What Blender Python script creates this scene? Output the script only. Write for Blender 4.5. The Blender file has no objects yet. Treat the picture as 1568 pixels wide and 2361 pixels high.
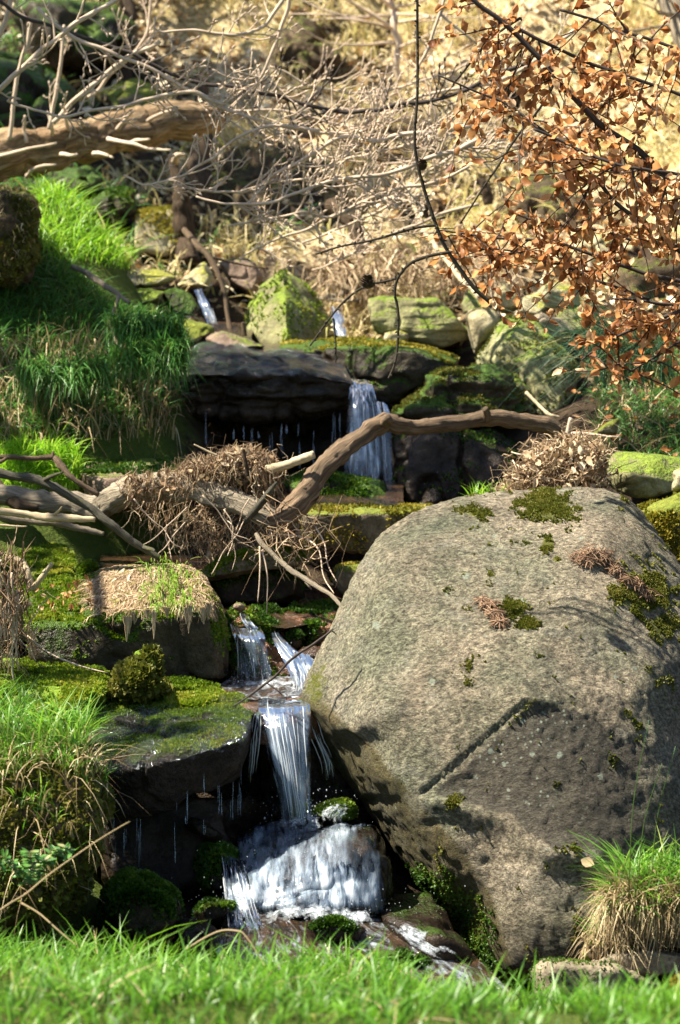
import bpy, bmesh, math, random
import numpy as np
from mathutils import Vector

scene = bpy.context.scene
COL = scene.collection

# ------------------------------------------------------------------ camera
PITCH = math.radians(-6.0)
TANH = 12.0 / 85.0                      # half sensor width / focal length
cam_data = bpy.data.cameras.new('camera')
cam_data.sensor_fit = 'HORIZONTAL'
cam_data.sensor_width = 24.0
cam_data.lens = 85.0
cam_data.clip_start = 0.1
cam_data.clip_end = 400.0
cam_data.dof.use_dof = True
cam_data.dof.focus_distance = 6.75
cam_data.dof.aperture_fstop = 4.8
cam = bpy.data.objects.new('camera', cam_data)
cam.rotation_euler = (math.radians(90) + PITCH, 0, 0)
COL.objects.link(cam)
scene.camera = cam

# ------------------------------------------------------------------ world, sun, exposure
SUN_DIR = Vector((-0.56, -0.03, 0.80)).normalized()      # towards the sun
world = bpy.data.worlds.new('World')
scene.world = world
world.use_nodes = True
wn = world.node_tree
sky = wn.nodes.new('ShaderNodeTexSky')
sky.sky_type = 'NISHITA'
sky.sun_disc = False
sky.sun_elevation = math.asin(SUN_DIR.z)
sky.sun_rotation = math.atan2(SUN_DIR.x, SUN_DIR.y)
wn.links.new(sky.outputs[0], wn.nodes['Background'].inputs[0])
wn.nodes['Background'].inputs[1].default_value = 0.058
sun_data = bpy.data.lights.new('sun', 'SUN')
sun_data.energy = 5.0
sun_data.angle = math.radians(0.5)
sun_data.color = (1.0, 0.92, 0.76)
sun = bpy.data.objects.new('sun', sun_data)
sun.rotation_euler = (-SUN_DIR).to_track_quat('-Z', 'Y').to_euler()
sun.location = (-4, 2, 8)
COL.objects.link(sun)
scene.view_settings.view_transform = 'Standard'
scene.view_settings.look = 'None'
scene.view_settings.gamma = 1.0
scene.view_settings.use_curve_mapping = False
scene.view_settings.exposure = 1.75
scene.cycles.use_denoising = True
scene.cycles.max_bounces = 8
scene.cycles.transparent_max_bounces = 24
scene.cycles.caustics_reflective = False
scene.cycles.caustics_refractive = False
scene.cycles.sample_clamp_indirect = 6.0

RNG = np.random.default_rng(7)
CP, SP = math.cos(PITCH), math.sin(PITCH)

# photo position (1568 x 2361 grid) + forward distance -> world point, and back
def P(u, v, y):
    a = (u - 784.0) / 784.0 * TANH
    b = -(v - 1180.5) / 784.0 * TANH
    dy = CP - b * SP
    dz = SP + b * CP
    return np.array([a * y / dy, y, dz * y / dy])

def PP(pts):
    return np.array([P(*p[:3]) for p in pts])

def project(p):
    p = np.asarray(p, float)
    x, y, z = p[..., 0], p[..., 1], p[..., 2]
    f = y * CP + z * SP
    b = (-y * SP + z * CP) / f
    a = x / f
    return a / TANH * 784 + 784, -b / TANH * 784 + 1180.5

def in_poly(u, v, poly):
    u = np.asarray(u, float); v = np.asarray(v, float)
    r = np.zeros(u.shape, bool)
    n = len(poly)
    for i in range(n):
        x1, y1 = poly[i]; x2, y2 = poly[(i + 1) % n]
        c = (y1 > v) != (y2 > v)
        xx = (x2 - x1) * (v - y1) / ((y2 - y1) if y2 != y1 else 1e-9) + x1
        r ^= c & (u < xx)
    return r

def poly_dist(u, v, poly):
    d = np.full(np.shape(u), 1e9)
    n = len(poly)
    for i in range(n):
        a = np.array(poly[i], float); b = np.array(poly[(i + 1) % n], float)
        ab = b - a
        t = np.clip(((u - a[0]) * ab[0] + (v - a[1]) * ab[1]) / (ab @ ab + 1e-9), 0, 1)
        d = np.minimum(d, np.hypot(u - a[0] - t * ab[0], v - a[1] - t * ab[1]))
    return d

# ------------------------------------------------------------------ noise
def _hash(ix, iy, iz, seed):
    h = (ix.astype(np.int64) * 374761393 + iy.astype(np.int64) * 668265263 + iz.astype(np.int64) * 2147483647 + seed * 1274126177) & 0xFFFFFFFF
    h = ((h ^ (h >> 13)) * 1274126177) & 0xFFFFFFFF
    h = h ^ (h >> 16)
    return (h & 0xFFFF) / 32767.5 - 1.0

def vnoise(p, seed=0):
    p = np.asarray(p, float)
    i = np.floor(p).astype(np.int64); f = p - i
    f = f * f * f * (f * (f * 6 - 15) + 10)
    r = 0
    for dx in (0, 1):
        wx = f[:, 0] if dx else 1 - f[:, 0]
        for dy in (0, 1):
            wy = f[:, 1] if dy else 1 - f[:, 1]
            for dz in (0, 1):
                wz = f[:, 2] if dz else 1 - f[:, 2]
                r = r + wx * wy * wz * _hash(i[:, 0] + dx, i[:, 1] + dy, i[:, 2] + dz, seed)
    return r

def fbm(p, scale, octaves=4, seed=0, gain=0.5):
    p = np.asarray(p, float) * scale
    a, r = 1.0, 0
    for o in range(octaves):
        r = r + a * vnoise(p + o * 17.3, seed + o)
        p = p * 2.03; a *= gain
    return r

def sstep(a, b, x):
    t = np.clip((x - a) / (b - a), 0, 1)
    return t * t * (3 - 2 * t)

# ------------------------------------------------------------------ mesh accumulator
class Geo:
    def __init__(s):
        s.v, s.q, s.t, s.r, s.f, s.n = [], [], [], [], [], 0
    def add(s, v, q=None, t=None, r=0.5, flow=None):
        v = np.asarray(v, float).reshape(-1, 3)
        if q is not None and len(q): s.q.append(np.asarray(q, np.int64).reshape(-1, 4) + s.n)
        if t is not None and len(t): s.t.append(np.asarray(t, np.int64).reshape(-1, 3) + s.n)
        s.v.append(v)
        s.r.append(np.broadcast_to(np.asarray(r, float), (len(v),)))
        s.f.append(np.zeros((len(v), 3)) if flow is None else np.asarray(flow, float))
        s.n += len(v)
    def arrays(s):
        return np.concatenate(s.v)
    def build(s, name, mat, parent=None, smooth=True, attrs=None):
        v = np.concatenate(s.v); q = np.concatenate(s.q) if s.q else np.zeros((0, 4), int)
        t = np.concatenate(s.t) if s.t else np.zeros((0, 3), int)
        if parent is None:
            org = np.array([v[:, 0].mean(), v[:, 1].mean(), v[:, 2].min()])
        else:
            org = np.array(parent.location)
        me = bpy.data.meshes.new(name)
        me.vertices.add(len(v)); me.vertices.foreach_set('co', (v - org).astype(np.float32).ravel())
        nl = len(q) * 4 + len(t) * 3
        me.loops.add(nl)
        me.loops.foreach_set('vertex_index', np.concatenate([q.ravel(), t.ravel()]).astype(np.int32))
        me.polygons.add(len(q) + len(t))
        ls = np.concatenate([np.arange(len(q)) * 4, len(q) * 4 + np.arange(len(t)) * 3]).astype(np.int32)
        me.polygons.foreach_set('loop_start', ls)
        me.polygons.foreach_set('use_smooth', np.full(len(q) + len(t), bool(smooth)))
        me.update(calc_edges=True)
        a = me.attributes.new('rnd', 'FLOAT', 'POINT')
        a.data.foreach_set('value', np.concatenate(s.r).astype(np.float32))
        fl = np.concatenate(s.f)
        if np.any(fl):
            a = me.attributes.new('flow', 'FLOAT_VECTOR', 'POINT')
            a.data.foreach_set('vector', fl.astype(np.float32).ravel())
        for k, val in (attrs or {}).items():
            a = me.attributes.new(k, 'FLOAT', 'POINT')
            a.data.foreach_set('value', np.asarray(val, np.float32))
        me.validate()
        o = bpy.data.objects.new(name, me)
        me.materials.append(mat)
        if parent is None:
            o.location = org
        else:
            o.parent = parent
        COL.objects.link(o)
        return o

def thing(name, label, cat, loc, group=None):
    o = bpy.data.objects.new(name, None)
    o.empty_display_size = 0.1
    o.location = loc
    COL.objects.link(o)
    return tag(o, label, cat, group)

def tag(o, label, cat, group=None):
    o['label'] = label; o['category'] = cat
    if group: o['group'] = group
    return o

def kind(o, k, label=None, cat=None):
    o['kind'] = k
    if label: o['label'] = label
    if cat: o['category'] = cat
    return o

# ------------------------------------------------------------------ curves, tubes, strands, blades
def cr(pts, n):
    """Catmull-Rom through rows of pts, about n steps per span."""
    p = np.asarray(pts, float)
    if len(p) < 3:
        t = np.linspace(0, 1, n + 1)[:, None]
        return p[0] + (p[-1] - p[0]) * t
    e = np.vstack([2 * p[0] - p[1], p, 2 * p[-1] - p[-2]])
    out = []
    for i in range(1, len(e) - 2):
        t = np.linspace(0, 1, n, endpoint=False)[:, None]
        a, b, c, d = e[i - 1], e[i], e[i + 1], e[i + 2]
        out.append(0.5 * (2 * b + (c - a) * t + (2 * a - 5 * b + 4 * c - d) * t ** 2 + (3 * b - a - 3 * c + d) * t ** 3))
    out.append(p[-1:])
    return np.vstack(out)

def frame(d):
    t = np.gradient(d, axis=0)
    t /= np.linalg.norm(t, axis=1)[:, None] + 1e-12
    m = np.abs(t.mean(0)); ref = np.zeros(3); ref[int(np.argmin(m))] = 1
    a = np.cross(t, ref); a /= np.linalg.norm(a, axis=1)[:, None] + 1e-12
    return t, a, np.cross(t, a)

def tube(g, pts, rad, sides=10, seg=6, rough=0.0, r=0.5, wob=0.0, seed=0, flat=1.0, nscale=None, ridge=0.0):
    k = np.hstack([np.asarray(pts, float), np.asarray(rad, float).reshape(-1, 1)])
    k = cr(k, seg)
    d, rr = k[:, :3], np.maximum(k[:, 3], 1e-4)
    if wob:
        d = d + wob * np.stack([fbm(d, 9, 2, seed + j) for j in range(3)], 1)
    t, a, b = frame(d)
    ang = np.linspace(0, 2 * np.pi, sides, endpoint=False)
    c, s = np.cos(ang), np.sin(ang)
    v = d[:, None] + rr[:, None, None] * (a[:, None] * c[None, :, None] + flat * b[:, None] * s[None, :, None])
    n = len(d)
    v = v.reshape(-1, 3)
    if rough:
        R = np.repeat(rr, sides)
        out = v - np.repeat(d, sides, 0)
        ns = nscale or 1.1 / max(rr.mean(), 1e-3)
        v = v + out * (rough * fbm(v * [1, 1, 1], ns, 3, seed))[:, None]
    if ridge:
        al_ = np.concatenate([[0], np.cumsum(np.linalg.norm(np.diff(d, axis=0), axis=1))])
        q_ = np.stack([np.tile(c, n) * 2.6, np.tile(s, n) * 2.6, np.repeat(al_ / np.maximum(rr.mean(), 1e-3), sides) * .22], 1) + seed
        rd = np.abs(fbm(q_, 1.0, 3, seed + 20)); rd = rd - 0.5
        v = v + (v - np.repeat(d, sides, 0)) * (ridge * rd)[:, None]
    i = np.arange(n - 1)[:, None] * sides; j = np.arange(sides)[None, :]; j2 = (j + 1) % sides
    q = np.stack([i + j, i + j2, i + sides + j2, i + sides + j], -1).reshape(-1, 4)
    al = np.concatenate([[0], np.cumsum(np.linalg.norm(np.diff(d, axis=0), axis=1))])
    flow = np.stack([np.tile(ang / (2 * np.pi), n), np.repeat(al, sides), np.full(n * sides, r)], 1)
    v = np.vstack([v, d[:1], d[-1:]])
    flow = np.vstack([flow, flow[:1], flow[-1:]])
    jj = np.arange(sides); j2 = (jj + 1) % sides
    tr = np.vstack([np.stack([np.full(sides, n * sides), j2, jj], 1),
                    np.stack([np.full(sides, n * sides + 1), (n - 1) * sides + jj, (n - 1) * sides + j2], 1)])
    g.add(v, q, tr, r, flow)
    return d, rr

def strands(g, path, width, r=0.5, sides=3, wdir=None):
    """path N,K,3; width N,K; sides 2 = flat ribbon, 3 = thin tube."""
    N, K, _ = path.shape
    t = np.gradient(path, axis=1)
    t /= np.linalg.norm(t, axis=2, keepdims=True) + 1e-12
    if wdir is None:
        w = RNG.normal(size=(N, 1, 3))
    else:
        w = np.broadcast_to(np.asarray(wdir), (N, 3))[:, None, :]
    a = np.cross(t, w); a /= np.linalg.norm(a, axis=2, keepdims=True) + 1e-9
    b = np.cross(t, a)
    if sides == 2:
        v = np.stack([path - a * width[..., None], path + a * width[..., None]], 2)
    else:
        ang = np.linspace(0, 2 * np.pi, sides, endpoint=False)
        v = path[:, :, None] + width[..., None, None] * (a[:, :, None] * np.cos(ang)[:, None] + b[:, :, None] * np.sin(ang)[:, None])
    S = sides
    n0 = (np.arange(N) * K * S)[:, None, None] + (np.arange(K - 1) * S)[None, :, None]
    if S == 2:
        q = np.stack([n0, n0 + 1, n0 + 3, n0 + 2], -1).reshape(-1, 4)
    else:
        j = np.arange(S)[None, None, :]; j2 = (j + 1) % S
        q = np.stack([n0 + j, n0 + j2, n0 + S + j2, n0 + S + j], -1).reshape(-1, 4)
    rr = np.repeat(np.broadcast_to(np.asarray(r, float), (N,)), K * S)
    fl = np.stack([np.zeros(N * K * S), np.tile(np.repeat(np.linspace(0, 1, K), S), N), rr], 1)
    g.add(v.reshape(-1, 3), q, None, rr, fl)

def blades(g, base, length, width, lean=0.5, droop=0.3, az=None, K=5, up=None, rnd=None, spread=np.pi):
    """grass blades: base N,3."""
    N = len(base)
    length = np.broadcast_to(length, (N,)) * RNG.uniform(0.6, 1.25, N)
    if az is None:
        az = RNG.uniform(0, 2 * np.pi, N)
    else:
        az = az + RNG.normal(0, spread, N)
    h = np.stack([np.cos(az), np.sin(az), np.zeros(N)], 1)
    u = np.tile([0, 0, 1.0], (N, 1)) if up is None else up
    ln = RNG.uniform(0.3, 1.5, N) * lean
    dr = RNG.uniform(0.2, 1.6, N) * droop
    s = np.linspace(0, 1, K)[None, :, None]
    p = base[:, None] + length[:, None, None] * (u[:, None] * (s - dr[:, None, None] * s ** 2.2) + h[:, None] * (ln[:, None, None] * (0.35 * s + s ** 1.8)))
    w = np.broadcast_to(width, (N,))[:, None] * RNG.uniform(0.6, 1.3, (N, 1)) * (np.array([0.75, 1, 0.9, 0.6, 0.06]) if K == 5 else np.linspace(1, .05, K))[None]
    side = np.stack([-np.sin(az), np.cos(az), np.zeros(N)], 1)
    tw = RNG.normal(0, 0.5, (N, 3)); side = side + tw
    # ribbon widened along `side`
    t = np.gradient(p, axis=1)
    a = side[:, None] - t * ((side[:, None] * t).sum(2, keepdims=True) / ((t * t).sum(2, keepdims=True) + 1e-12))
    a /= np.linalg.norm(a, axis=2, keepdims=True) + 1e-9
    v = np.stack([p - a * w[..., None], p + a * w[..., None]], 2).reshape(-1, 3)
    n0 = (np.arange(N) * K * 2)[:, None] + (np.arange(K - 1) * 2)[None, :]
    q = np.stack([n0, n0 + 1, n0 + 3, n0 + 2], -1).reshape(-1, 4)
    rr = RNG.uniform(0, 1, N) if rnd is None else rnd
    fl = np.stack([np.zeros(N * K * 2), np.tile(np.repeat(np.linspace(0, 1, K), 2), N), np.repeat(rr, K * 2)], 1)
    g.add(v, q, None, np.repeat(rr, K * 2), fl)

LEAF_V = np.array([[0, 0, 0], [-.26, .22, .05], [0, .25, 0], [.26, .22, .05], [-.36, .5, .09], [0, .52, -.01], [.36, .5, .09],
                   [-.25, .78, .07], [0, .8, .0], [.25, .78, .07], [0, 1.05, .03]])
LEAF_Q = np.array([[1, 4, 5, 2], [2, 5, 6, 3], [4, 7, 8, 5], [5, 8, 9, 6]])
LEAF_T = np.array([[0, 1, 2], [0, 2, 3], [7, 10, 8], [8, 10, 9]])

def rand_rot(n, tilt=None):
    q = RNG.normal(size=(n, 4)); q /= np.linalg.norm(q, axis=1)[:, None]
    w, x, y, z = q.T
    return np.stack([np.stack([1 - 2 * (y * y + z * z), 2 * (x * y - z * w), 2 * (x * z + y * w)], -1),
                     np.stack([2 * (x * y + z * w), 1 - 2 * (x * x + z * z), 2 * (y * z - x * w)], -1),
                     np.stack([2 * (x * z - y * w), 2 * (y * z + x * w), 1 - 2 * (x * x + y * y)], -1)], 1)

def axes_rot(ydir, zdir):
    y = ydir / (np.linalg.norm(ydir, axis=1)[:, None] + 1e-9)
    x = np.cross(y, zdir); x /= np.linalg.norm(x, axis=1)[:, None] + 1e-9
    z = np.cross(x, y)
    return np.stack([x, y, z], 2)

def leaves(g, pos, R, size, curl=1.0, r=None, wid=1.0):
    n = len(pos)
    size = np.broadcast_to(size, (n,))
    L = np.repeat(LEAF_V[None], n, 0).copy()
    c = RNG.uniform(-1.2, 2.2, n) * curl
    f = RNG.uniform(0.4, 3.2, n) * curl
    L[:, :, 0] *= (wid * RNG.uniform(0.75, 1.1, n))[:, None]
    L[:, :, 2] = L[:, :, 2] * f[:, None] + (c[:, None] * 0.28) * (L[:, :, 1] - 0.3) ** 2 + RNG.normal(0, .035, (n, 11)) * curl
    L[:, :, 0] += RNG.normal(0, .02, (n, 11)) * curl
    v = np.einsum('nij,nkj->nki', R, L * size[:, None, None]) + pos[:, None]
    o = (np.arange(n) * 11)[:, None, None]
    rr = RNG.uniform(0, 1, n) if r is None else r
    fl = np.stack([np.tile(LEAF_V[:, 0], n), np.tile(LEAF_V[:, 1], n), np.repeat(rr, 11)], 1)
    g.add(v.reshape(-1, 3), (LEAF_Q[None] + o).reshape(-1, 4), (LEAF_T[None] + o).reshape(-1, 3), np.repeat(rr, 11), fl)

# ------------------------------------------------------------------ rocks
_ico = {}
def ico(s):
    if s not in _ico:
        bm = bmesh.new()
        bmesh.ops.create_icosphere(bm, subdivisions=s, radius=1.0)
        v = np.array([x.co[:] for x in bm.verts]); f = np.array([[y.index for y in x.verts] for x in bm.faces])
        bm.free()
        _ico[s] = (v / np.linalg.norm(v, axis=1)[:, None], f)
    return _ico[s]

def hull_planes(pts):
    bm = bmesh.new()
    for p in pts: bm.verts.new(p)
    r = bmesh.ops.convex_hull(bm, input=bm.verts)
    pl = []
    bm.normal_update()
    cen = pts.mean(0)
    for f in bm.faces:
        if f.calc_area() < 1e-9: continue
        n = np.array(f.normal[:]); d = n @ (np.array(f.verts[0].co[:]) - cen)
        if d < 0: n, d = -n, -d
        if any(n @ a > 0.995 and abs(d - b) < 0.02 for a, b in pl): continue
        pl.append((n, max(d, 0.02)))
    bm.free()
    return np.array([a for a, b in pl]), np.array([b for a, b in pl]), cen

def vnormals(v, f):
    n = np.zeros_like(v)
    fn = np.cross(v[f[:, 1]] - v[f[:, 0]], v[f[:, 2]] - v[f[:, 0]])
    for k in range(3): np.add.at(n, f[:, k], fn)
    return n / (np.linalg.norm(n, axis=1)[:, None] + 1e-12)

def rock_shape(pts, sub=5, sharp=22, amp=0.02, freq=5.0, seed=0, strata=0.0, fine=0.0, crease=1.1):
    pts = np.asarray(pts, float)
    lo, hi = pts.min(0), pts.max(0)
    sc = np.maximum(hi - lo, 1e-3) / 2
    q = (pts - (lo + hi) / 2) / sc
    N, D, cen = hull_planes(q)
    dirs, f = ico(sub)
    k = np.maximum(dirs @ N.T, 0) / D[None]
    m = k.max(1, keepdims=True)
    rad = 1.0 / (m[:, 0] * ((k / m) ** sharp).sum(1) ** (1.0 / sharp))
    v = (cen + dirs * rad[:, None]) * sc + (lo + hi) / 2
    n = vnormals(v, f)
    off = seed * 3.7
    d = amp * fbm(v + off, freq, 4, seed)
    rid = np.abs(fbm(v + off + 9, freq * 0.7, 3, seed + 5))
    d = d - amp * crease * (1 - sstep(0, 0.16, rid))
    if strata:
        d = d + strata * fbm(v * [0.6, 0.6, 5.0] + off, freq * 1.3, 3, seed + 9)
    if fine:
        d = d + fine * fbm(v + off, freq * 6, 3, seed + 11)
    v = v + n * d[:, None]
    return v, f

ROCKS = {}
def rock(key, label, pts, mat, sub=5, name='rock', cat='rock', moss=0, moss_size=0.012, moss_mat='moss', moss_min=0.25, moss_patch=0.0, group=None, **kw):
    v, f = rock_shape(PP(pts) if not isinstance(pts, np.ndarray) else pts, sub, seed=len(ROCKS) + 3, **kw)
    g = Geo(); g.add(v, None, f)
    n = vnormals(v, f)
    if moss:
        base = np.array([v[:, 0].mean(), v[:, 1].mean(), v[:, 2].min()])
        t = thing(name, label, cat, base, group)
        g.build('stone', MAT[mat], t)
        mg = Geo()
        moss_tufts(mg, v, f, n, moss, moss_size, moss_min, len(ROCKS), None, moss_patch)
        if mg.n: mg.build('moss', MAT[moss_mat], t)
        o = t
    else:
        o = tag(g.build(name, MAT[mat]), label, cat, group)
    ROCKS[key] = (o, v, f, n)
    return o

def sample_tris(v, f, n, count, w=None):
    a = np.linalg.norm(np.cross(v[f[:, 1]] - v[f[:, 0]], v[f[:, 2]] - v[f[:, 0]]), axis=1)
    if w is not None: a = a * w
    if a.sum() <= 0: return np.zeros((0, 3)), np.zeros((0, 3))
    i = RNG.choice(len(f), count, p=a / a.sum())
    b = RNG.dirichlet((1, 1, 1), count)
    p = (v[f[i]] * b[:, :, None]).sum(1)
    nn = (n[f[i]] * b[:, :, None]).sum(1)
    return p, nn / (np.linalg.norm(nn, axis=1)[:, None] + 1e-9)

def moss_tufts(g, v, f, n, count, size, nmin=0.25, seed=0, mask=None, patch=0.0):
    c = v[f].mean(1); nz = n[f].mean(1)[:, 2]
    w = sstep(nmin - 0.25, nmin + 0.35, nz) * sstep(-0.35 + patch, 0.15 + patch, fbm(c, 7, 3, seed + 40))
    if mask is not None: w = w * mask
    p, nn = sample_tris(v, f, n, count, w)
    if not len(p): return
    M = 3
    N = len(p) * M
    p = np.repeat(p, M, 0); nn = np.repeat(nn, M, 0)
    d = nn * 0.9 + RNG.normal(0, 0.55, (N, 3)) + [0, 0, .25]
    d /= np.linalg.norm(d, axis=1)[:, None]
    s = np.cross(d, RNG.normal(size=(N, 3))); s /= np.linalg.norm(s, axis=1)[:, None] + 1e-9
    L = size * RNG.uniform(0.5, 1.4, N)[:, None]
    p = p - nn * size * 0.2
    vv = np.stack([p - s * L * .22, p + d * L * .6 - s * L * .3, p + d * L, p + d * L * .6 + s * L * .3, p + s * L * .22], 1)
    o = (np.arange(N) * 5)[:, None]
    q = np.array([[0, 1, 3, 4]])[None] + o[:, :, None]
    t = np.array([[1, 2, 3]])[None] + o[:, :, None]
    rr = np.repeat(np.clip(0.5 + 0.35 * fbm(p, 9, 2, 77) + RNG.normal(0, .16, N), 0, 1), 5)
    g.add(vv.reshape(-1, 3), q.reshape(-1, 4), t.reshape(-1, 3), rr, np.stack([np.zeros(N * 5), np.tile([0, .6, 1, .6, 0], N), rr], 1))

def slab(top, h, inset=0.03, back=0.0):
    """top polygon of (u,v,y) + a lowered, slightly smaller copy."""
    t = PP(top)
    c = t.mean(0)
    b = c + (t - c) * (1 - inset * 2)
    b[:, 2] = t[:, 2] - h
    return np.vstack([t, b])

def lump(outline, y, thick, front=0.62, lean=0.0):
    """solid with the given outline: silhouette ring at mid depth, smaller rings in front and behind."""
    o = np.array(outline, float); c = o.mean(0)
    vmin, vmax = o[:, 1].min(), o[:, 1].max()
    pts = []
    for (u, v) in o:
        s = (vmax - v) / max(vmax - vmin, 1)          # 1 at the top
        pts.append(P(u, v, y + thick * (0.35 + lean * s)))
    for sc_, yy in ((front, 0.0), (0.72, 1.0)):
        for (u, v) in o:
            s = (vmax - v) / max(vmax - vmin, 1)
            q = c + (np.array([u, v]) - c) * sc_
            pts.append(P(q[0], q[1], y + thick * (yy + lean * s)))
    return np.array(pts)
# ------------------------------------------------------------------ materials
MAT = {}
class N:
    def __init__(s, name):
        s.m = bpy.data.materials.new(name); s.m.use_nodes = True
        s.t = s.m.node_tree; s.t.nodes.clear()
        s.out = s.t.nodes.new('ShaderNodeOutputMaterial')
        MAT[name] = s.m
    def n(s, typ, **kw):
        x = s.t.nodes.new('ShaderNode' + typ)
        for k, v in kw.items():
            if k.startswith('_'): setattr(x, k[1:], v)
            else:
                key = k.replace('__', ' ')
                x.inputs[key].default_value = v
        return x
    def l(s, a, b): s.t.links.new(a, b)
    def noise(s, vec, scale, detail=4, rough=0.55, dist=0.0):
        x = s.n('TexNoise', Scale=scale, Detail=detail, Roughness=rough, Distortion=dist)
        if vec is not None: s.l(vec, x.inputs['Vector'])
        return x.outputs['Fac']
    def vor(s, vec, scale, feature='F1'):
        x = s.n('TexVoronoi', Scale=scale); x.feature = feature
        s.l(vec, x.inputs['Vector']); return x
    def ramp(s, fac, *stops, interp='LINEAR'):
        x = s.t.nodes.new('ShaderNodeValToRGB'); x.color_ramp.interpolation = interp
        e = x.color_ramp.elements
        while len(e) < len(stops): e.new(0.5)
        for i, (p, c) in enumerate(stops):
            e[i].position = p
            e[i].color = (c, c, c, 1) if not isinstance(c, tuple) else (*c, 1)
        s.l(fac, x.inputs[0]); return x.outputs[0]
    def mix(s, fac, a, b, mode='MIX'):
        x = s.t.nodes.new('ShaderNodeMix'); x.data_type = 'RGBA'; x.blend_type = mode
        for sock, val in ((x.inputs[0], fac), (x.inputs[6], a), (x.inputs[7], b)):
            if isinstance(val, (int, float)): sock.default_value = val
            elif isinstance(val, tuple): sock.default_value = (*val, 1)
            else: s.l(val, sock)
        return x.outputs[2]
    def math(s, op, a, b=0.0, clamp=False):
        x = s.t.nodes.new('ShaderNodeMath'); x.operation = op; x.use_clamp = clamp
        for sock, val in ((x.inputs[0], a), (x.inputs[1], b)):
            if isinstance(val, (int, float)): sock.default_value = val
            else: s.l(val, sock)
        return x.outputs[0]
    def attr(s, name):
        x = s.t.nodes.new('ShaderNodeAttribute'); x.attribute_name = name; return x
    def coord(s, stretch=None):
        x = s.n('TexCoord').outputs['Object']
        if stretch:
            m = s.n('Mapping'); m.inputs['Scale'].default_value = stretch
            s.l(x, m.inputs[0]); return m.outputs[0]
        return x
    def normz(s):
        g = s.n('NewGeometry'); x = s.n('SeparateXYZ'); s.l(g.outputs['Normal'], x.inputs[0]); return x.outputs['Z']
    def bump(s, h, strength, dist, prev=None):
        x = s.n('Bump', Strength=strength, Distance=dist)
        s.l(h, x.inputs['Height'])
        if prev is not None: s.l(prev, x.inputs['Normal'])
        return x.outputs[0]
    def pbr(s, color, rough=0.85, normal=None, spec=0.35, **kw):
        x = s.n('BsdfPrincipled')
        if isinstance(color, tuple): x.inputs['Base Color'].default_value = (*color, 1)
        else: s.l(color, x.inputs['Base Color'])
        if isinstance(rough, (int, float)): x.inputs['Roughness'].default_value = rough
        else: s.l(rough, x.inputs['Roughness'])
        x.inputs['Specular IOR Level'].default_value = spec
        if normal is not None: s.l(normal, x.inputs['Normal'])
        for k, v in kw.items():
            x.inputs[k.replace('__', ' ')].default_value = v
        return x.outputs[0]
    def end(s, shader): s.l(shader, s.out.inputs['Surface'])

def rockmat(name, lo, mid, hi, moss=0.0, mosscol=(0.10, 0.16, 0.015), moss2=(0.20, 0.24, 0.03), mz=0.2, wet=0.0, grain=1.0, lichen=0.0, scale=5.0, pit=0.5, bump=1.0, iron=0.0):
    s = N(name); c = s.coord()
    big = s.noise(c, scale, 6, 0.6, 0.4)
    med = s.noise(c, scale * 5, 6, 0.65)
    fine = s.noise(c, 95, 4, 0.7)
    col = s.ramp(big, (0.30, lo), (0.5, mid), (0.72, hi))
    col = s.mix(0.75, col, s.ramp(med, (0.3, 0.45), (0.7, 1.3)), 'MULTIPLY')
    col = s.mix(0.8 * grain, col, s.ramp(fine, (0.33, 1 - pit), (0.62, 1.25)), 'MULTIPLY')
    if iron:
        col = s.mix(s.math('MULTIPLY', s.ramp(s.noise(c, scale * 1.7, 4), (0.48, 0.0), (0.62, 1.0)), iron), col, (0.20, 0.075, 0.025))
    if lichen:
        v = s.vor(c, 26)
        msk = s.math('MULTIPLY', s.ramp(s.math('ADD', v.outputs['Distance'], s.math('MULTIPLY', fine, 0.22)), (0.20, 1.0), (0.28, 0.0)),
                     s.ramp(s.noise(c, 4.0, 3), (0.5, 0.0), (0.62, 1.0)))
        col = s.mix(s.math('MULTIPLY', msk, lichen), col, (0.42, 0.47, 0.36))
    h = s.math('ADD', s.math('MULTIPLY', fine, 0.35), med)
    rough = 0.88 - 0.0 * wet
    nb = s.bump(h, 0.55 * bump, 0.02)
    if moss:
        mn = s.noise(c, 6.5, 5, 0.65)
        mf = s.noise(c, 60, 3, 0.7)
        m = s.math('ADD', s.math('MULTIPLY', s.normz(), 0.42), s.math('ADD', mn, moss - 0.62 - mz * 0.42))
        m = s.math('ADD', m, s.math('MULTIPLY', s.math('SUBTRACT', mf, 0.5), 0.35))
        m = s.ramp(m, (0.18, 0.0), (0.34, 1.0))
        mc = s.mix(s.noise(c, 11, 3), mosscol, moss2)
        mc = s.mix(0.8, mc, s.ramp(mf, (0.3, 0.35), (0.7, 1.4)), 'MULTIPLY')
        col = s.mix(m, col, mc)
        nb = s.bump(s.math('MULTIPLY', mf, m), 0.8, 0.02, nb)
    if wet:
        wv = s.noise(c, 9, 4)
        rr = s.ramp(wv, (0.35, 0.12), (0.65, 0.12 + 0.5 * (1 - wet)))
        s.end(s.pbr(col, s.math('ADD', rr, 0.08), nb, 0.5 if iron else 0.16))
    else:
        s.end(s.pbr(col, rough, nb, 0.25))

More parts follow.
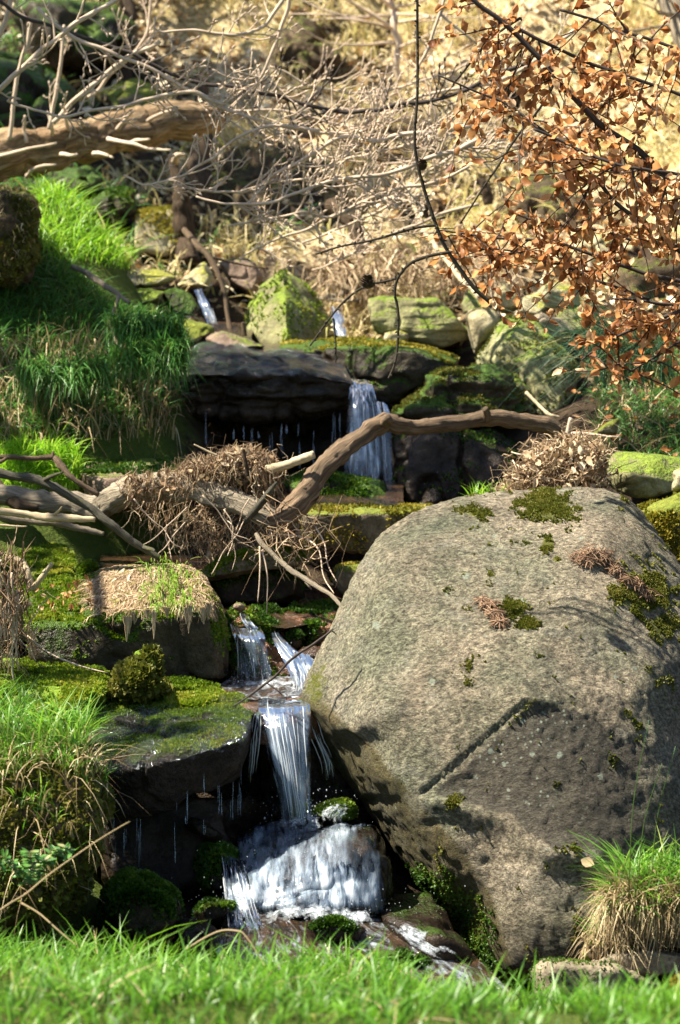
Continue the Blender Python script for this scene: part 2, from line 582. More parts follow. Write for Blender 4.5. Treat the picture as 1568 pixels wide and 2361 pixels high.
rockmat('sandstone', (0.13, 0.11, 0.075), (0.27, 0.22, 0.15), (0.38, 0.32, 0.23), lichen=0.5, moss=0.0)
rockmat('mossy_stone', (0.08, 0.07, 0.05), (0.17, 0.14, 0.09), (0.28, 0.23, 0.15), moss=0.30, lichen=0.3, mosscol=(0.09, 0.13, 0.012), moss2=(0.20, 0.21, 0.03))
rockmat('bright_stone', (0.22, 0.18, 0.10), (0.36, 0.31, 0.19), (0.46, 0.42, 0.28), moss=0.12, mosscol=(0.22, 0.24, 0.03), moss2=(0.34, 0.33, 0.06), pit=0.3)
rockmat('green_stone', (0.12, 0.11, 0.06), (0.22, 0.21, 0.10), (0.34, 0.33, 0.18), moss=0.18, mosscol=(0.10, 0.17, 0.012), moss2=(0.22, 0.27, 0.04), pit=0.35)
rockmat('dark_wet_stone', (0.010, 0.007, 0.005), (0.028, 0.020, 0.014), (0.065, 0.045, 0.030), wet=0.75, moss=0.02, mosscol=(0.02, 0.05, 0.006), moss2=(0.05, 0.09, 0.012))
rockmat('dark_moss_stone', (0.014, 0.012, 0.008), (0.04, 0.032, 0.022), (0.085, 0.065, 0.042), wet=0.35, moss=0.30, mosscol=(0.025, 0.06, 0.006), moss2=(0.07, 0.12, 0.012))
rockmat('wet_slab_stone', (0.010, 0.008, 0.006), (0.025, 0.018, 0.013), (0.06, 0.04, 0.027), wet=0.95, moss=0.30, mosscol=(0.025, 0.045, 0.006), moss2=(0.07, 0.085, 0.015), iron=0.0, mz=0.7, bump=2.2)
rockmat('rust_stone', (0.02, 0.011, 0.006), (0.065, 0.03, 0.014), (0.14, 0.065, 0.03), wet=0.95, bump=1.6, moss=0.10, mosscol=(0.05, 0.10, 0.008), moss2=(0.12, 0.17, 0.02), iron=0.5, mz=0.6)
rockmat('pink_stone', (0.13, 0.09, 0.065), (0.22, 0.155, 0.115), (0.31, 0.23, 0.17), moss=0.06, mosscol=(0.05, 0.10, 0.01), pit=0.3)
rockmat('moss_mat_stone', (0.05, 0.06, 0.015), (0.08, 0.10, 0.02), (0.12, 0.14, 0.03), moss=0.55, mosscol=(0.07, 0.14, 0.006), moss2=(0.20, 0.28, 0.015), mz=-0.3)
rockmat('earth', (0.035, 0.025, 0.015), (0.08, 0.055, 0.03), (0.15, 0.105, 0.06), moss=0.12, mosscol=(0.06, 0.08, 0.012), moss2=(0.13, 0.13, 0.02), scale=9)

rockmat('mat_earth', (0.16, 0.10, 0.055), (0.30, 0.20, 0.115), (0.44, 0.32, 0.20), pit=0.7, scale=12, moss=0.03, mosscol=(0.16, 0.17, 0.03), moss2=(0.28, 0.26, 0.05))
# great boulder: sandstone with its own stain, moss and underside marks
s = N('boulder_stone'); c = s.coord()
big = s.noise(c, 2.6, 5, 0.6, 0.5); med = s.noise(c, 15, 6, 0.65)
mp = s.n('Mapping'); mp.inputs['Rotation'].default_value = (0.2, 0.6, 0.3); mp.inputs['Scale'].default_value = (1, 1.6, 1.6)
s.l(c, mp.inputs[0])
fine = s.noise(mp.outputs[0], 62, 5, 0.8); vf = s.noise(c, 190, 2, 0.6)
col = s.ramp(big, (0.30, (0.14, 0.135, 0.092)), (0.48, (0.26, 0.215, 0.15)), (0.60, (0.33, 0.275, 0.195)), (0.74, (0.235, 0.225, 0.18)))
grn = s.ramp(s.noise(c, 3.4, 4, 0.6, 0.3), (0.40, 0.0), (0.64, 0.8))
col = s.mix(grn, col, (0.155, 0.165, 0.105))
col = s.mix(0.8, col, s.ramp(med, (0.3, 0.55), (0.7, 1.3)), 'MULTIPLY')
col = s.mix(0.95, col, s.ramp(fine, (0.38, 0.30), (0.5, 0.95), (0.62, 1.75)), 'MULTIPLY')
col = s.mix(0.5, col, s.ramp(vf, (0.35, 0.5), (0.65, 1.35)), 'MULTIPLY')
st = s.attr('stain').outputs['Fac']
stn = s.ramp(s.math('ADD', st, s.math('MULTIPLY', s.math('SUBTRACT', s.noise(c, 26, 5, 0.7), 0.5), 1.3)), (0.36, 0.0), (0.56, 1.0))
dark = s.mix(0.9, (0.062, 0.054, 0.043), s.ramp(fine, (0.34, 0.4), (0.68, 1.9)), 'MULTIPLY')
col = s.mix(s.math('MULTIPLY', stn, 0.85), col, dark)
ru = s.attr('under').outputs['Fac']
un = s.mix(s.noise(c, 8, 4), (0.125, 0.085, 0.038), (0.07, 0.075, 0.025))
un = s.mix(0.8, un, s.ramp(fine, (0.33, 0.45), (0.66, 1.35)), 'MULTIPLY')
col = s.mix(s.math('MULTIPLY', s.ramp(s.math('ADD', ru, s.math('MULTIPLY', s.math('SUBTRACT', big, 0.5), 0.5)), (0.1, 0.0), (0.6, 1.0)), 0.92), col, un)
ms = s.attr('mossy').outputs['Fac']
mn = s.ramp(s.math('ADD', ms, s.math('MULTIPLY', s.math('SUBTRACT', s.noise(c, 30, 5, 0.7), 0.5), 1.2)), (0.45, 0.0), (0.65, 1.0))
mcol = s.mix(s.noise(c, 14, 3), (0.09, 0.11, 0.012), (0.17, 0.16, 0.03))
mcol = s.mix(0.8, mcol, s.ramp(s.noise(c, 120, 3, 0.7), (0.3, 0.35), (0.7, 1.4)), 'MULTIPLY')
col = s.mix(mn, col, mcol)
v = s.vor(c, 17)
msk = s.math('MULTIPLY', s.ramp(s.math('ADD', v.outputs['Distance'], s.math('MULTIPLY', fine, 0.25)), (0.20, 1.0), (0.27, 0.0)), s.ramp(s.noise(c, 5.0, 3), (0.52, 0.0), (0.60, 1.0)))
v2 = s.vor(c, 60)
msk2 = s.math('MULTIPLY', s.ramp(v2.outputs['Distance'], (0.16, 1.0), (0.26, 0.0)), s.ramp(s.noise(c, 7.0, 3), (0.50, 0.0), (0.58, 1.0)))
msk2 = s.math('MULTIPLY', msk2, s.ramp(st, (0.2, 0.15), (0.6, 0.9)))
film = s.ramp(s.noise(c, 5.5, 6, 0.75, 0.8), (0.52, 0.0), (0.72, 0.45))
film = s.math('MULTIPLY', film, s.math('SUBTRACT', 1.0, s.math('MULTIPLY', stn, 0.8)))
col = s.mix(film, col, s.mix(0.9, (0.28, 0.275, 0.235), s.ramp(fine, (0.36, 0.4), (0.64, 1.4)), 'MULTIPLY'))
dk = s.ramp(s.noise(c, 4.2, 6, 0.75, 1.0), (0.56, 0.0), (0.74, 0.5))
col = s.mix(dk, col, s.mix(0.9, (0.11, 0.105, 0.08), s.ramp(fine, (0.36, 0.4), (0.64, 1.5)), 'MULTIPLY'))
col = s.mix(s.math('MULTIPLY', s.math('MAXIMUM', msk, msk2), 0.7), col, (0.36, 0.42, 0.33))
col = s.mix(s.math('MULTIPLY', s.ramp(s.math('ADD', s.attr('lichen').outputs['Fac'], s.math('MULTIPLY', s.math('SUBTRACT', s.noise(c, 75, 3, .7), 0.5), 1.4)), (0.5, 0.0), (0.75, 1.0)), 0.6), col, (0.33, 0.38, 0.30))
nb = s.bump(s.math('ADD', s.math('ADD', s.math('MULTIPLY', fine, 1.3), s.math('MULTIPLY', med, 0.6)), s.math('MULTIPLY', vf, 0.3)), 0.9, 0.022)
s.end(s.pbr(col, 0.9, nb, 0.25))

# bark, dead wood
def woodmat(name, a, b, cc, streak=(14, 14, 1.5), bump=0.5, moss=0.0):
    s = N(name); f = s.attr('flow').outputs['Vector']
    m = s.n('Mapping'); m.inputs['Scale'].default_value = (9, 3.0, 20); s.l(f, m.inputs[0])
    n1 = s.noise(m.outputs[0], 3.0, 6, 0.65, 0.6)
    m2 = s.n('Mapping'); m2.inputs['Scale'].default_value = (26, 7, 20); s.l(f, m2.inputs[0])
    n2 = s.noise(m2.outputs[0], 2.0, 5, 0.7, 0.8)
    c = s.coord(); n3 = s.noise(c, 7, 4)
    col = s.ramp(n1, (0.3, a), (0.52, b), (0.75, cc))
    col = s.mix(0.8, col, s.ramp(n2, (0.36, 0.18), (0.47, 0.85), (0.64, 1.35)), 'MULTIPLY')
    col = s.mix(0.6, col, s.ramp(n3, (0.3, 0.6), (0.7, 1.3)), 'MULTIPLY')
    if moss:
        mm = s.ramp(s.math('ADD', s.noise(c, 12, 4), moss), (0.6, 0.0), (0.75, 1.0))
        col = s.mix(mm, col, (0.13, 0.14, 0.03))
    s.end(s.pbr(col, 0.85, s.bump(s.math('ADD', n2, n1), bump, 0.01), 0.25))
woodmat('branch_bark', (0.10, 0.065, 0.038), (0.19, 0.13, 0.08), (0.28, 0.20, 0.125), bump=0.9)
woodmat('grey_wood', (0.16, 0.135, 0.10), (0.26, 0.215, 0.155), (0.36, 0.30, 0.22), bump=0.7)
woodmat('dark_bark', (0.05, 0.045, 0.035), (0.10, 0.09, 0.065), (0.17, 0.155, 0.115), bump=0.8, moss=0.05)
woodmat('pale_wood', (0.36, 0.27, 0.16), (0.50, 0.39, 0.25), (0.60, 0.50, 0.34), bump=0.3)
woodmat('log_wood', (0.10, 0.055, 0.026), (0.27, 0.18, 0.095), (0.50, 0.38, 0.24), bump=1.0)
woodmat('twig_bark', (0.38, 0.26, 0.18), (0.58, 0.45, 0.33), (0.72, 0.61, 0.48), bump=0.2)
woodmat('larch_bark', (0.03, 0.024, 0.018), (0.055, 0.044, 0.03), (0.09, 0.075, 0.05), bump=0.5)
woodmat('beech_bark', (0.035, 0.025, 0.022), (0.06, 0.045, 0.038), (0.09, 0.07, 0.06), bump=0.3)
woodmat('rot_wood', (0.03, 0.02, 0.012), (0.07, 0.045, 0.025), (0.14, 0.09, 0.05), bump=0.8)

# thin fibres, straw, grass, leaves
def leafmat(name, stops, trans=0.35, rough=0.55, tcol=1.15, gloss=0.3, base_dark=None):
    s = N(name); r = s.attr('rnd').outputs['Fac']
    col = s.ramp(r, *stops)
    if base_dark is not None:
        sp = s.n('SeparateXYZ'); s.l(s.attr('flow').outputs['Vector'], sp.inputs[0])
        col = s.mix(s.ramp(sp.outputs['Y'], (0.0, 1.0), (0.55, 0.0)), col, base_dark)  # blade feet darkened in the colour so gaps between blades look shaded
    p = s.pbr(col, rough, None, gloss)
    t = s.n('BsdfTranslucent')
    s.l(s.mix(1.0, col, (tcol, tcol, tcol * 0.9), 'MULTIPLY'), t.inputs[0])
    m = s.n('MixShader'); m.inputs[0].default_value = trans
    s.l(p, m.inputs[1]); s.l(t.outputs[0], m.inputs[2])
    s.end(m.outputs[0])
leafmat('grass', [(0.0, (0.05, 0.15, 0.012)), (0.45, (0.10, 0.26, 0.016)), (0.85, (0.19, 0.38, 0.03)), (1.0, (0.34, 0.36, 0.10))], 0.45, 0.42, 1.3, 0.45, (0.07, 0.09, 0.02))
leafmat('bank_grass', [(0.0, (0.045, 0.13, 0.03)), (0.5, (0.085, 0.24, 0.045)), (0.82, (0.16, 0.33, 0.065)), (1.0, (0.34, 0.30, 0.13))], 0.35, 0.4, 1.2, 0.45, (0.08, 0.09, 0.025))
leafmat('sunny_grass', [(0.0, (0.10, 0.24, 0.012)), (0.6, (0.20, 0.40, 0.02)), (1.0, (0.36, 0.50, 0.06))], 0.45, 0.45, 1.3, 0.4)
leafmat('straw', [(0.0, (0.16, 0.105, 0.05)), (0.4, (0.32, 0.23, 0.12)), (0.8, (0.48, 0.38, 0.21)), (1.0, (0.60, 0.50, 0.31))], 0.2, 0.6)
leafmat('fibre', [(0.0, (0.07, 0.04, 0.022)), (0.35, (0.24, 0.15, 0.085)), (0.75, (0.42, 0.30, 0.18)), (1.0, (0.58, 0.47, 0.32))], 0.15, 0.7)
leafmat('root_fibre', [(0.0, (0.12, 0.07, 0.035)), (0.4, (0.33, 0.225, 0.13)), (0.8, (0.50, 0.38, 0.24)), (1.0, (0.62, 0.51, 0.35))], 0.12, 0.75)
leafmat('rush', [(0.0, (0.03, 0.085, 0.05)), (0.5, (0.06, 0.14, 0.08)), (0.8, (0.10, 0.17, 0.07)), (1.0, (0.33, 0.27, 0.13))], 0.2, 0.4)
leafmat('moss', [(0.0, (0.035, 0.07, 0.005)), (0.4, (0.10, 0.17, 0.008)), (0.75, (0.20, 0.27, 0.015)), (1.0, (0.36, 0.33, 0.05))], 0.35, 0.6, 1.2)
leafmat('olive_moss', [(0.0, (0.05, 0.06, 0.006)), (0.5, (0.12, 0.13, 0.015)), (1.0, (0.24, 0.21, 0.05))], 0.3, 0.6, 1.1)
leafmat('dark_moss', [(0.0, (0.015, 0.04, 0.004)), (0.5, (0.04, 0.10, 0.008)), (0.9, (0.09, 0.16, 0.012)), (1.0, (0.17, 0.20, 0.03))], 0.3, 0.5, 1.1)
leafmat('yellow_moss', [(0.0, (0.10, 0.10, 0.008)), (0.5, (0.22, 0.20, 0.02)), (1.0, (0.42, 0.34, 0.05))], 0.3, 0.6, 1.1)
leafmat('beech_leaf', [(0.0, (0.18, 0.065, 0.024)), (0.35, (0.38, 0.165, 0.06)), (0.7, (0.56, 0.30, 0.135)), (1.0, (0.74, 0.55, 0.36))], 0.5, 0.5, 1.2, 0.3)
leafmat('litter_leaf', [(0.0, (0.14, 0.06, 0.025)), (0.25, (0.42, 0.25, 0.11)), (0.6, (0.74, 0.60, 0.40)), (1.0, (0.88, 0.80, 0.62))], 0.2, 0.6)
leafmat('hill_grass', [(0.0, (0.24, 0.20, 0.05)), (0.4, (0.64, 0.53, 0.28)), (0.75, (0.82, 0.72, 0.48)), (1.0, (0.40, 0.42, 0.08))], 0.3, 0.6)
leafmat('needle_clump', [(0.0, (0.13, 0.07, 0.04)), (0.6, (0.27, 0.16, 0.095)), (1.0, (0.40, 0.27, 0.17))], 0.1, 0.7)
leafmat('cone_scale', [(0.0, (0.035, 0.022, 0.014)), (1.0, (0.10, 0.065, 0.04))], 0.0, 0.7)

# ground: soil, leaf litter, moss
s = N('ground_soil'); c = s.coord()
n1 = s.noise(c, 1.3, 5, 0.6, 0.4); n2 = s.noise(c, 9, 6, 0.7); n3 = s.noise(c, 45, 4, 0.7)
lit = s.attr('litter').outputs['Fac']
soil = s.ramp(n2, (0.3, (0.018, 0.012, 0.008)), (0.55, (0.05, 0.034, 0.02)), (0.75, (0.10, 0.07, 0.04)))
leaf = s.ramp(n3, (0.34, (0.10, 0.055, 0.022)), (0.5, (0.50, 0.38, 0.21)), (0.64, (0.82, 0.72, 0.50)))
leaf = s.mix(s.ramp(n1, (0.46, 0.0), (0.66, 0.7)), leaf, s.mix(n3, (0.20, 0.16, 0.03), (0.52, 0.43, 0.13)))
col = s.mix(s.ramp(s.math('ADD', lit, s.math('MULTIPLY', s.math('SUBTRACT', n2, 0.5), 1.2)), (0.35, 0.0), (0.65, 1.0)), soil, leaf)
gr = s.attr('green').outputs['Fac']
col = s.mix(s.ramp(s.math('ADD', gr, s.math('MULTIPLY', s.math('SUBTRACT', n2, 0.5), 0.8)), (0.35, 0.0), (0.65, 1.0)), col, s.mix(n3, (0.03, 0.06, 0.008), (0.10, 0.13, 0.02)))
s.end(s.pbr(col, 0.92, s.bump(s.math('ADD', n2, n3), 0.9, 0.04), 0.15))

# water
s = N('stream_water'); c = s.coord(); f = s.attr('flow').outputs['Vector']
m = s.n('Mapping'); m.inputs['Scale'].default_value = (16, 6, 1); s.l(f, m.inputs[0])
n1 = s.noise(m.outputs[0], 1.6, 5, 0.6, 1.2); n2 = s.noise(c, 40, 3, 0.6, 0.6)
foam = s.ramp(s.math('ADD', s.math('MULTIPLY', n1, 0.75), s.math('MULTIPLY', n2, 0.25)), (0.0, 0.0), (1.0, 1.0))
amt = s.n('SeparateXYZ'); s.l(f, amt.inputs[0])
foam = s.ramp(s.math('ADD', foam, s.math('MULTIPLY', s.math('SUBTRACT', amt.outputs['Z'], 1.0), 0.28)), (0.46, 0.0), (0.56, 0.18), (0.74, 0.75))
bed = s.ramp(s.noise(c, 12, 5, 0.65), (0.3, (0.010, 0.010, 0.008)), (0.5, (0.035, 0.022, 0.012)), (0.7, (0.085, 0.042, 0.018)))
nb = s.bump(s.math('ADD', n1, s.math('MULTIPLY', n2, 0.4)), 0.7, 0.03)
clear = s.pbr(bed, 0.06, nb, 0.8)
white = s.pbr((0.62, 0.74, 0.86), 0.2, nb, 0.5)
mx = s.n('MixShader'); s.l(foam, mx.inputs[0]); s.l(clear, mx.inputs[1]); s.l(white, mx.inputs[2]); s.end(mx.outputs[0])

def fallmat(name, lo, hi, ufreq, vfreq):
    s = N(name); f = s.attr('flow').outputs['Vector']
    m = s.n('Mapping'); m.inputs['Scale'].default_value = (ufreq, vfreq, 0); s.l(f, m.inputs[0])
    sp = s.n('SeparateXYZ'); s.l(f, sp.inputs[0])
    n1 = s.noise(m.outputs[0], 1.0, 4, 0.6, 0.25)
    m2 = s.n('Mapping'); m2.inputs['Scale'].default_value = (ufreq * 3.1, vfreq * 2.4, 0); s.l(f, m2.inputs[0])
    n2 = s.noise(m2.outputs[0], 1.0, 3, 0.6, 0.2)
    k = s.math('ADD', s.math('MULTIPLY', n1, 0.62), s.math('MULTIPLY', n2, 0.38))
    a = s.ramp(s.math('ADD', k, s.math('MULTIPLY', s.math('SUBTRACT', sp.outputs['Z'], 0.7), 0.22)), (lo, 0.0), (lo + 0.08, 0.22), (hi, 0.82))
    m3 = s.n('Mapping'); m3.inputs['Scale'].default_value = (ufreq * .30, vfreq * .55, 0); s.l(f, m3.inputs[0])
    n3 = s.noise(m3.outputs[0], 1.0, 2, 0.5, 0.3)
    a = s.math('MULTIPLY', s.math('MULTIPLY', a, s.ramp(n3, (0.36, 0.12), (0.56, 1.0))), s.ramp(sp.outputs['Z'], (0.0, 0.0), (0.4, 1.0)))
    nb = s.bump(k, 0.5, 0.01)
    w = s.pbr(s.mix(a, (0.36, 0.52, 0.74), (0.84, 0.88, 0.92)), 0.22, nb, 0.7)  # sky reflection put into the base colour: thin water blue, core white
    tl = s.n('BsdfTranslucent'); tl.inputs[0].default_value = (0.85, 0.9, 0.95, 1)
    mw = s.n('MixShader'); mw.inputs[0].default_value = 0.3; s.l(w, mw.inputs[1]); s.l(tl.outputs[0], mw.inputs[2])
    tr = s.n('BsdfTransparent')
    gl = s.n('BsdfGlossy', Roughness=0.05); s.l(nb, gl.inputs['Normal'])
    fr = s.n('Fresnel', IOR=1.33); s.l(nb, fr.inputs['Normal'])
    cl = s.n('MixShader'); s.l(fr.outputs[0], cl.inputs[0]); s.l(tr.outputs[0], cl.inputs[1]); s.l(gl.outputs[0], cl.inputs[2])
    mx = s.n('MixShader'); s.l(a, mx.inputs[0]); s.l(cl.outputs[0], mx.inputs[1]); s.l(mw.outputs[0], mx.inputs[2])
    s.end(mx.outputs[0])
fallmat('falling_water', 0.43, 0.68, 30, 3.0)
fallmat('draped_water', 0.41, 0.64, 34, 7)
fallmat('draped_film', 0.42, 0.70, 30, 6)
fallmat('thin_water', 0.46, 0.72, 34, 3.6)
s = N('water_drop'); tr = s.n('BsdfTransparent'); mx = s.n('MixShader'); mx.inputs[0].default_value = 0.33
s.l(tr.outputs[0], mx.inputs[1]); s.l(s.pbr((0.85, 0.9, 0.95), 0.06, None, 0.9), mx.inputs[2]); s.end(mx.outputs[0])

s = N('foam_water'); c = s.coord(); f = s.attr('flow').outputs['Vector']
m = s.n('Mapping'); m.inputs['Scale'].default_value = (30, 16, 0); s.l(f, m.inputs[0])
sp = s.n('SeparateXYZ'); s.l(f, sp.inputs[0])
n1 = s.noise(m.outputs[0], 1.0, 4, 0.65, 0.8); n2 = s.noise(c, 70, 3, 0.7)
k = s.math('ADD', s.math('MULTIPLY', n1, 0.6), s.math('MULTIPLY', n2, 0.4))
a = s.ramp(s.math('ADD', k, s.math('MULTIPLY', s.math('SUBTRACT', sp.outputs['Z'], 0.75), 0.42)), (0.46, 0.0), (0.56, 0.22), (0.74, 0.8))
w = s.pbr((0.76, 0.84, 0.92), 0.25, s.bump(k, 0.9, 0.02), 0.5)
tr = s.n('BsdfTransparent'); mx = s.n('MixShader'); s.l(a, mx.inputs[0]); s.l(tr.outputs[0], mx.inputs[1]); s.l(w, mx.inputs[2]); s.end(mx.outputs[0])

s = N('drip'); tr = s.n('BsdfTransparent'); mx = s.n('MixShader'); mx.inputs[0].default_value = 0.24
s.l(tr.outputs[0], mx.inputs[1]); s.l(s.pbr((0.6, 0.72, 0.88), 0.06, None, 0.9), mx.inputs[2]); s.end(mx.outputs[0])

s = N('wet_film'); c = s.coord()
n1 = s.noise(c, 55, 4, 0.7); n2 = s.noise(c, 13, 3, 0.6)
gl = s.n('BsdfGlossy', Roughness=0.12); s.l(s.bump(s.math('ADD', n1, n2), 1.0, 0.035), gl.inputs['Normal']); gl.inputs['Color'].default_value = (0.9, 0.95, 1, 1)
tr = s.n('BsdfTransparent'); tr.inputs[0].default_value = (0.82, 0.84, 0.86, 1)
mx = s.n('MixShader'); s.l(s.ramp(n2, (0.42, 0.02), (0.62, 0.14)), mx.inputs[0]); s.l(tr.outputs[0], mx.inputs[1]); s.l(gl.outputs[0], mx.inputs[2]); s.end(mx.outputs[0])
# ------------------------------------------------------------------ ground: one sheet through control heights
ctl = [(-300, 2361, 3.9), (784, 2361, 3.9), (1800, 2361, 3.9), (0, 2250, 4.9), (500, 2255, 5.0), (900, 2275, 5.0), (1150, 2330, 5.0), (1300, 2370, 4.5), (1300, 2385, 5.0), (1500, 2380, 4.7), (1700, 2370, 5.0),
       (-100, 2215, 5.4), (150, 2220, 5.4),
       (600, 2300, 5.75), (1000, 2330, 5.75), (500, 2215, 6.15), (900, 2240, 6.2), (700, 2080, 6.45), (560, 2010, 6.62), (800, 2010, 6.62),
       (-100, 2050, 6.0), (-100, 1800, 6.3), (-150, 1600, 6.9), (200, 2050, 6.4), (300, 2040, 6.7), (150, 1700, 6.9),
       (650, 1960, 6.95), (650, 1720, 7.25), (500, 1640, 7.3), (700, 1480, 7.6), (650, 1420, 7.9), (300, 1550, 7.6), (0, 1480, 7.5),
       (650, 1330, 8.35), (350, 1310, 8.3), (80, 1230, 8.0), (0, 1120, 8.25), (150, 1060, 8.45), (60, 1010, 8.5),
       (600, 1190, 8.9), (600, 1090, 9.4), (780, 1080, 9.5), (500, 900, 10.1), (900, 940, 9.9), (780, 820, 10.3),
       (0, 900, 8.75), (200, 960, 8.65), (330, 940, 8.8), (0, 700, 9.2), (180, 690, 9.2), (330, 790, 9.15), (60, 560, 9.5), (-200, 560, 9.5), (250, 610, 9.9), (160, 480, 10.2),
       (480, 745, 10.6), (680, 770, 10.7), (800, 760, 10.9), (400, 640, 11.2), (620, 610, 11.4), (900, 640, 11.3), (1100, 660, 11.0),
       (300, 520, 11.8), (450, 480, 12.2), (800, 520, 12.0), (1150, 560, 11.6), (1450, 600, 11.3), (1700, 600, 11.0),
       (200, 350, 13.0), (500, 330, 13.2), (900, 380, 12.8), (1300, 430, 12.4), (1700, 430, 12.2),
       (0, 0, 15.5), (500, 0, 15.2), (1000, 0, 15.0), (1500, 0, 14.8), (-300, 100, 14.8), (1900, 100, 14.2),
       (1450, 2350, 5.5), (1700, 2200, 6.0), (1450, 2300, 6.5), (1250, 2250, 6.6), (1100, 2000, 7.0), (1500, 1900, 7.4), (1700, 1500, 7.6), (1100, 1400, 7.9),
       (1250, 1180, 8.1), (1450, 1130, 8.3), (1700, 1100, 8.2), (1100, 1180, 8.6), (1300, 1000, 8.9), (1450, 900, 9.2), (1650, 860, 9.3), (1300, 800, 9.9), (1500, 720, 10.3)]
CT = np.vstack([PP(ctl), [[-2.5, 2, -1.3], [0, 2, -1.3], [2.5, 2, -1.3], [0, 0.5, -1.45], [-3, 0.5, -1.4], [3, .5, -1.4], [-2.5, 5, -1.15], [-4, 7, -0.3], [2.6, 5, -1.25], [4, 7, -0.6],
                          [-5, 10, 1.3], [5, 10, 1.0], [-6, 14, 2.6], [6, 14, 2.6], [-7, 20, 5.2], [0, 20, 4.8], [7, 20, 5.2], [-9, 28, 8.5], [0, 28, 8.5], [9, 28, 8.5], [-9, 8, 2.0], [9, 8, 1.5]]])
_d = np.linalg.norm(CT[:, None, :2] - CT[None, :, :2], axis=2)
_A = np.zeros((len(CT) + 3, len(CT) + 3)); n_ = len(CT)
_A[:n_, :n_] = -_d + np.eye(n_) * -0.06
_A[:n_, n_] = 1; _A[:n_, n_ + 1:] = CT[:, :2]; _A[n_, :n_] = 1; _A[n_ + 1:, :n_] = CT[:, :2].T
_W = np.linalg.solve(_A, np.concatenate([CT[:, 2], [0, 0, 0]]))
def ground_z(x, y):
    x = np.asarray(x, float).ravel(); y = np.asarray(y, float).ravel()
    out = np.empty(len(x))
    for i in range(0, len(x), 20000):
        sl = slice(i, i + 20000)
        d = np.hypot(x[sl, None] - CT[None, :, 0], y[sl, None] - CT[None, :, 1])
        out[sl] = -d @ _W[:n_] + _W[n_] + x[sl] * _W[n_ + 1] + y[sl] * _W[n_ + 2]
    p = np.stack([x, y, np.zeros(len(x))], 1)
    far = sstep(10.4, 12.5, y)
    return out + 0.018 * fbm(p, 4.5, 4, 3) + far * (0.17 * fbm(p, 1.5, 3, 8) + 0.08 * fbm(p, 4.5, 3, 9) - 0.16 * (1 - sstep(0, .22, np.abs(fbm(p * [1, .6, 1], 1.1, 2, 15)))))

xs = np.unique(np.concatenate([np.linspace(-9, -2.4, 40), np.linspace(-2.4, 2.4, 190), np.linspace(2.4, 9, 40)]))
ys = np.unique(np.concatenate([np.linspace(0.5, 4.5, 40), np.linspace(4.5, 13, 300), np.linspace(13, 28, 110)]))
X, Y = np.meshgrid(xs, ys)
GV = np.stack([X.ravel(), Y.ravel(), ground_z(X, Y)], 1)
nx, ny = len(xs), len(ys)
i = (np.arange(ny - 1)[:, None] * nx + np.arange(nx - 1)[None]).ravel()
g = Geo(); g.add(GV, np.stack([i, i + 1, i + nx + 1, i + nx], 1))
gu, gv = project(GV)
litter = sstep(9.8, 11.5, GV[:, 1]) * sstep(-1.0, 0.6, GV[:, 0] + 0.25 * (GV[:, 1] - 11)) 
litter = litter * (1 - .85 * (1 - sstep(0, .30, np.abs(fbm(GV * [1, .6, 0], 1.1, 2, 15)))))
litter = np.maximum(litter, 0.55 * sstep(1.0, 1.6, GV[:, 0]) * sstep(8, 9, GV[:, 1]))
green = np.maximum(1 - sstep(5.2, 5.6, GV[:, 1]), 0.9 * (1 - sstep(-0.75, -0.35, GV[:, 0])) * sstep(7.2, 8.0, GV[:, 1]) * (1 - sstep(10.0, 11.0, GV[:, 1])))
green = np.maximum(green, 0.8 * sstep(0.95, 1.3, GV[:, 0]) * sstep(7.6, 8.2, GV[:, 1]) * (1 - sstep(9.6, 10.4, GV[:, 1])))
green = np.maximum(green, 0.75 * (1 - sstep(-0.7, -0.4, GV[:, 0])) * (1 - sstep(7.2, 7.8, GV[:, 1])))
kind(g.build('ground', MAT['ground_soil'], attrs={'litter': litter, 'green': green}), 'structure')
# ------------------------------------------------------------------ the great boulder
B = [(703, 1605, 6.75), (712, 1570, 6.78), (760, 1500, 6.78), (800, 1390, 6.86), (845, 1280, 6.95), (890, 1225, 7.0), (1000, 1165, 7.1), (1130, 1133, 7.17), (1280, 1128, 7.2), (1395, 1126, 7.2),
     (1450, 1148, 7.2), (1482, 1182, 7.15), (1500, 1215, 7.12), (1568, 1330, 6.98), (1650, 1450, 6.9), (1700, 1700, 6.75), (1680, 2000, 6.5), (1540, 2240, 6.25),
     (738, 1700, 6.82), (800, 1790, 6.80), (850, 1870, 6.78), (930, 1960, 6.73), (1010, 2050, 6.66), (1090, 2190, 6.56), (1150, 2270, 6.50),
     (800, 1690, 6.5), (950, 1835, 6.34), (1070, 1965, 6.25), (1130, 2100, 6.2), (1200, 2240, 6.2),
     (905, 1290, 6.80), (1380, 1235, 6.86), (880, 1640, 6.42), (1215, 1600, 6.34), (1480, 1600, 6.46),
     (1400, 1950, 6.22), (1560, 1900, 6.35), (1400, 2200, 6.14), (1250, 2080, 6.15)]
bk = [(900, 1500, 7.5), (1100, 1260, 7.75), (1500, 1260, 7.8), (1640, 1600, 7.8), (1600, 2050, 7.5), (1120, 2100, 7.3), (850, 1650, 7.4), (1250, 2330, 6.9), (1500, 2330, 6.9)]
bv, bf = rock_shape(np.vstack([PP(B), PP(bk)]), 7, sharp=90, amp=0.007, freq=3.0, seed=2, fine=0.0, crease=0.0)
_c = bv.mean(0); bv = _c + (bv - _c) * [1.03, 1.0, 1.012]
bn = vnormals(bv, bf)
u, v = project(bv)
front = sstep(0.0, 0.3, -bn[:, 1])
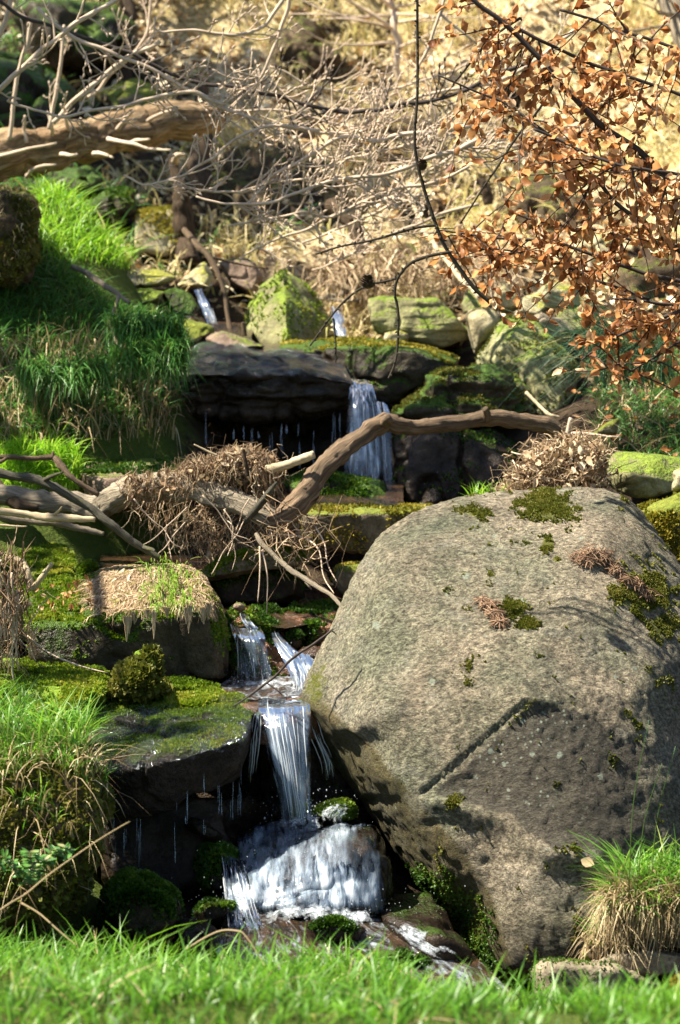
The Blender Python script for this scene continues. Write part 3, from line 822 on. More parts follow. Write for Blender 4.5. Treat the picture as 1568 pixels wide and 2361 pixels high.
# chipped recess below the long diagonal step, with the lower plate standing proud of it
RECESS = [(1212, 1612), (968, 1828), (1010, 1838), (1100, 1862), (1180, 1885), (1215, 1928), (1270, 1962), (1400, 1970), (1700, 1950), (1700, 1700), (1568, 1720), (1450, 1690), (1330, 1632)]
ins = in_poly(u, v, RECESS); dd = poly_dist(u, v, RECESS); sd = np.where(ins, dd, -dd)
fade = 1 - 0.97 * sstep(1215, 1330, u)
jag = 7 * fbm(np.stack([u / 60, v / 60, u * 0], 1), 1.0, 3, 5)
line_d = ((u - 1212) * 216 + (v - 1612) * 244) / 326.0               # distance below the diagonal line
rec = 0.0075 * sstep(-3, 5, sd + jag * 0.2) * fade + 0.007 * sstep(20, 42, line_d + jag) * sstep(4, 16, sd) * fade
groove = 0.007 * np.exp(-((line_d - 2) / 3.2) ** 2) * (ins | (dd < 12)) * sstep(955, 985, u) * (1 - sstep(1190, 1225, u))
low = 0.020 * np.exp(-((sd + 10) / 26.0) ** 2) * sstep(940, 1000, u) * (1 - sstep(1300, 1420, u)) * (v > 1830)
pl = 0.030 * sstep(0, 70, (v - (1990 + 0.15 * (u - 1000))) + 40 * fbm(np.stack([u / 120, v / 120, u * 0], 1), 1, 3, 6)) * (u > 900)
hollow = 0.035 * np.exp(-(((u - 1120) / 70.0) ** 2 + ((v - 2040) / 110.0) ** 2)) + 0.03 * np.exp(-(((u - 840) / 60.0) ** 2 + ((v - 1720) / 40.0) ** 2))
dent = 0
for (cu, cv, ru, rv, dep) in ((900, 1220, 40, 16, .010), (880, 1850, 40, 10, .012), (1320, 1150, 30, 8, .01), (1500, 1300, 6, 30, .008), (760, 1640, 12, 40, .012), (1010, 1900, 50, 8, .014), (1180, 1990, 60, 10, .012), (1060, 2120, 14, 60, .014), (1280, 2090, 60, 14, .010)):
    a = 0.7 * fbm(np.stack([u / 50, v / 50, u * 0 + cu], 1), 1, 2, 4)
    dent = dent + 0.6 * dep * np.exp(-(((u - cu) / ru + a) ** 2 + ((v - cv) / rv + a) ** 2))
for line in ([(1038, 1606), (1052, 1632), (1074, 1690)], [(1370, 1510), (1400, 1502), (1432, 1512)], [(1290, 1260), (1350, 1290), (1400, 1300), (1470, 1340)], [(880, 1215), (930, 1236), (955, 1232)], [(1075, 1255), (1110, 1262), (1150, 1290)], [(1175, 1420), (1210, 1440)], [(790, 1690), (830, 1730), (880, 1780), (950, 1828)], [(1240, 1280), (1260, 1340), (1250, 1400)], [(1430, 1180), (1480, 1240), (1530, 1300)]):
    ld = np.full(len(u), 1e9)
    for (x1, y1), (x2, y2) in zip(line[:-1], line[1:]):
        t_ = np.clip(((u - x1) * (x2 - x1) + (v - y1) * (y2 - y1)) / ((x2 - x1) ** 2 + (y2 - y1) ** 2), 0, 1)
        ld = np.minimum(ld, np.hypot(u - x1 - t_ * (x2 - x1) + jag * .8, v - y1 - t_ * (y2 - y1) + jag * .8))
    dent = dent + 0.009 * np.exp(-(ld / 3.5) ** 2)
w = np.stack([u / 90, v / 60, u * 0], 1)
chip = 0.0028 * fbm(w, 1, 3, 31) + 0.002 * np.abs(fbm(w, 3, 3, 33))
grain_ = 0.0026 * fbm(bv, 75, 3, 12) + 0.002 * fbm(bv, 24, 2, 13)
dep = (rec + groove - low + hollow + dent + chip) * front
bv = bv - bn * (dep + grain_)[:, None] * 1.0
bn = vnormals(bv, bf)
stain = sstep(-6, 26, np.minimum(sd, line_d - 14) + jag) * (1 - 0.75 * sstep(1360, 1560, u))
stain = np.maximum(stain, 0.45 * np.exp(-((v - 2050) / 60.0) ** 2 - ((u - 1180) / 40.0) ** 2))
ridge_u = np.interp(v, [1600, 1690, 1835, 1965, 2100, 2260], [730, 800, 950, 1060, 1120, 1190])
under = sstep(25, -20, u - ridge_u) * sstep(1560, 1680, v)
mossy = np.maximum(0.75 * sstep(60, -60, u - ridge_u + 20) * sstep(1900, 2080, v), 0.5 * sstep(2150, 2260, v) * (u < 1300))
mossy = np.maximum(mossy, 0.62 * np.exp(-((u - 730) / 45.0) ** 2 - ((v - 1580) / 90.0) ** 2))
PATCH = [((1262, 1170), 62, 36), ((1100, 1182), 34, 12), ((1480, 1370), 62, 50), ((1530, 1440), 34, 30), ((1265, 1255), 16, 22), ((1285, 1290), 12, 10), ((1180, 1405), 30, 24), ((1215, 1435), 24, 16), ((1050, 1850), 20, 14)]
pm = np.zeros(len(u))
for (cu, cv), ru, rv in PATCH:
    pm = np.maximum(pm, 1 - 0.5 * np.hypot((u - cu) / ru, (v - cv) / rv))
pm = np.clip(pm, 0, 1) * (front > 0.02)
mossy = np.maximum(mossy, sstep(0.30, 0.75, pm) * 0.8)
lich = np.zeros(len(u))
for (cu, cv, r_) in ((868, 1442, 11), (1202, 1388, 13), (1075, 1328, 10), (996, 1572, 8), (985, 1620, 5), (905, 1390, 5), (1030, 1370, 5), (1140, 1235, 6), (1340, 1240, 7), (1205, 1660, 9), (1130, 1730, 8), (1160, 1760, 7), (1095, 1790, 7), (1290, 1740, 9), (1170, 1820, 6), (1250, 1660, 5), (1385, 1790, 8), (1215, 1850, 6), (1330, 1380, 5), (1420, 1560, 6), (1010, 1480, 4)):
    lich = np.maximum(lich, np.clip(1.3 - np.hypot(u - cu, v - cv) / r_ * .8, 0, 1))
lich = lich * (bn[:, 1] < .1)
base = np.array([bv[:, 0].mean(), bv[:, 1].mean(), bv[:, 2].min()])
boulder = thing('boulder', 'huge pale grey sandstone boulder with a diagonal groove, right of the stream', 'boulder', base)
g = Geo(); g.add(bv, None, bf)
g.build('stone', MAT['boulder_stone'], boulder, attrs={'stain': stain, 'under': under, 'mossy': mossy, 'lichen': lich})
k = pm[bf].mean(1); kn = bn[bf].mean(1)[:, 1] < 0.2
for (sel_u, cnt, mt) in (((1000, 1340), 5200, 'olive_moss'), ((1400, 1600), 6500, 'olive_moss')):
    cu = u[bf].mean(1); cv_ = v[bf].mean(1)
    mg = Geo()
    msk = sstep(0.30, 1.0, k + 0.45 * fbm(bv[bf].mean(1), 26, 4, 5)) * kn * (cu > sel_u[0]) * (cu < sel_u[1])
    moss_tufts(mg, bv, bf, bn, cnt, 0.008, -1.0, 3, msk, -1)
    mg.build('moss', MAT[mt], boulder)
mg = Geo()
c3 = bv[bf].mean(1)
msk = sstep(0.30, 0.6, mossy[bf].mean(1) + 0.35 * fbm(c3, 14, 3, 9)) * (cv_ > 1990) * (cu < 1190) * kn
moss_tufts(mg, bv, bf, bn, 5200, 0.008, -2.0, 3, msk, -1)
mg.build('moss', MAT['dark_moss'], boulder)
ROCKS['boulder'] = (boulder, bv, bf, bn)

# ------------------------------------------------------------------ stones of the lower stream
rock('mat_block', 'square mossy block of stone under the dry hanging root mat', [(62, 1440, 7.05), (300, 1415, 6.98), (490, 1405, 6.95), (515, 1440, 7.0), (468, 1302, 7.5), (240, 1296, 7.55), (60, 1345, 7.45),
     (70, 1530, 7.02), (530, 1560, 6.98), (300, 1590, 7.0), (535, 1500, 7.05), (530, 1560, 7.5), (60, 1530, 7.6), (300, 1575, 7.6)], 'dark_moss_stone', 6, moss=9000, moss_size=0.010, moss_min=0.2, amp=0.016, freq=4.5, sharp=15)
rock('lower_slab', 'broad wet mossy slab that drips into the dark hollow beside the lower waterfall', slab([(130, 1680, 6.6), (225, 1775, 6.28), (330, 1762, 6.25), (420, 1742, 6.27), (560, 1700, 6.42), (592, 1640, 6.6), (560, 1600, 6.9), (200, 1606, 7.0), (110, 1640, 6.8)], 0.15, 0.05),
     'wet_slab_stone', 6, moss=11000, moss_size=0.0065, moss_mat='moss', moss_min=0.35, amp=0.014, freq=6, sharp=22, fine=0.003)
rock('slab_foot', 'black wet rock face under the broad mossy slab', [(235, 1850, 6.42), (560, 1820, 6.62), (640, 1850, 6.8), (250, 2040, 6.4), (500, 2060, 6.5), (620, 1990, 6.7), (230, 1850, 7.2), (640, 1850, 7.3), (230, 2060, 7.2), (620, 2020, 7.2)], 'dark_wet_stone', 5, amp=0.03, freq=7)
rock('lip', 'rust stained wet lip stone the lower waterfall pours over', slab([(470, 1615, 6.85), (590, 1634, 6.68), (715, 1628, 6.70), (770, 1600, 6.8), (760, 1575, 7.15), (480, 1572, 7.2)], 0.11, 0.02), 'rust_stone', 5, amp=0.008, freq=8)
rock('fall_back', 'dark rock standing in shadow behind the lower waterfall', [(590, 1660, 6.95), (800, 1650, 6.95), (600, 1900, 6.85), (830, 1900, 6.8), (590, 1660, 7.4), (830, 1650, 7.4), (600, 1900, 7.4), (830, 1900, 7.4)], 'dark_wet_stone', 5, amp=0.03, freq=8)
rock('moss_bank_rock', 'low cushion of brilliant green moss over a rock at the left edge', slab([(-150, 1640, 6.55), (0, 1636, 6.55), (130, 1640, 6.55), (240, 1592, 6.75), (252, 1556, 6.95), (190, 1520, 7.15), (60, 1508, 7.2), (-150, 1525, 7.2)], 0.16, 0.03), 'moss_mat_stone', 5, moss=15000, moss_size=0.014, moss_min=-0.2, amp=0.012, freq=7)
rock('moss_knob', 'small knob of yellow green moss below the square block', lump([(262, 1592), (276, 1556), (298, 1536), (318, 1516), (345, 1528), (372, 1562), (400, 1598), (330, 1606)], 6.74, 0.16), 'moss_mat_stone', 5, moss=4200, moss_mat='olive_moss', moss_size=0.018, moss_min=-0.9, moss_patch=-.6, amp=.035, freq=14)
rock('moss_strip', 'flat mossy stone between the knob of moss and the falls', slab([(340, 1620, 6.75), (470, 1625, 6.72), (525, 1600, 6.85), (500, 1575, 7.0), (390, 1560, 7.02)], 0.07, 0.02), 'moss_mat_stone', 5, moss=5000, moss_size=0.012, moss_min=0.0, moss_mat='moss', amp=0.01, freq=12)
rock('left_green', 'flat topped grey stone carpeted with green moss at the left edge above the block', slab([(-150, 1375, 7.45), (60, 1372, 7.45), (150, 1350, 7.5), (182, 1300, 7.75), (150, 1250, 8.0), (60, 1250, 8.05), (-150, 1270, 8.05)], 0.16, 0.02), 'mossy_stone', 5, moss=9000, moss_size=0.012, moss_min=0.4, amp=0.012, freq=7)
rock('moss_ball', 'fist sized ball of moss behind the square block', lump([(176, 1330), (182, 1300), (205, 1288), (226, 1305), (228, 1335), (200, 1350)], 7.55, 0.12), 'moss_mat_stone', 4, moss=1500, moss_size=0.012, moss_min=-0.6)
rock('plank', 'long thin mossy stone wedged like a plank below the driftwood', lump([(468, 1318), (500, 1290), (560, 1268), (705, 1252), (728, 1270), (722, 1300), (600, 1306), (530, 1322), (478, 1340)], 7.65, 0.25, 0.8), 'mossy_stone', 5, moss=2500, moss_size=0.010, moss_min=0.0, amp=0.007, freq=9)
rock('under_plank', 'dark mossy stone tucked under the plank shaped stone', lump([(480, 1345), (530, 1318), (640, 1310), (700, 1325), (705, 1380), (640, 1400), (500, 1402)], 7.75, 0.35, 0.8), 'dark_moss_stone', 5, moss=3000, moss_mat='dark_moss', moss_size=0.012, amp=0.012, freq=8)
rock('mossy_beam', 'rectangular stone with mossy face and pale flat top just left of the boulder', [(688, 1185, 8.0), (1005, 1178, 8.0), (1005, 1290, 8.02), (860, 1285, 8.02), (700, 1255, 8.02), (700, 1165, 8.3), (1000, 1160, 8.3), (1000, 1290, 8.4), (700, 1260, 8.4)], 'mossy_stone', 5, moss=2600, moss_mat='yellow_moss', moss_size=0.012, moss_min=-0.3, amp=0.008, freq=7, sharp=30)
rock('rust_ledge', 'rust coloured wet ledge with a mossy front beside the boulder', slab([(650, 1412, 7.5), (720, 1440, 7.32), (815, 1440, 7.3), (850, 1385, 7.85), (690, 1372, 7.9)], 0.11, 0.02), 'rust_stone', 5, moss=4500, moss_mat='dark_moss', moss_size=0.013, moss_min=-0.2, amp=0.01, freq=10)
rock('ledge_step', 'small dark wet step above the rust coloured ledge', lump([(650, 1390), (660, 1360), (720, 1348), (800, 1352), (830, 1390), (740, 1398)], 7.85, 0.2, 0.85), 'rust_stone', 4, amp=0.008, freq=9)
rock('mossy_corner', 'mossy stone squeezed between the beam shaped stone and the boulder', lump([(765, 1345), (780, 1310), (850, 1300), (860, 1360), (800, 1375)], 7.7, 0.25, 0.8), 'mossy_stone', 4, moss=900, moss_mat='yellow_moss', amp=0.01, freq=9)
rock('upper_lip', 'low wet stone that splits the small upper cascade', [(520, 1420, 7.3), (600, 1440, 7.22), (640, 1450, 7.3), (540, 1390, 7.6), (640, 1400, 7.65), (530, 1570, 7.18), (640, 1575, 7.18), (700, 1560, 7.2), (690, 1490, 7.35), (530, 1570, 7.6), (700, 1560, 7.6)], 'rust_stone', 5, amp=0.014, freq=9, moss=2200, moss_mat='dark_moss', moss_min=0.2)
rock('cascade_moss', 'wet moss lump between the two arms of the upper cascade', lump([(560, 1412), (575, 1395), (605, 1412), (640, 1450), (630, 1480), (600, 1462), (575, 1440)], 7.2, 0.12), 'moss_mat_stone', 4, moss=2500, moss_size=0.011, moss_min=-0.4)
rock('pebble', 'smooth pinkish grey pebble lying at the top of the upper cascade', lump([(534, 1402), (538, 1390), (552, 1386), (566, 1394), (568, 1408), (552, 1414)], 7.28, 0.07), 'pink_stone', 4, sharp=6, amp=0.002)
rock('moss_cobble', 'round black cobble capped with wet moss below the rust ledge', lump([(664, 1488), (668, 1466), (682, 1456), (696, 1468), (698, 1490), (680, 1500)], 7.25, 0.07), 'dark_moss_stone', 4, sharp=8, moss=500, moss_mat='dark_moss')
rock('orange_cobble', 'small orange stone beside the upper cascade near the boulder', lump([(735, 1495), (740, 1478), (755, 1474), (764, 1484), (762, 1500), (745, 1505)], 7.0, 0.06), 'rust_stone', 4, sharp=8, amp=0.003)
rock('brown_wet', 'brown wet stone pressed against the boulder at the upper cascade', lump([(700, 1540), (690, 1500), (720, 1490), (780, 1500), (770, 1560), (720, 1580)], 7.05, 0.2), 'rust_stone', 4, amp=0.015, freq=10)
# under the lower falls
rock('cascade_step', 'wide flat brown stone the lower cascade spills over', np.vstack([slab([(530, 1990, 6.34), (640, 2008, 6.25), (780, 2002, 6.24), (890, 1985, 6.34), (888, 1930, 6.45), (840, 1880, 6.70), (640, 1880, 6.72), (530, 1905, 6.62)], 0.17, -0.06), PP([(600, 1930, 6.42), (700, 1915, 6.46), (800, 1940, 6.4), (500, 2080, 6.22), (700, 2110, 6.13), (890, 2100, 6.2)])]), 'dark_wet_stone', 6, amp=0.018, freq=5, sharp=12, crease=.4)
rock('cascade_knob', 'small mossy stone catching spray right of the lower waterfall', lump([(715, 1880), (722, 1862), (760, 1852), (805, 1856), (812, 1880), (770, 1892)], 6.55, 0.2), 'moss_mat_stone', 4, moss=1400, moss_size=0.010, moss_min=-0.3)
rock('cascade_cheek', 'dark reddish wet rock at the right shoulder of the lower cascade', lump([(790, 1880), (850, 1890), (880, 1950), (885, 2010), (840, 2000), (800, 1930)], 6.52, 0.25), 'dark_wet_stone', 5, amp=0.015, freq=9)
rock('cascade_green', 'rounded stone with trailing green weed left of the lower cascade', lump([(462, 2000), (475, 1955), (510, 1940), (545, 1955), (550, 2050), (510, 2085), (468, 2070)], 6.36, 0.3), 'dark_moss_stone', 5, moss=2600, moss_mat='dark_moss', moss_size=0.014, moss_min=-0.5, amp=0.012, freq=9)
rock('stick_stone', 'thin brown stone under the dripping slab left of the lower cascade', lump([(425, 1900), (440, 1885), (490, 1905), (520, 1930), (500, 1945), (450, 1925)], 6.42, 0.15), 'dark_wet_stone', 4, amp=0.008)
rock('stream_moss', 'dark mossy boulder at the foot of the dripping hollow', lump([(225, 2110), (245, 2045), (290, 2015), (345, 2022), (398, 2055), (418, 2125), (370, 2200), (250, 2200)], 5.95, 0.4), 'dark_moss_stone', 5, moss=6000, moss_mat='dark_moss', moss_size=0.014, moss_min=0.0, amp=0.02, freq=7)
rock('stream_flat', 'flat black stone with a mossy edge between hollow and lower cascade', lump([(440, 2105), (470, 2068), (545, 2075), (552, 2100), (500, 2130), (450, 2160)], 6.1, 0.25), 'dark_moss_stone', 5, moss=1800, moss_mat='dark_moss', moss_size=0.012, amp=0.012)
rock('stream_low', 'dark wet stone low in the stream left of the white water', lump([(400, 2130), (450, 2110), (520, 2150), (520, 2230), (400, 2230)], 5.95, 0.3), 'dark_wet_stone', 4, amp=0.015)
rock('stream_green', 'low green weedy stone in the stream beside the foot of the boulder', lump([(830, 2200), (880, 2178), (950, 2185), (1000, 2215), (1010, 2260), (850, 2260)], 5.95, 0.3), 'dark_moss_stone', 5, moss=2500, moss_mat='dark_moss', moss_size=0.012, amp=0.012)
rock('stream_brown', 'brown wet stone awash below the lower cascade', lump([(690, 2145), (720, 2110), (790, 2105), (850, 2135), (850, 2180), (720, 2190)], 6.05, 0.25), 'dark_wet_stone', 4, amp=0.012, moss=700, moss_mat='dark_moss')
rock('stream_red', 'dark red wet slab awash between cascade and boulder', slab([(880, 2110, 6.2), (1000, 2150, 6.05), (1100, 2200, 6.1), (1000, 2060, 6.5), (880, 2060, 6.5)], 0.08, 0.02), 'dark_wet_stone', 4, amp=0.012)
# bottom right
rock('corner_slab', 'long low grey stone lying at the foot of the boulder by the grass', lump([(1215, 2232), (1250, 2208), (1330, 2212), (1440, 2228), (1535, 2262), (1545, 2340), (1440, 2340), (1235, 2310)], 5.62, 0.35, 0.8), 'sandstone', 5, moss=900, moss_mat='dark_moss', moss_size=0.007, moss_min=-0.2, amp=0.012, freq=7)
rock('corner_top', 'pale sunlit stone under the straw tussock in the bottom right corner', lump([(1330, 2235), (1395, 2196), (1530, 2188), (1610, 2200), (1600, 2262), (1500, 2256)], 5.72, 0.3, 0.8), 'sandstone', 5, amp=0.010, freq=7)
rock('yellow_corner', 'mound of golden yellow moss cut by the bottom right corner', lump([(1500, 2400), (1506, 2320), (1535, 2285), (1580, 2268), (1680, 2280), (1720, 2400)], 4.95, 0.35), 'moss_mat_stone', 5, moss=7000, moss_mat='yellow_moss', moss_size=0.013, moss_min=-0.6, amp=0.02, freq=9)

# ------------------------------------------------------------------ stones of the upper stream
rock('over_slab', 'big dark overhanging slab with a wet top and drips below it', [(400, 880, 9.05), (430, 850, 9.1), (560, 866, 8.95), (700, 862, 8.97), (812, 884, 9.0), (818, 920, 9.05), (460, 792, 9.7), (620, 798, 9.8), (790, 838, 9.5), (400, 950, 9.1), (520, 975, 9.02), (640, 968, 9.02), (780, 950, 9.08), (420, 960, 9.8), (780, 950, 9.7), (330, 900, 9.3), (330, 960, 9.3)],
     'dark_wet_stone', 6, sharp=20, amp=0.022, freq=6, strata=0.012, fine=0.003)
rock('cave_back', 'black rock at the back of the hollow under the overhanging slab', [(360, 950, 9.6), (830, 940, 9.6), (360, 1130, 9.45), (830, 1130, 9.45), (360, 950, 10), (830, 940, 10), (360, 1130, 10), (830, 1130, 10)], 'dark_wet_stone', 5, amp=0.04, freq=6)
rock('mid_slab', 'dark slab with a sunlit mossy rim right of the upper waterfall', [(645, 806, 9.75), (760, 800, 9.55), (860, 795, 9.45), (960, 808, 9.4), (1060, 838, 9.4), (650, 792, 10.1), (770, 780, 10.1), (870, 776, 10.1), (960, 795, 9.9), (1060, 830, 9.8), (1030, 870, 9.42), (940, 925, 9.4), (830, 930, 9.4), (700, 880, 9.8), (900, 930, 9.9)], 'dark_moss_stone', 6, moss=3500, moss_mat='yellow_moss', moss_size=0.012, moss_min=0.75, amp=0.016, freq=6)
rock('green_hump', 'humped dark stone with green moss right of the upper waterfall', lump([(895, 962), (925, 925), (962, 895), (1000, 856), (1055, 842), (1150, 846), (1200, 872), (1222, 925), (1215, 965), (1050, 985), (950, 985)], 8.95, 0.5, 0.7, 0.15), 'dark_moss_stone', 6, moss=2600, moss_mat='olive_moss', moss_size=0.010, moss_min=0.55, amp=0.03, freq=5, strata=0.02)
rock('wet_wall', 'dark green wet rock below the humped stone behind the curved branch', lump([(885, 1030), (930, 990), (1040, 975), (1150, 1000), (1225, 1050), (1225, 1175), (1100, 1200), (900, 1195)], 8.75, 0.5, 0.75, 0.2), 'dark_wet_stone', 6, moss=2200, moss_mat='dark_moss', moss_size=0.010, moss_min=0.3, amp=0.03, freq=6)
rock('fall_step', 'mossy step at the foot of the upper waterfall', lump([(648, 1115), (690, 1098), (800, 1098), (890, 1108), (915, 1150), (880, 1180), (680, 1180)], 8.5, 0.4, 0.8, 0.2), 'dark_moss_stone', 5, moss=2500, moss_mat='dark_moss', moss_min=0.3, amp=0.014)
rock('pink_slab', 'thin pinkish slab behind the driftwood at the left', slab([(180, 1088, 8.25), (260, 1108, 8.15), (370, 1105, 8.15), (450, 1090, 8.25), (470, 1048, 8.7), (190, 1050, 8.7)], 0.10, 0.05), 'pink_stone', 5, moss=1600, moss_mat='dark_moss', moss_min=0.8, amp=0.010)
rock('pyramid', 'pyramid shaped rock with one bright green sunlit side', [(652, 620, 10.5), (672, 628, 10.62), (562, 762, 10.35), (568, 705, 10.5), (600, 655, 10.58), (664, 800, 9.98), (657, 690, 10.22), (772, 748, 10.62), (724, 668, 10.75), (748, 806, 10.5), (580, 800, 10.3), (650, 640, 10.9), (760, 750, 10.8), (580, 760, 10.8)], 'green_stone', 6, sharp=40, amp=0.010, freq=6, moss=500, moss_mat='moss', moss_min=0.1)
rock('log_stone', 'long barrel shaped stone lying across the bank above the waterfall', [(838, 686, 10.05), (850, 735, 10.0), (868, 772, 10.05), (870, 680, 10.2), (1000, 690, 10.05), (1065, 735, 10.0), (985, 785, 9.95), (905, 765, 9.98), (1095, 765, 10.05), (1080, 800, 10.05), (1015, 812, 10), (870, 684, 10.5), (1000, 692, 10.5), (1090, 770, 10.5), (880, 760, 10.5)], 'green_stone', 6, sharp=16, amp=0.014, freq=7, strata=0.006)
rock('cream_wedge', 'small cream stone wedged under the barrel shaped stone', lump([(880, 785), (885, 765), (920, 760), (945, 770), (940, 790), (905, 795)], 9.95, 0.15), 'bright_stone', 4, amp=0.006)
rock('bone_rock', 'smooth cream boulder catching full sun on the upper right bank', lump([(1075, 722), (1092, 708), (1140, 708), (1160, 735), (1120, 800), (1095, 822), (1088, 800), (1105, 765)], 9.75, 0.25), 'bright_stone', 5, sharp=10, amp=0.010, freq=8)
rock('upright', 'small upright cream stone behind the smooth cream boulder', lump([(1138, 712), (1142, 665), (1165, 655), (1195, 682), (1200, 712), (1170, 725)], 10.0, 0.2), 'bright_stone', 5, amp=0.008)
rock('mossy_shoulder', 'large mossy rock sloping into the right bank above the curved branch', lump([(1095, 830), (1130, 755), (1170, 722), (1240, 726), (1290, 770), (1350, 860), (1360, 1000), (1220, 1010), (1150, 900)], 9.25, 0.5, 0.7, 0.3), 'green_stone', 6, moss=1800, moss_mat='olive_moss', moss_size=0.010, moss_min=0.1, amp=0.025, freq=5)
rock('lichen_rock', 'grey lichen covered rock behind the mossy right bank rock', lump([(1210, 735), (1245, 714), (1300, 730), (1335, 765), (1300, 800), (1240, 790)], 9.6, 0.3), 'sandstone', 5, amp=0.012)
rock('wedge_rock', 'wedge of stone with sunlit left end above the boulder at the right edge', [(1382, 1100, 7.95), (1420, 1046, 8.05), (1475, 1042, 8.1), (1400, 1085, 7.85), (1450, 1095, 7.75), (1475, 1050, 7.95), (1560, 1052, 8.0), (1620, 1060, 8.1), (1600, 1110, 7.9), (1500, 1150, 7.8), (1440, 1142, 7.8), (1385, 1115, 7.95), (1560, 1055, 8.4), (1420, 1060, 8.4), (1500, 1140, 8.3)], 'green_stone', 5, sharp=36, amp=0.008, freq=7)
rock('right_moss', 'brown rock with a thick yellow moss coat behind the boulder at the right edge', lump([(1468, 1170), (1568, 1118), (1680, 1120), (1720, 1380), (1568, 1400), (1520, 1300), (1480, 1215)], 7.3, 0.4, 0.75, 0.2), 'mossy_stone', 5, moss=6000, moss_mat='yellow_moss', moss_size=0.014, moss_min=-0.4, amp=0.015)
rock('edge_stone', 'small pale reddish stone at the right edge above the moss coated rock', lump([(1545, 1135), (1550, 1085), (1575, 1075), (1610, 1090), (1610, 1140)], 7.5, 0.15), 'bright_stone', 4, amp=0.006)
rock('flat_green', 'flat blue green stone leaning on the rushes of the right bank', lump([(1358, 1002), (1400, 970), (1432, 960), (1425, 1005), (1390, 1015)], 8.45, 0.2), 'mossy_stone', 4, amp=0.006)
UL = [('flat grey stone lying uppermost in the little pile left of the thin trickle', [(275, 645), (298, 624), (370, 624), (408, 640), (370, 658), (290, 664)], 10.1, 'bright_stone'),
      ('rounded stone with a light green top in the pile left of the thin trickle', [(278, 694), (300, 666), (350, 660), (382, 674), (372, 694), (320, 708)], 9.95, 'green_stone'),
      ('dark mossy stone slanting down to the thin trickle', [(362, 668), (400, 658), (442, 680), (468, 712), (450, 735), (400, 728)], 10.05, 'dark_moss_stone'),
      ('pale wedge stone with a dark underside at the head of the thin trickle', [(405, 660), (448, 622), (472, 606), (492, 640), (480, 660), (430, 664)], 10.6, 'bright_stone'),
      ('pale flat stone leaning against the bank behind the pyramid rock', [(495, 602), (550, 588), (590, 600), (612, 640), (590, 690), (530, 660)], 10.9, 'pink_stone'),
      ('small yellowish stone at the edge of the grass below the stone pile', [(308, 718), (345, 694), (362, 702), (372, 725), (330, 735)], 9.85, 'green_stone'),
      ('brown ledge stone with mossy edge beside the foot of the thin trickle', [(355, 740), (430, 732), (490, 752), (497, 772), (455, 795), (380, 775)], 9.75, 'mossy_stone'),
      ('flat pinkish stone on top of the overhanging slab', [(472, 780), (500, 764), (560, 778), (615, 800), (560, 812), (490, 800)], 9.65, 'pink_stone')]
for lab, ol, y, mt in UL:
    rock(lab[:12], lab, lump(ol, y, 0.28, 0.75, 0.25), mt, 5, amp=0.010, freq=8)
rock('yellow_square', 'square rock with bright yellow moss standing by the rotten post', [(312, 498, 11.4), (330, 486, 11.5), (405, 480, 11.5), (408, 562, 11.35), (380, 592, 11.35), (315, 572, 11.35), (312, 500, 11.8), (405, 482, 11.8), (405, 580, 11.8), (315, 575, 11.8)], 'bright_stone', 5, sharp=30, amp=0.014, moss=1200, moss_mat='yellow_moss', moss_min=0.4)
rock('dark_one', 'dark rounded rock in the shade under the fallen log', lump([(100, 430), (130, 395), (210, 385), (240, 410), (230, 450), (130, 460)], 11.6, 0.5), 'dark_moss_stone', 5, amp=0.03)
rock('dark_two', 'dark mossy rock in the gully between log and yellow rock', lump([(180, 460), (240, 430), (310, 440), (330, 500), (260, 530), (190, 500)], 11.4, 0.5), 'dark_moss_stone', 5, amp=0.03, moss=900, moss_mat='dark_moss')
rock('cliff_a', 'big dark blue green rock in the shade at the upper left edge', lump([(-150, 120), (40, 110), (130, 140), (190, 220), (180, 300), (60, 340), (-150, 340)], 13.0, 1.0, 0.7, 0.3), 'dark_moss_stone', 6, amp=0.07, freq=2.5)
rock('cliff_b', 'dark grey rock with a pale patch behind the fallen log', lump([(210, 200), (290, 170), (370, 190), (400, 260), (330, 300), (230, 290)], 13.3, 0.8, 0.7, 0.3), 'mossy_stone', 5, amp=0.05, freq=3)
rock('cliff_c', 'dark block of rock high in the shaded upper left corner', lump([(40, 20), (150, -20), (280, 0), (330, 90), (240, 150), (100, 130)], 14.0, 1.0, 0.7, 0.3), 'dark_moss_stone', 5, amp=0.06, freq=2.5)
rock('hill_stone_a', 'pale stone showing through the copper leaves on the right bank', lump([(1340, 560), (1380, 530), (1420, 545), (1430, 590), (1370, 610)], 10.6, 0.4), 'bright_stone', 4, amp=0.02)
rock('hill_stone_b', 'cream stone below the copper leaves above the lichen rock', lump([(1210, 690), (1260, 650), (1330, 660), (1340, 710), (1260, 725)], 10.0, 0.4), 'bright_stone', 5, amp=0.02)

BANKS = [('hollow browed earth bank behind the barrel shaped stone', [(880, 640), (930, 590), (1020, 575), (1090, 600), (1100, 670), (1000, 700)], 11.2, .5),
 ('dark earth bank behind the pyramid rock', [(600, 620), (650, 570), (740, 555), (790, 590), (780, 640), (680, 650)], 11.6, .5),
 ('tall dark earth bank under the pale bare branches in the middle', [(470, 560), (480, 400), (560, 340), (690, 350), (770, 400), (790, 540), (640, 600)], 12.3, .8),
 ('dark knoll of earth high on the slope left of the hanging twig', [(660, 330), (700, 240), (800, 230), (860, 300), (820, 360), (720, 370)], 13.0, .8),
 ('earth knoll on the slope behind the middle of the copper leaves', [(1150, 480), (1200, 420), (1300, 420), (1350, 480), (1300, 530), (1190, 530)], 11.9, .6),
 ('shadowed earth bank under the copper leaves on the right', [(1380, 700), (1440, 620), (1540, 610), (1620, 680), (1560, 740), (1440, 750)], 10.3, .5),
 ('low brown earth bank at the top centre of the slope', [(560, 150), (620, 90), (720, 80), (790, 130), (740, 190), (620, 200)], 14.2, .8)]
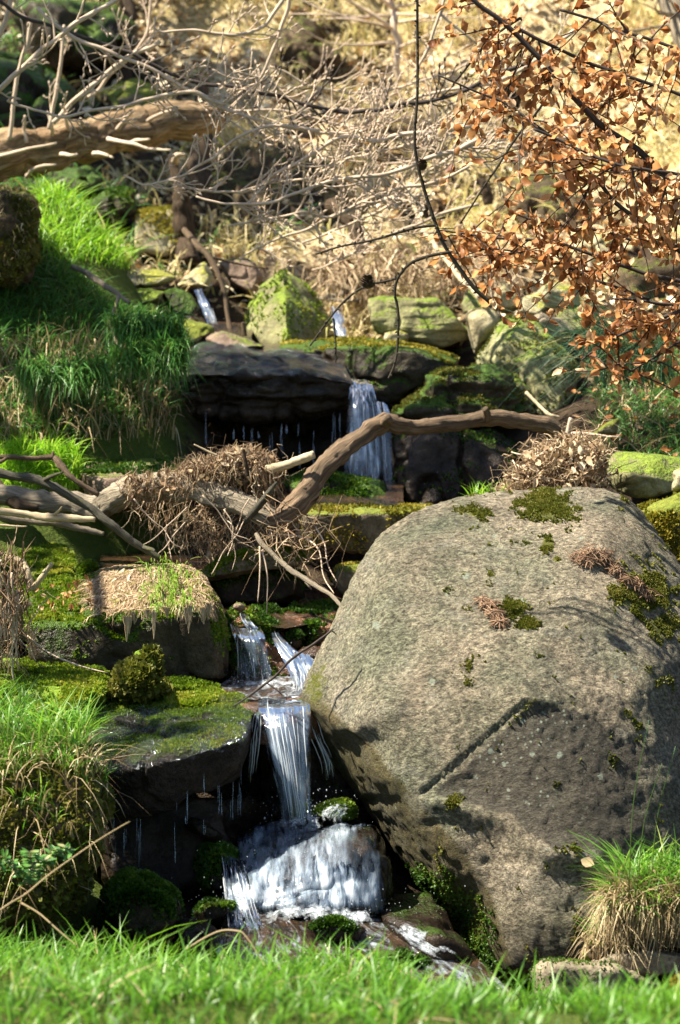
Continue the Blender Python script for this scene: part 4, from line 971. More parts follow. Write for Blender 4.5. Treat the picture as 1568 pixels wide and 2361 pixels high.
for lab, ol, y, th in BANKS:
    rock(lab, lab, lump(ol, y, th, .75, .3), 'earth', 6, name='earth_bank', cat='earth bank', amp=.10, freq=3.5, fine=.012)

for lab, ol, y, mt in [('squarish yellow green stone between barrel shaped stone and the smooth cream boulder', [(1060, 700), (1075, 672), (1118, 668), (1132, 700), (1110, 722), (1070, 724)], 10.3, 'green_stone'),
                       ('angular cream stone just right of the small upright cream stone', [(1195, 720), (1205, 680), (1250, 672), (1268, 705), (1240, 730)], 9.85, 'bright_stone'),
                       ('yellowish block behind the grey lichen covered rock', [(1270, 745), (1285, 705), (1350, 700), (1370, 740), (1340, 775)], 9.9, 'green_stone')]:
    rock(lab, lab, lump(ol, y, .28, .8, .25), mt, 5, amp=.009, freq=7, sharp=34)
# ------------------------------------------------------------------ water
def sheet(g, rows, nu=24, nv=10, wave=0.006, wf=25.0, foam=1.0, seed=0, jag=0.0, bulge=0.0, edge=False):
    """rows down the flow, each a list of (u,v,y) across it (all the same length)."""
    R = np.array([PP(r) for r in rows])
    A = np.array([cr(R[:, k], nv) for k in range(R.shape[1])])          # cols, n, 3
    A = np.swapaxes(A, 0, 1)                                             # n, cols, 3
    out = []
    for row in A:
        if len(row) == 2: out.append(row[0] + (row[1] - row[0]) * np.linspace(0, 1, nu + 1)[:, None])
        else: out.append(cr(row, max(2, nu // (len(row) - 1))))
    V = np.array(out); n, m = V.shape[:2]
    al = np.concatenate([[0], np.cumsum(np.linalg.norm(np.diff(V[:, m // 2], axis=0), axis=1))])
    ac = np.linspace(0, 1, m)[None] * np.linalg.norm(V[:, -1] - V[:, 0], axis=1).mean()
    flow = np.stack([np.broadcast_to(ac, (n, m)), np.broadcast_to(al[:, None], (n, m)), np.full((n, m), foam) if not edge else (np.minimum(1, 1.6 * np.sin(np.pi * np.linspace(0.0, 1, m)))[None] * np.interp(np.linspace(0, 1, n), [0, .35, .6, 1], [.35, 1, .8, 0])[:, None]) if edge == 2 else np.broadcast_to(np.minimum(1, 1.9 * np.sin(np.pi * np.linspace(0.02, .98, m)))[None] * np.interp(np.linspace(0, 1, n), [0, .1, .75, 1], [.75, 1, 1, .55])[:, None], (n, m))], -1).reshape(-1, 3)
    P0 = V.reshape(-1, 3)
    q = np.stack([flow[:, 0] * wf, flow[:, 1] * wf * 0.22, np.full(len(P0), seed * 3.1)], 1)
    d = wave * fbm(q, 1, 3, seed)
    if bulge:
        d = d + bulge * np.sin(np.pi * np.tile(np.linspace(0, 1, m), n))
    P0 = P0 + np.array([0.0, -0.75, 0.45]) * d[:, None]
    if jag:
        tail = sstep(0.75, 1.0, flow[:, 1] / al[-1])
        P0[:, 2] += tail * jag * fbm(q * [3, 0, 1], 1, 2, seed + 4)
    i = (np.arange(n - 1)[:, None] * m + np.arange(m - 1)[None]).ravel()
    g.add(P0, np.stack([i, i + 1, i + m + 1, i + m], 1), None, 0.5, flow)
    return V

def streams(g, V, n, width=0.0022, jit=0.006, frac=(0.35, 1.0)):
    """thin round threads of water that follow a sheet."""
    nn, m = V.shape[:2]
    K = 12
    c = RNG.uniform(0, 1, n) * (m - 1)
    a = RNG.uniform(0, 1 - frac[0], n); b = np.minimum(1, a + RNG.uniform(*frac, n))
    t = a[:, None] + (b - a)[:, None] * np.linspace(0, 1, K)[None]
    ti = t * (nn - 1); i0 = np.clip(ti.astype(int), 0, nn - 2); f = ti - i0
    ci = np.clip(c + RNG.normal(0, .25, n), 0, m - 1.001).astype(int)[:, None]
    p = V[i0, ci] * (1 - f)[..., None] + V[i0 + 1, ci] * f[..., None]
    cf = (c - c.astype(int))[:, None, None]
    p = p * (1 - cf) + (V[i0, np.minimum(ci + 1, m - 1)] * (1 - f)[..., None] + V[i0 + 1, np.minimum(ci + 1, m - 1)] * f[..., None]) * cf
    p = p + RNG.normal(0, jit, (n, 1, 3)) * [1, 1, .3] + np.array([0, -0.006, 0.003]) + np.cumsum(RNG.normal(0, jit * 0.12, (n, K, 3)), axis=1)
    w = width * RNG.uniform(0.4, 1.5, n)[:, None] * np.interp(np.linspace(0, 1, K), [0, .2, .7, 1], [.15, 1, .8, .1])[None]
    strands(g, p, w, RNG.uniform(0, 1, n), 4)

def drops(g, c, rad, n, size=0.0010, up=0.5):
    dv, df = ico(1)
    p = np.asarray(c) + RNG.normal(size=(n, 3)) * np.asarray(rad)
    p[:, 2] += np.abs(RNG.normal(0, rad[2] * up, n))
    s_ = size * RNG.lognormal(-0.3, .5, n)
    v = p[:, None] + dv[None] * s_[:, None, None] * np.array([1, 1, 1.4])
    f = df[None] + (np.arange(n) * len(dv))[:, None, None]
    g.add(v.reshape(-1, 3), None, f.reshape(-1, 3))

def fall(label, sheets, splash=(), mat='falling_water', thr=60, wave=0.008, width=0.0022, foam=()):
    first = PP(sheets[0][-1])
    t = thing('waterfall', label, 'waterfall', first.mean(0))
    g = Geo(); g2 = Geo()
    for k, rows in enumerate(sheets):
        V = sheet(g, rows, 60, 16, wave, 34, 1, k + len(label), 0.02, 0, True)
        streams(g2, V, thr // 9, width * .55)
        sheet(g, [[(a[0] + 2, a[1], a[2] + 0.02) for a in r] for r in rows], 50, 14, wave, 26, 1, k + 31, 0.02, 0, True)
    g.build('falling_sheet', MAT[mat], t)
    kind(g2.build('falling_thread', MAT['water_drop'], t), 'stuff')
    if splash:
        g3 = Geo()
        for (u, v, y, ru, rv, n) in splash:
            s_ = 0.00018 * y
            drops(g3, P(u, v, y), (ru * s_, ru * s_ * .6, rv * s_), n)
        kind(g3.build('splash', MAT['water_drop'], t), 'stuff')
    return t

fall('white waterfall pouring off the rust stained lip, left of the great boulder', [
    [[(596, 1610, 6.80), (650, 1608, 6.82), (712, 1606, 6.82)], [(596, 1632, 6.66), (650, 1628, 6.66), (714, 1628, 6.68)], [(606, 1680, 6.60), (655, 1680, 6.585), (716, 1680, 6.61)],
     [(622, 1760, 6.57), (670, 1765, 6.555), (716, 1760, 6.58)], [(640, 1830, 6.555), (680, 1835, 6.54), (716, 1830, 6.565)], [(652, 1895, 6.545), (690, 1900, 6.53), (720, 1895, 6.55)]],
    [[(604, 1632, 6.65), (636, 1630, 6.645), (676, 1630, 6.64)], [(612, 1690, 6.60), (648, 1690, 6.57), (684, 1690, 6.575)], [(630, 1780, 6.56), (662, 1780, 6.535), (696, 1780, 6.55)], [(648, 1890, 6.54), (676, 1895, 6.52), (704, 1890, 6.535)]],
    [[(588, 1640, 6.68), (600, 1640, 6.66)], [(580, 1700, 6.66), (596, 1700, 6.65)], [(574, 1790, 6.65), (582, 1790, 6.65)]],
    [[(704, 1640, 6.72), (722, 1650, 6.72)], [(724, 1700, 6.72), (742, 1708, 6.72)], [(744, 1750, 6.72), (768, 1760, 6.72)], [(752, 1790, 6.72), (770, 1790, 6.72)]]],
    [(690, 1885, 6.5, 60, 30, 160), (740, 1870, 6.5, 60, 20, 60)], thr=90, width=0.0026)
fall('thin veil of water at the left arm of the upper cascade beside the square block', [
    [[(530, 1440, 7.26), (562, 1450, 7.2), (600, 1444, 7.2)], [(538, 1470, 7.16), (574, 1474, 7.13), (610, 1474, 7.13)], [(542, 1520, 7.13), (582, 1522, 7.10), (620, 1522, 7.1)], [(540, 1568, 7.11), (586, 1572, 7.08), (628, 1572, 7.08)]],
    [[(552, 1410, 7.3), (566, 1414, 7.28)], [(556, 1430, 7.22), (578, 1432, 7.2)], [(570, 1450, 7.17), (594, 1450, 7.16)]]],
    [(590, 1568, 7.05, 60, 12, 90)], 'thin_water', 46)
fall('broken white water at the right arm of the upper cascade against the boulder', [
    [[(618, 1450, 7.25), (640, 1450, 7.25)], [(630, 1480, 7.14), (656, 1478, 7.14)], [(646, 1510, 7.08), (690, 1508, 7.08)], [(662, 1540, 7.02), (716, 1528, 7.02)], [(676, 1590, 6.96), (728, 1560, 6.98)]],
    [[(672, 1500, 7.08), (714, 1512, 7.04)], [(680, 1535, 7.0), (728, 1545, 6.98)], [(690, 1575, 6.94), (722, 1590, 6.92)], [(684, 1605, 6.9), (712, 1610, 6.88)]]],
    [(690, 1560, 6.95, 60, 40, 120)], 'falling_water', 70)
def draped(rkey, poly, lift, nz=.7, seed=0, mat='draped_water', parent=None, name='draped_sheet'):
    _o, v, f, n = ROCKS[rkey]
    fu, fv = project(v[f].mean(1)); fn = n[f].mean(1)
    sel = in_poly(fu, fv, poly) & ((fn[:, 1] < .15) | (fn[:, 2] > .3))
    vu, vv = project(v)
    ed = np.where(in_poly(vu, vv, poly), poly_dist(vu, vv, poly), 0)
    s_ = (v[:, 1].max() - v[:, 1]) * .8 + (v[:, 2].max() - v[:, 2])
    q = np.stack([v[:, 0] * 22, s_ * 6, v[:, 0] * 0 + seed], 1)
    k = lift * (.6 + .6 * np.maximum(fbm(q, 1, 3, seed) + .3, 0))
    g = Geo(); g.add(v + (n * .8 + [0, -.25, .1]) * k[:, None], None, f[sel], .5, np.stack([v[:, 0] + 3, s_, .95 * np.clip(ed / 50, 0, 1)], 1))
    return g.build(name, MAT[mat], parent)
t = fall('wide irregular fan of white water spreading over the rounded stone of the lower cascade', [
    [[(505, 1965, 6.40), (560, 1985, 6.34)], [(512, 2010, 6.30), (575, 2030, 6.24)], [(516, 2060, 6.23), (585, 2080, 6.18)], [(524, 2140, 6.10), (610, 2150, 6.08)]]],
    [(620, 2095, 6.10, 120, 30, 160), (560, 2110, 6.1, 60, 60, 120), (800, 2100, 6.10, 120, 24, 110)], thr=70)
draped('cascade_step', [(490, 1985), (540, 1920), (600, 1890), (660, 1872), (740, 1872), (840, 1880), (902, 1960), (910, 2060), (900, 2125), (700, 2130), (490, 2120)], .008, .7, 3, 'draped_film', t)
draped('cascade_step', [(590, 1880), (740, 1875), (770, 1920), (700, 1950), (640, 1940), (560, 1975), (560, 1920)], .012, .7, 5, 'draped_water', t, 'upper_sheet')
draped('cascade_step', [(530, 1975), (600, 1962), (680, 1985), (740, 1970), (820, 1985), (895, 1975), (908, 2125), (700, 2135), (530, 2128)], .014, .7, 8, 'draped_water', t, 'front_sheet')
def film(rkey, poly, lift=.004):
    _o, v, f, n = ROCKS[rkey]; fu, fv = project(v[f].mean(1)); fn = n[f].mean(1)
    sel = in_poly(fu, fv, poly) & (fn[:, 2] > .15)
    g = Geo(); g.add(v + n * lift, None, f[sel]); return g
g = film('lower_slab', [(100, 1640), (200, 1600), (600, 1595), (620, 1700), (420, 1800), (230, 1830), (100, 1720)])
kind(g.build('water', MAT['wet_film']), 'structure')
g = film('over_slab', [(330, 780), (830, 780), (840, 930), (330, 930)])
kind(g.build('water', MAT['wet_film']), 'structure')
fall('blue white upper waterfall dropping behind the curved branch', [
    [[(806, 872, 9.12), (850, 878, 9.1)], [(806, 892, 8.98), (858, 894, 8.98)], [(802, 950, 8.92), (872, 950, 8.92)], [(796, 1020, 8.88), (884, 1020, 8.88)], [(792, 1108, 8.85), (896, 1108, 8.85)]],
    [[(812, 885, 8.99), (846, 888, 8.98)], [(812, 960, 8.9), (856, 960, 8.9)], [(808, 1100, 8.84), (866, 1100, 8.84)]],
    [[(868, 925, 9.0), (892, 935, 8.98)], [(872, 960, 8.93), (900, 965, 8.93)], [(880, 1020, 8.9), (902, 1020, 8.9)], [(884, 1100, 8.86), (906, 1110, 8.86)]]],
    [(840, 1105, 8.82, 80, 14, 70)], 'falling_water', 50, 0.012, 0.003)
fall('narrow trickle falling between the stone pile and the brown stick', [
    [[(448, 668, 10.4), (464, 664, 10.4)], [(456, 690, 10.3), (474, 690, 10.3)], [(466, 720, 10.24), (490, 718, 10.24)], [(472, 752, 10.2), (500, 752, 10.2)]]],
    [(486, 750, 10.1, 20, 6, 20)], 'falling_water', 30, 0.008, 0.003)
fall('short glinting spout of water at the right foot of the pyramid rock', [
    [[(762, 706, 10.6), (782, 708, 10.6)], [(766, 730, 10.5), (790, 730, 10.5)], [(770, 780, 10.4), (798, 780, 10.4)]]],
    [(780, 778, 10.3, 16, 5, 16)], 'falling_water', 30, 0.008, 0.003)
# drips off the two overhangs
g = Geo()
for (u, v0, v1, y) in [(320, 1790, 2005, 6.3), (430, 1795, 1900, 6.28), (470, 1770, 1925, 6.32), (506, 1780, 1880, 6.4), (352, 1790, 1860, 6.3), (262, 1850, 2010, 6.32), (286, 1900, 1990, 6.35), (535, 1770, 1890, 6.48), (553, 1740, 1880, 6.52), (404, 1810, 1990, 6.3)]:
    n = 5
    for k in range(n):
        a = RNG.uniform(v0, v1 - 10); b = min(v1, a + RNG.uniform(20, 0.7 * (v1 - v0)))
        uu = u + RNG.normal(0, 2.5); tube(g, PP([(uu + RNG.normal(0, .3), vv, y) for vv in np.linspace(a, b, 4)]), [0.0003, .0009, .0007, .0003], 5, 3)
tag(g.build('dripping_water', MAT['drip']), 'threads of water dripping from the broad mossy slab into the dark hollow', 'dripping water')
g = Geo()
for (u, v0, v1, y) in [(475, 930, 1036, 9.0), (562, 975, 1020, 9.0), (580, 980, 1040, 9.0), (625, 970, 1070, 9.0), (596, 985, 1010, 9.0), (722, 965, 1105, 9.02), (660, 970, 1000, 9.0), (770, 945, 1060, 9.04), (784, 930, 1040, 9.05), (648, 975, 1050, 9.0), (690, 965, 1080, 9.0), (540, 975, 1015, 9.0)]:
    for k in range(4):
        a = RNG.uniform(v0, v1 - 8); b = min(v1, a + RNG.uniform(20, 0.8 * (v1 - v0)))
        uu = u + RNG.normal(0, 1.5); tube(g, PP([(uu + RNG.normal(0, .3), vv, y) for vv in np.linspace(a, b, 4)]), [0.0004, .0014, .0011, .0004], 5, 3)
tag(g.build('dripping_water', MAT['drip']), 'threads of water dripping under the dark overhanging slab upstream', 'dripping water')

# the stream itself
g = Geo()
sheet(g, [[(520, 2085, 6.25), (640, 2090, 6.3), (780, 2090, 6.3), (900, 2085, 6.35)], [(510, 2140, 6.1), (640, 2135, 6.12), (800, 2140, 6.15), (980, 2130, 6.25)], [(500, 2200, 5.95), (660, 2185, 6.0), (880, 2190, 6.05), (1080, 2190, 6.15)], [(520, 2280, 5.78), (700, 2260, 5.82), (960, 2270, 5.86), (1180, 2290, 5.95)], [(560, 2380, 5.6), (760, 2360, 5.65), (1000, 2370, 5.7), (1240, 2390, 5.75)]], 90, 24, 0.016, 14, 0.85, 5)
sheet(g, [[(535, 1560, 7.15), (600, 1558, 7.15), (680, 1560, 7.12), (745, 1560, 7.1)], [(500, 1590, 6.95), (590, 1592, 6.93), (670, 1592, 6.93), (740, 1590, 6.93)], [(520, 1614, 6.82), (596, 1614, 6.79), (660, 1612, 6.80), (718, 1610, 6.81)]], 70, 22, 0.006, 22, 0.95, 7)
sheet(g, [[(500, 1392, 7.85), (600, 1390, 7.9), (760, 1395, 7.9)], [(520, 1415, 7.45), (600, 1420, 7.45), (740, 1430, 7.45)], [(545, 1445, 7.22), (600, 1442, 7.22), (660, 1450, 7.22)]], 50, 16, 0.006, 22, 0.6, 9)
sheet(g, [[(230, 1272, 8.3), (380, 1274, 8.3), (500, 1278, 8.3)], [(230, 1290, 8.0), (380, 1290, 8.0), (500, 1296, 8.0)], [(220, 1320, 7.7), (380, 1320, 7.7), (480, 1330, 7.7)]], 50, 16, 0.008, 16, 0.25, 11)
sheet(g, [[(640, 1108, 8.88), (780, 1104, 8.92), (930, 1106, 8.92)], [(640, 1140, 8.6), (780, 1135, 8.6), (930, 1140, 8.6)], [(640, 1170, 8.35), (780, 1170, 8.35), (930, 1175, 8.35)]], 40, 14, 0.006, 16, 0.2, 12)
sheet(g, [[(440, 792, 9.82), (560, 790, 9.9), (700, 800, 9.9), (790, 830, 9.6)], [(425, 830, 9.35), (560, 830, 9.4), (700, 835, 9.35), (800, 855, 9.25)], [(430, 864, 9.02), (560, 866, 8.95), (700, 866, 8.96), (815, 884, 9.0)]], 80, 24, 0.008, 18, 0.28, 13)
sheet(g, [[(470, 744, 10.4), (540, 742, 10.5), (590, 750, 10.5)], [(480, 770, 10.1), (540, 775, 10.0), (580, 780, 10.0)], [(470, 792, 9.8), (540, 796, 9.75), (600, 806, 9.75)]], 40, 14, 0.008, 18, 0.3, 14)
kind(g.build('water', MAT['stream_water']), 'structure')
g = Geo()
sheet(g, [[(560, 2085, 6.19), (690, 2080, 6.15), (800, 2084, 6.15), (884, 2092, 6.2)], [(530, 2115, 6.10), (690, 2108, 6.08), (800, 2112, 6.08), (900, 2120, 6.13)], [(505, 2160, 6.02), (680, 2150, 6.02), (820, 2155, 6.04), (940, 2160, 6.09)]], 80, 16, 0.024, 24, 1.45, 21, 0, 0, 2)
sheet(g, [[(640, 1874, 6.60), (690, 1868, 6.60), (740, 1872, 6.60)], [(622, 1898, 6.52), (690, 1896, 6.50), (760, 1898, 6.52)], [(600, 1930, 6.45), (690, 1934, 6.42), (790, 1930, 6.45)]], 40, 12, 0.022, 26, 1.4, 22, 0, 0, 2)
sheet(g, [[(536, 1556, 7.10), (590, 1558, 7.08), (636, 1558, 7.08), (730, 1560, 7.0)], [(530, 1576, 7.02), (590, 1580, 7.0), (650, 1580, 6.98), (726, 1584, 6.95)], [(540, 1600, 6.92), (600, 1600, 6.9), (660, 1600, 6.88), (722, 1604, 6.86)]], 60, 12, 0.012, 26, 1.25, 23, 0, 0, 2)
sheet(g, [[(506, 1985, 6.36), (560, 1995, 6.32)], [(505, 2050, 6.25), (585, 2060, 6.2)], [(510, 2110, 6.12), (600, 2120, 6.1)], [(520, 2190, 5.98), (640, 2190, 5.98)]], 40, 14, 0.02, 24, 1, 24, 0, 0, 2)
sheet(g, [[(860, 2110, 6.16), (930, 2110, 6.2)], [(900, 2150, 6.06), (1000, 2150, 6.1)], [(960, 2200, 5.98), (1080, 2205, 6.05)], [(1040, 2260, 5.9), (1160, 2270, 5.95)]], 40, 14, 0.016, 24, 1, 25, 0, 0, 2)
sheet(g, [[(775, 1850, 6.56), (808, 1850, 6.56)], [(740, 1862, 6.50), (812, 1866, 6.50)], [(730, 1890, 6.46), (800, 1900, 6.46)], [(760, 1950, 6.42), (850, 1950, 6.42)]], 40, 14, 0.016, 24, 1, 26, 0, 0, 2)
kind(g.build('water', MAT['foam_water']), 'structure')

# ------------------------------------------------------------------ wood
def px(y): return y * TANH / 784.0
def limb(g, pts, rpx, sides=12, seg=8, rough=0.10, wob=0.004, seed=1, r=0.5, ridge=0.0):
    """pts (u,v,y), radii in photo pixels at that distance."""
    W = PP(pts)
    rad = [a * px(p[2]) for a, p in zip(rpx, pts)]
    return tube(g, W, rad, sides, seg, rough, r, wob, seed, ridge=ridge)

# forked driftwood with the high curved limb
t = thing('driftwood_branch', 'long forked driftwood branch whose bent limb arches over the stream', 'driftwood', P(640, 1215, 7.7))
g = Geo(); limb(g, [(618, 1196, 7.58), (650, 1195, 7.54), (700, 1140, 7.56), (760, 1068, 7.64), (800, 1030, 7.72), (838, 1000, 7.78), (885, 972, 7.84), (920, 982, 7.86), (960, 985, 7.9), (1060, 974, 7.95), (1125, 962, 8.0), (1200, 970, 8.05), (1270, 988, 8.08), (1308, 1022, 8.1), (1322, 1062, 8.1)],
     [19, 28, 27, 25, 23, 22, 22, 19, 18, 18, 19, 19, 21, 24, 18], 30, 16, 0.12, 0.007, 3, .5, .22)
limb(g, [(1122, 965, 7.98), (1122, 950, 7.96), (1118, 942, 7.95)], [13, 9, 7], 8, 4, 0.2, 0, 5)
for (a, b, c_) in ((890, 966, 14), (765, 1050, 10), (705, 1120, 9)):
    limb(g, [(a, b + 8, 7.80), (a + 3, b, 7.74), (a + 5, b - 3, 7.72)], [c_, c_ * .8, c_ * .4], 9, 4, 0.25, 0, a)
g.build('limb', MAT['branch_bark'], t)
g = Geo(); limb(g, [(-60, 1140, 7.95), (60, 1150, 7.95), (170, 1162, 7.92), (230, 1168, 7.9), (285, 1135, 7.78), (350, 1120, 7.72), (430, 1124, 7.68), (500, 1142, 7.64), (560, 1166, 7.6), (610, 1190, 7.58), (655, 1208, 7.58)], [24, 26, 28, 30, 32, 33, 32, 30, 27, 27, 24], 30, 16, 0.13, 0.008, 7, .5, .25)
limb(g, [(620, 1185, 7.6), (640, 1212, 7.58), (648, 1222, 7.57)], [22, 17, 9], 10, 4, .2, 0, 3)
g.build('stem', MAT['grey_wood'], t)
g = Geo(); limb(g, [(566, 1204, 7.56), (590, 1175, 7.53), (615, 1145, 7.5), (638, 1113, 7.48)], [7, 9, 9, 3], 9, 6, 0.2, .002, 11)
g.build('spur', MAT['dark_bark'], t)

def stick(label, pts, r, mat='grey_wood', subs=(), name='stick', cat='stick', rough=0.16, wob=0.005, sides=12, group=None):
    g = Geo()
    limb(g, pts, r, sides, 9, rough, wob, len(label), .5, .15)
    for sp, sr in subs: limb(g, sp, sr, 7, 5, rough, wob * .5, len(label) + 3)
    return tag(g.build(name, MAT[mat]), label, cat, group)

stick('dark grey forked branch slanting down across the driftwood at the left', [(-30, 1088, 7.5), (40, 1098, 7.5), (95, 1110, 7.48), (160, 1142, 7.46), (210, 1172, 7.44), (260, 1212, 7.42), (320, 1255, 7.42), (372, 1288, 7.42)], [10, 11, 11, 11, 10, 10, 9, 7], 'dark_bark', [([(98, 1110, 7.48), (118, 1098, 7.45), (145, 1088, 7.42)], [6, 5, 2]), ([(330, 1262, 7.42), (350, 1268, 7.38), (355, 1272, 7.36)], [5, 4, 2])], cat='branch')
stick('thin brown branch with a crook crossing the green grass above the driftwood', [(-30, 1056, 7.7), (22, 1053, 7.7), (70, 1055, 7.7), (122, 1056, 7.7), (145, 1078, 7.68), (170, 1105, 7.66), (226, 1140, 7.66)], [6, 6, 6, 7, 9, 7, 6], 'branch_bark', [([(20, 1053, 7.7), (0, 1066, 7.68), (-20, 1072, 7.66)], [5, 4, 3]), ([(122, 1056, 7.7), (125, 1040, 7.7)], [6, 3])], cat='branch')
stick('pale bleached straight stick lying under the driftwood at the left', [(-30, 1176, 7.6), (60, 1186, 7.6), (110, 1192, 7.58), (160, 1194, 7.58), (218, 1200, 7.58)], [9, 9, 10, 9, 6], 'pale_wood', [([(120, 1190, 7.58), (135, 1178, 7.55), (142, 1168, 7.53)], [4, 3, 1])])
stick('darker weathered stick just below the pale straight one', [(-30, 1190, 7.68), (60, 1202, 7.68), (120, 1206, 7.66), (190, 1218, 7.66), (240, 1228, 7.66)], [11, 10, 9, 8, 5], 'grey_wood')
stick('short splintered pale twig end at the left edge under the sticks', [(-40, 1212, 7.45), (20, 1212, 7.45), (62, 1213, 7.45)], [3, 3, 1.5], 'pale_wood')
stick('brown broken log end curling at the left edge behind the sticks', [(-60, 1090, 8.05), (-10, 1120, 8.0), (20, 1150, 7.95), (55, 1170, 7.9), (90, 1172, 7.9)], [22, 20, 17, 14, 8], 'rot_wood', name='log', cat='log')
stick('cut pale stick jutting from the debris mat towards the waterfall', [(612, 1080, 7.6), (650, 1074, 7.58), (690, 1062, 7.56), (724, 1051, 7.55)], [9, 11, 10, 9], 'pale_wood')
stick('dark peg standing upright in the debris mat', [(572, 1095, 7.55), (566, 1060, 7.55), (562, 1035, 7.55)], [5, 4.5, 3], 'rot_wood')
stick('thin pale twig poking up left of the debris mat', [(500, 1050, 7.6), (475, 1040, 7.6), (448, 1027, 7.6)], [3, 2.5, 1.5], 'pale_wood')
stick('knotty bleached root running from the driftwood to the rust coloured ledge', [(592, 1230, 7.52), (602, 1252, 7.48), (640, 1292, 7.42), (700, 1335, 7.32), (760, 1370, 7.22), (800, 1408, 7.15)], [5, 6, 6, 6, 5, 4], 'grey_wood', [([(700, 1335, 7.32), (712, 1352, 7.3), (718, 1360, 7.3)], [4, 3, 1])], name='root', cat='root', wob=.006)
stick('forked bleached stick standing at the left edge by the square block', [(10, 1285, 6.95), (45, 1296, 6.95), (62, 1325, 6.93), (74, 1362, 6.92)], [7, 9, 9, 8], 'pale_wood', [([(74, 1360, 6.92), (95, 1330, 6.9), (119, 1298, 6.88)], [8, 7, 5])])
stick('thin dark twig slanting across the upper cascade', [(536, 1628, 6.62), (580, 1602, 6.62), (620, 1572, 6.62), (660, 1535, 6.6), (700, 1503, 6.6), (740, 1474, 6.58), (772, 1446, 6.58)], [1.5, 2.5, 3, 3, 3, 3, 2], 'beech_bark', [([(615, 1575, 6.62), (640, 1592, 6.6), (655, 1606, 6.6)], [2, 1.5, .8]), ([(690, 1510, 6.6), (694, 1516, 6.58)], [2, 1]), ([(762, 1455, 6.58), (775, 1465, 6.58)], [2, 1])], name='twig', cat='twig')
stick('crooked pale stick lying on the grass bank beside the stone pile', [(168, 612, 9.3), (200, 630, 9.2), (235, 655, 9.1), (266, 676, 9.05), (300, 700, 9.0)], [6, 7, 7, 6, 4], 'grey_wood', [([(272, 676, 9.05), (270, 695, 9.0), (258, 725, 8.98)], [5, 4, 3])])
stick('short bleached stick on the lower edge of the grass bank', [(250, 740, 8.75), (262, 765, 8.72), (272, 790, 8.7), (288, 820, 8.68)], [5, 5, 4, 3], 'pale_wood')
stick('reddish brown stick leaning between thin trickle and pyramid rock', [(424, 528, 10.6), (455, 565, 10.5), (480, 592, 10.45), (505, 635, 10.4), (520, 690, 10.35), (530, 765, 10.25)], [7, 8, 7, 6, 5, 5], 'branch_bark', [([(480, 592, 10.45), (540, 605, 10.5), (600, 618, 10.5)], [4, 3, 2]), ([(520, 640, 10.4), (530, 660, 10.38), (515, 690, 10.35)], [3, 2.5, 1.5])])
stick('stubby brown peg beside the pyramid rock', [(565, 775, 9.95), (562, 755, 9.95), (559, 742, 9.95)], [6, 6, 4], 'branch_bark')
stick('straight white stick leaning over the bank above the cream boulder', [(925, 395, 10.9), (955, 480, 10.6), (985, 540, 10.4), (1040, 612, 10.1), (1085, 665, 9.9), (1124, 712, 9.75)], [4, 5, 6, 6, 6, 5], 'pale_wood')
stick('bent brown stick resting on the right bank above the curved branch', [(1215, 905, 8.6), (1240, 930, 8.55), (1268, 955, 8.5), (1290, 960, 8.5)], [4, 4, 4, 2], 'pale_wood')
stick('fallen dead branch among the roots right of the pyramid rock', [(735, 690, 10.9), (780, 680, 10.8), (830, 665, 10.8), (880, 655, 10.9)], [6, 7, 6, 4], 'grey_wood', [([(760, 690, 10.8), (800, 694, 10.7), (840, 690, 10.7)], [4, 5, 3])])

# fallen log
t = thing('fallen_log', 'thick fallen log with broken stubs lying across the shaded upper left', 'log', P(200, 400, 10.8))
g = Geo(); limb(g, [(-120, 385, 10.6), (-20, 366, 10.7), (60, 348, 10.8), (150, 335, 10.9), (260, 312, 11.0), (360, 288, 11.1), (430, 272, 11.2), (500, 262, 11.4)], [60, 57, 54, 52, 50, 47, 43, 34], 36, 16, 0.11, 0.016, 5, .5, .28)
g.build('trunk', MAT['log_wood'], t)
STUB = [[(120, 310, 10.75), (118, 285, 10.7), (108, 255, 10.7)], [(160, 300, 10.8), (150, 270, 10.75), (140, 240, 10.7)], [(60, 330, 10.7), (55, 300, 10.7), (58, 268, 10.65)], [(190, 292, 10.85), (185, 272, 10.8)], [(250, 320, 10.75), (300, 330, 10.6), (345, 342, 10.55), (394, 346, 10.5)],
        [(215, 352, 10.7), (240, 355, 10.6), (262, 364, 10.55)], [(140, 355, 10.65), (165, 357, 10.55), (180, 355, 10.55)], [(270, 300, 10.9), (285, 280, 10.85), (310, 255, 10.8)], [(340, 280, 11.0), (360, 268, 10.95), (400, 255, 10.9)], [(60, 408, 10.6), (85, 385, 10.5), (128, 378, 10.45)], [(0, 360, 10.6), (60, 345, 10.5), (130, 330, 10.45)], [(300, 330, 10.85), (320, 322, 10.7), (345, 320, 10.65)]]
for k, sp in enumerate(STUB):
    g = Geo(); limb(g, sp, np.linspace(5.5, 2.5, len(sp)), 8, 5, .15, .004, k); g.build('stub', MAT['twig_bark'], t)

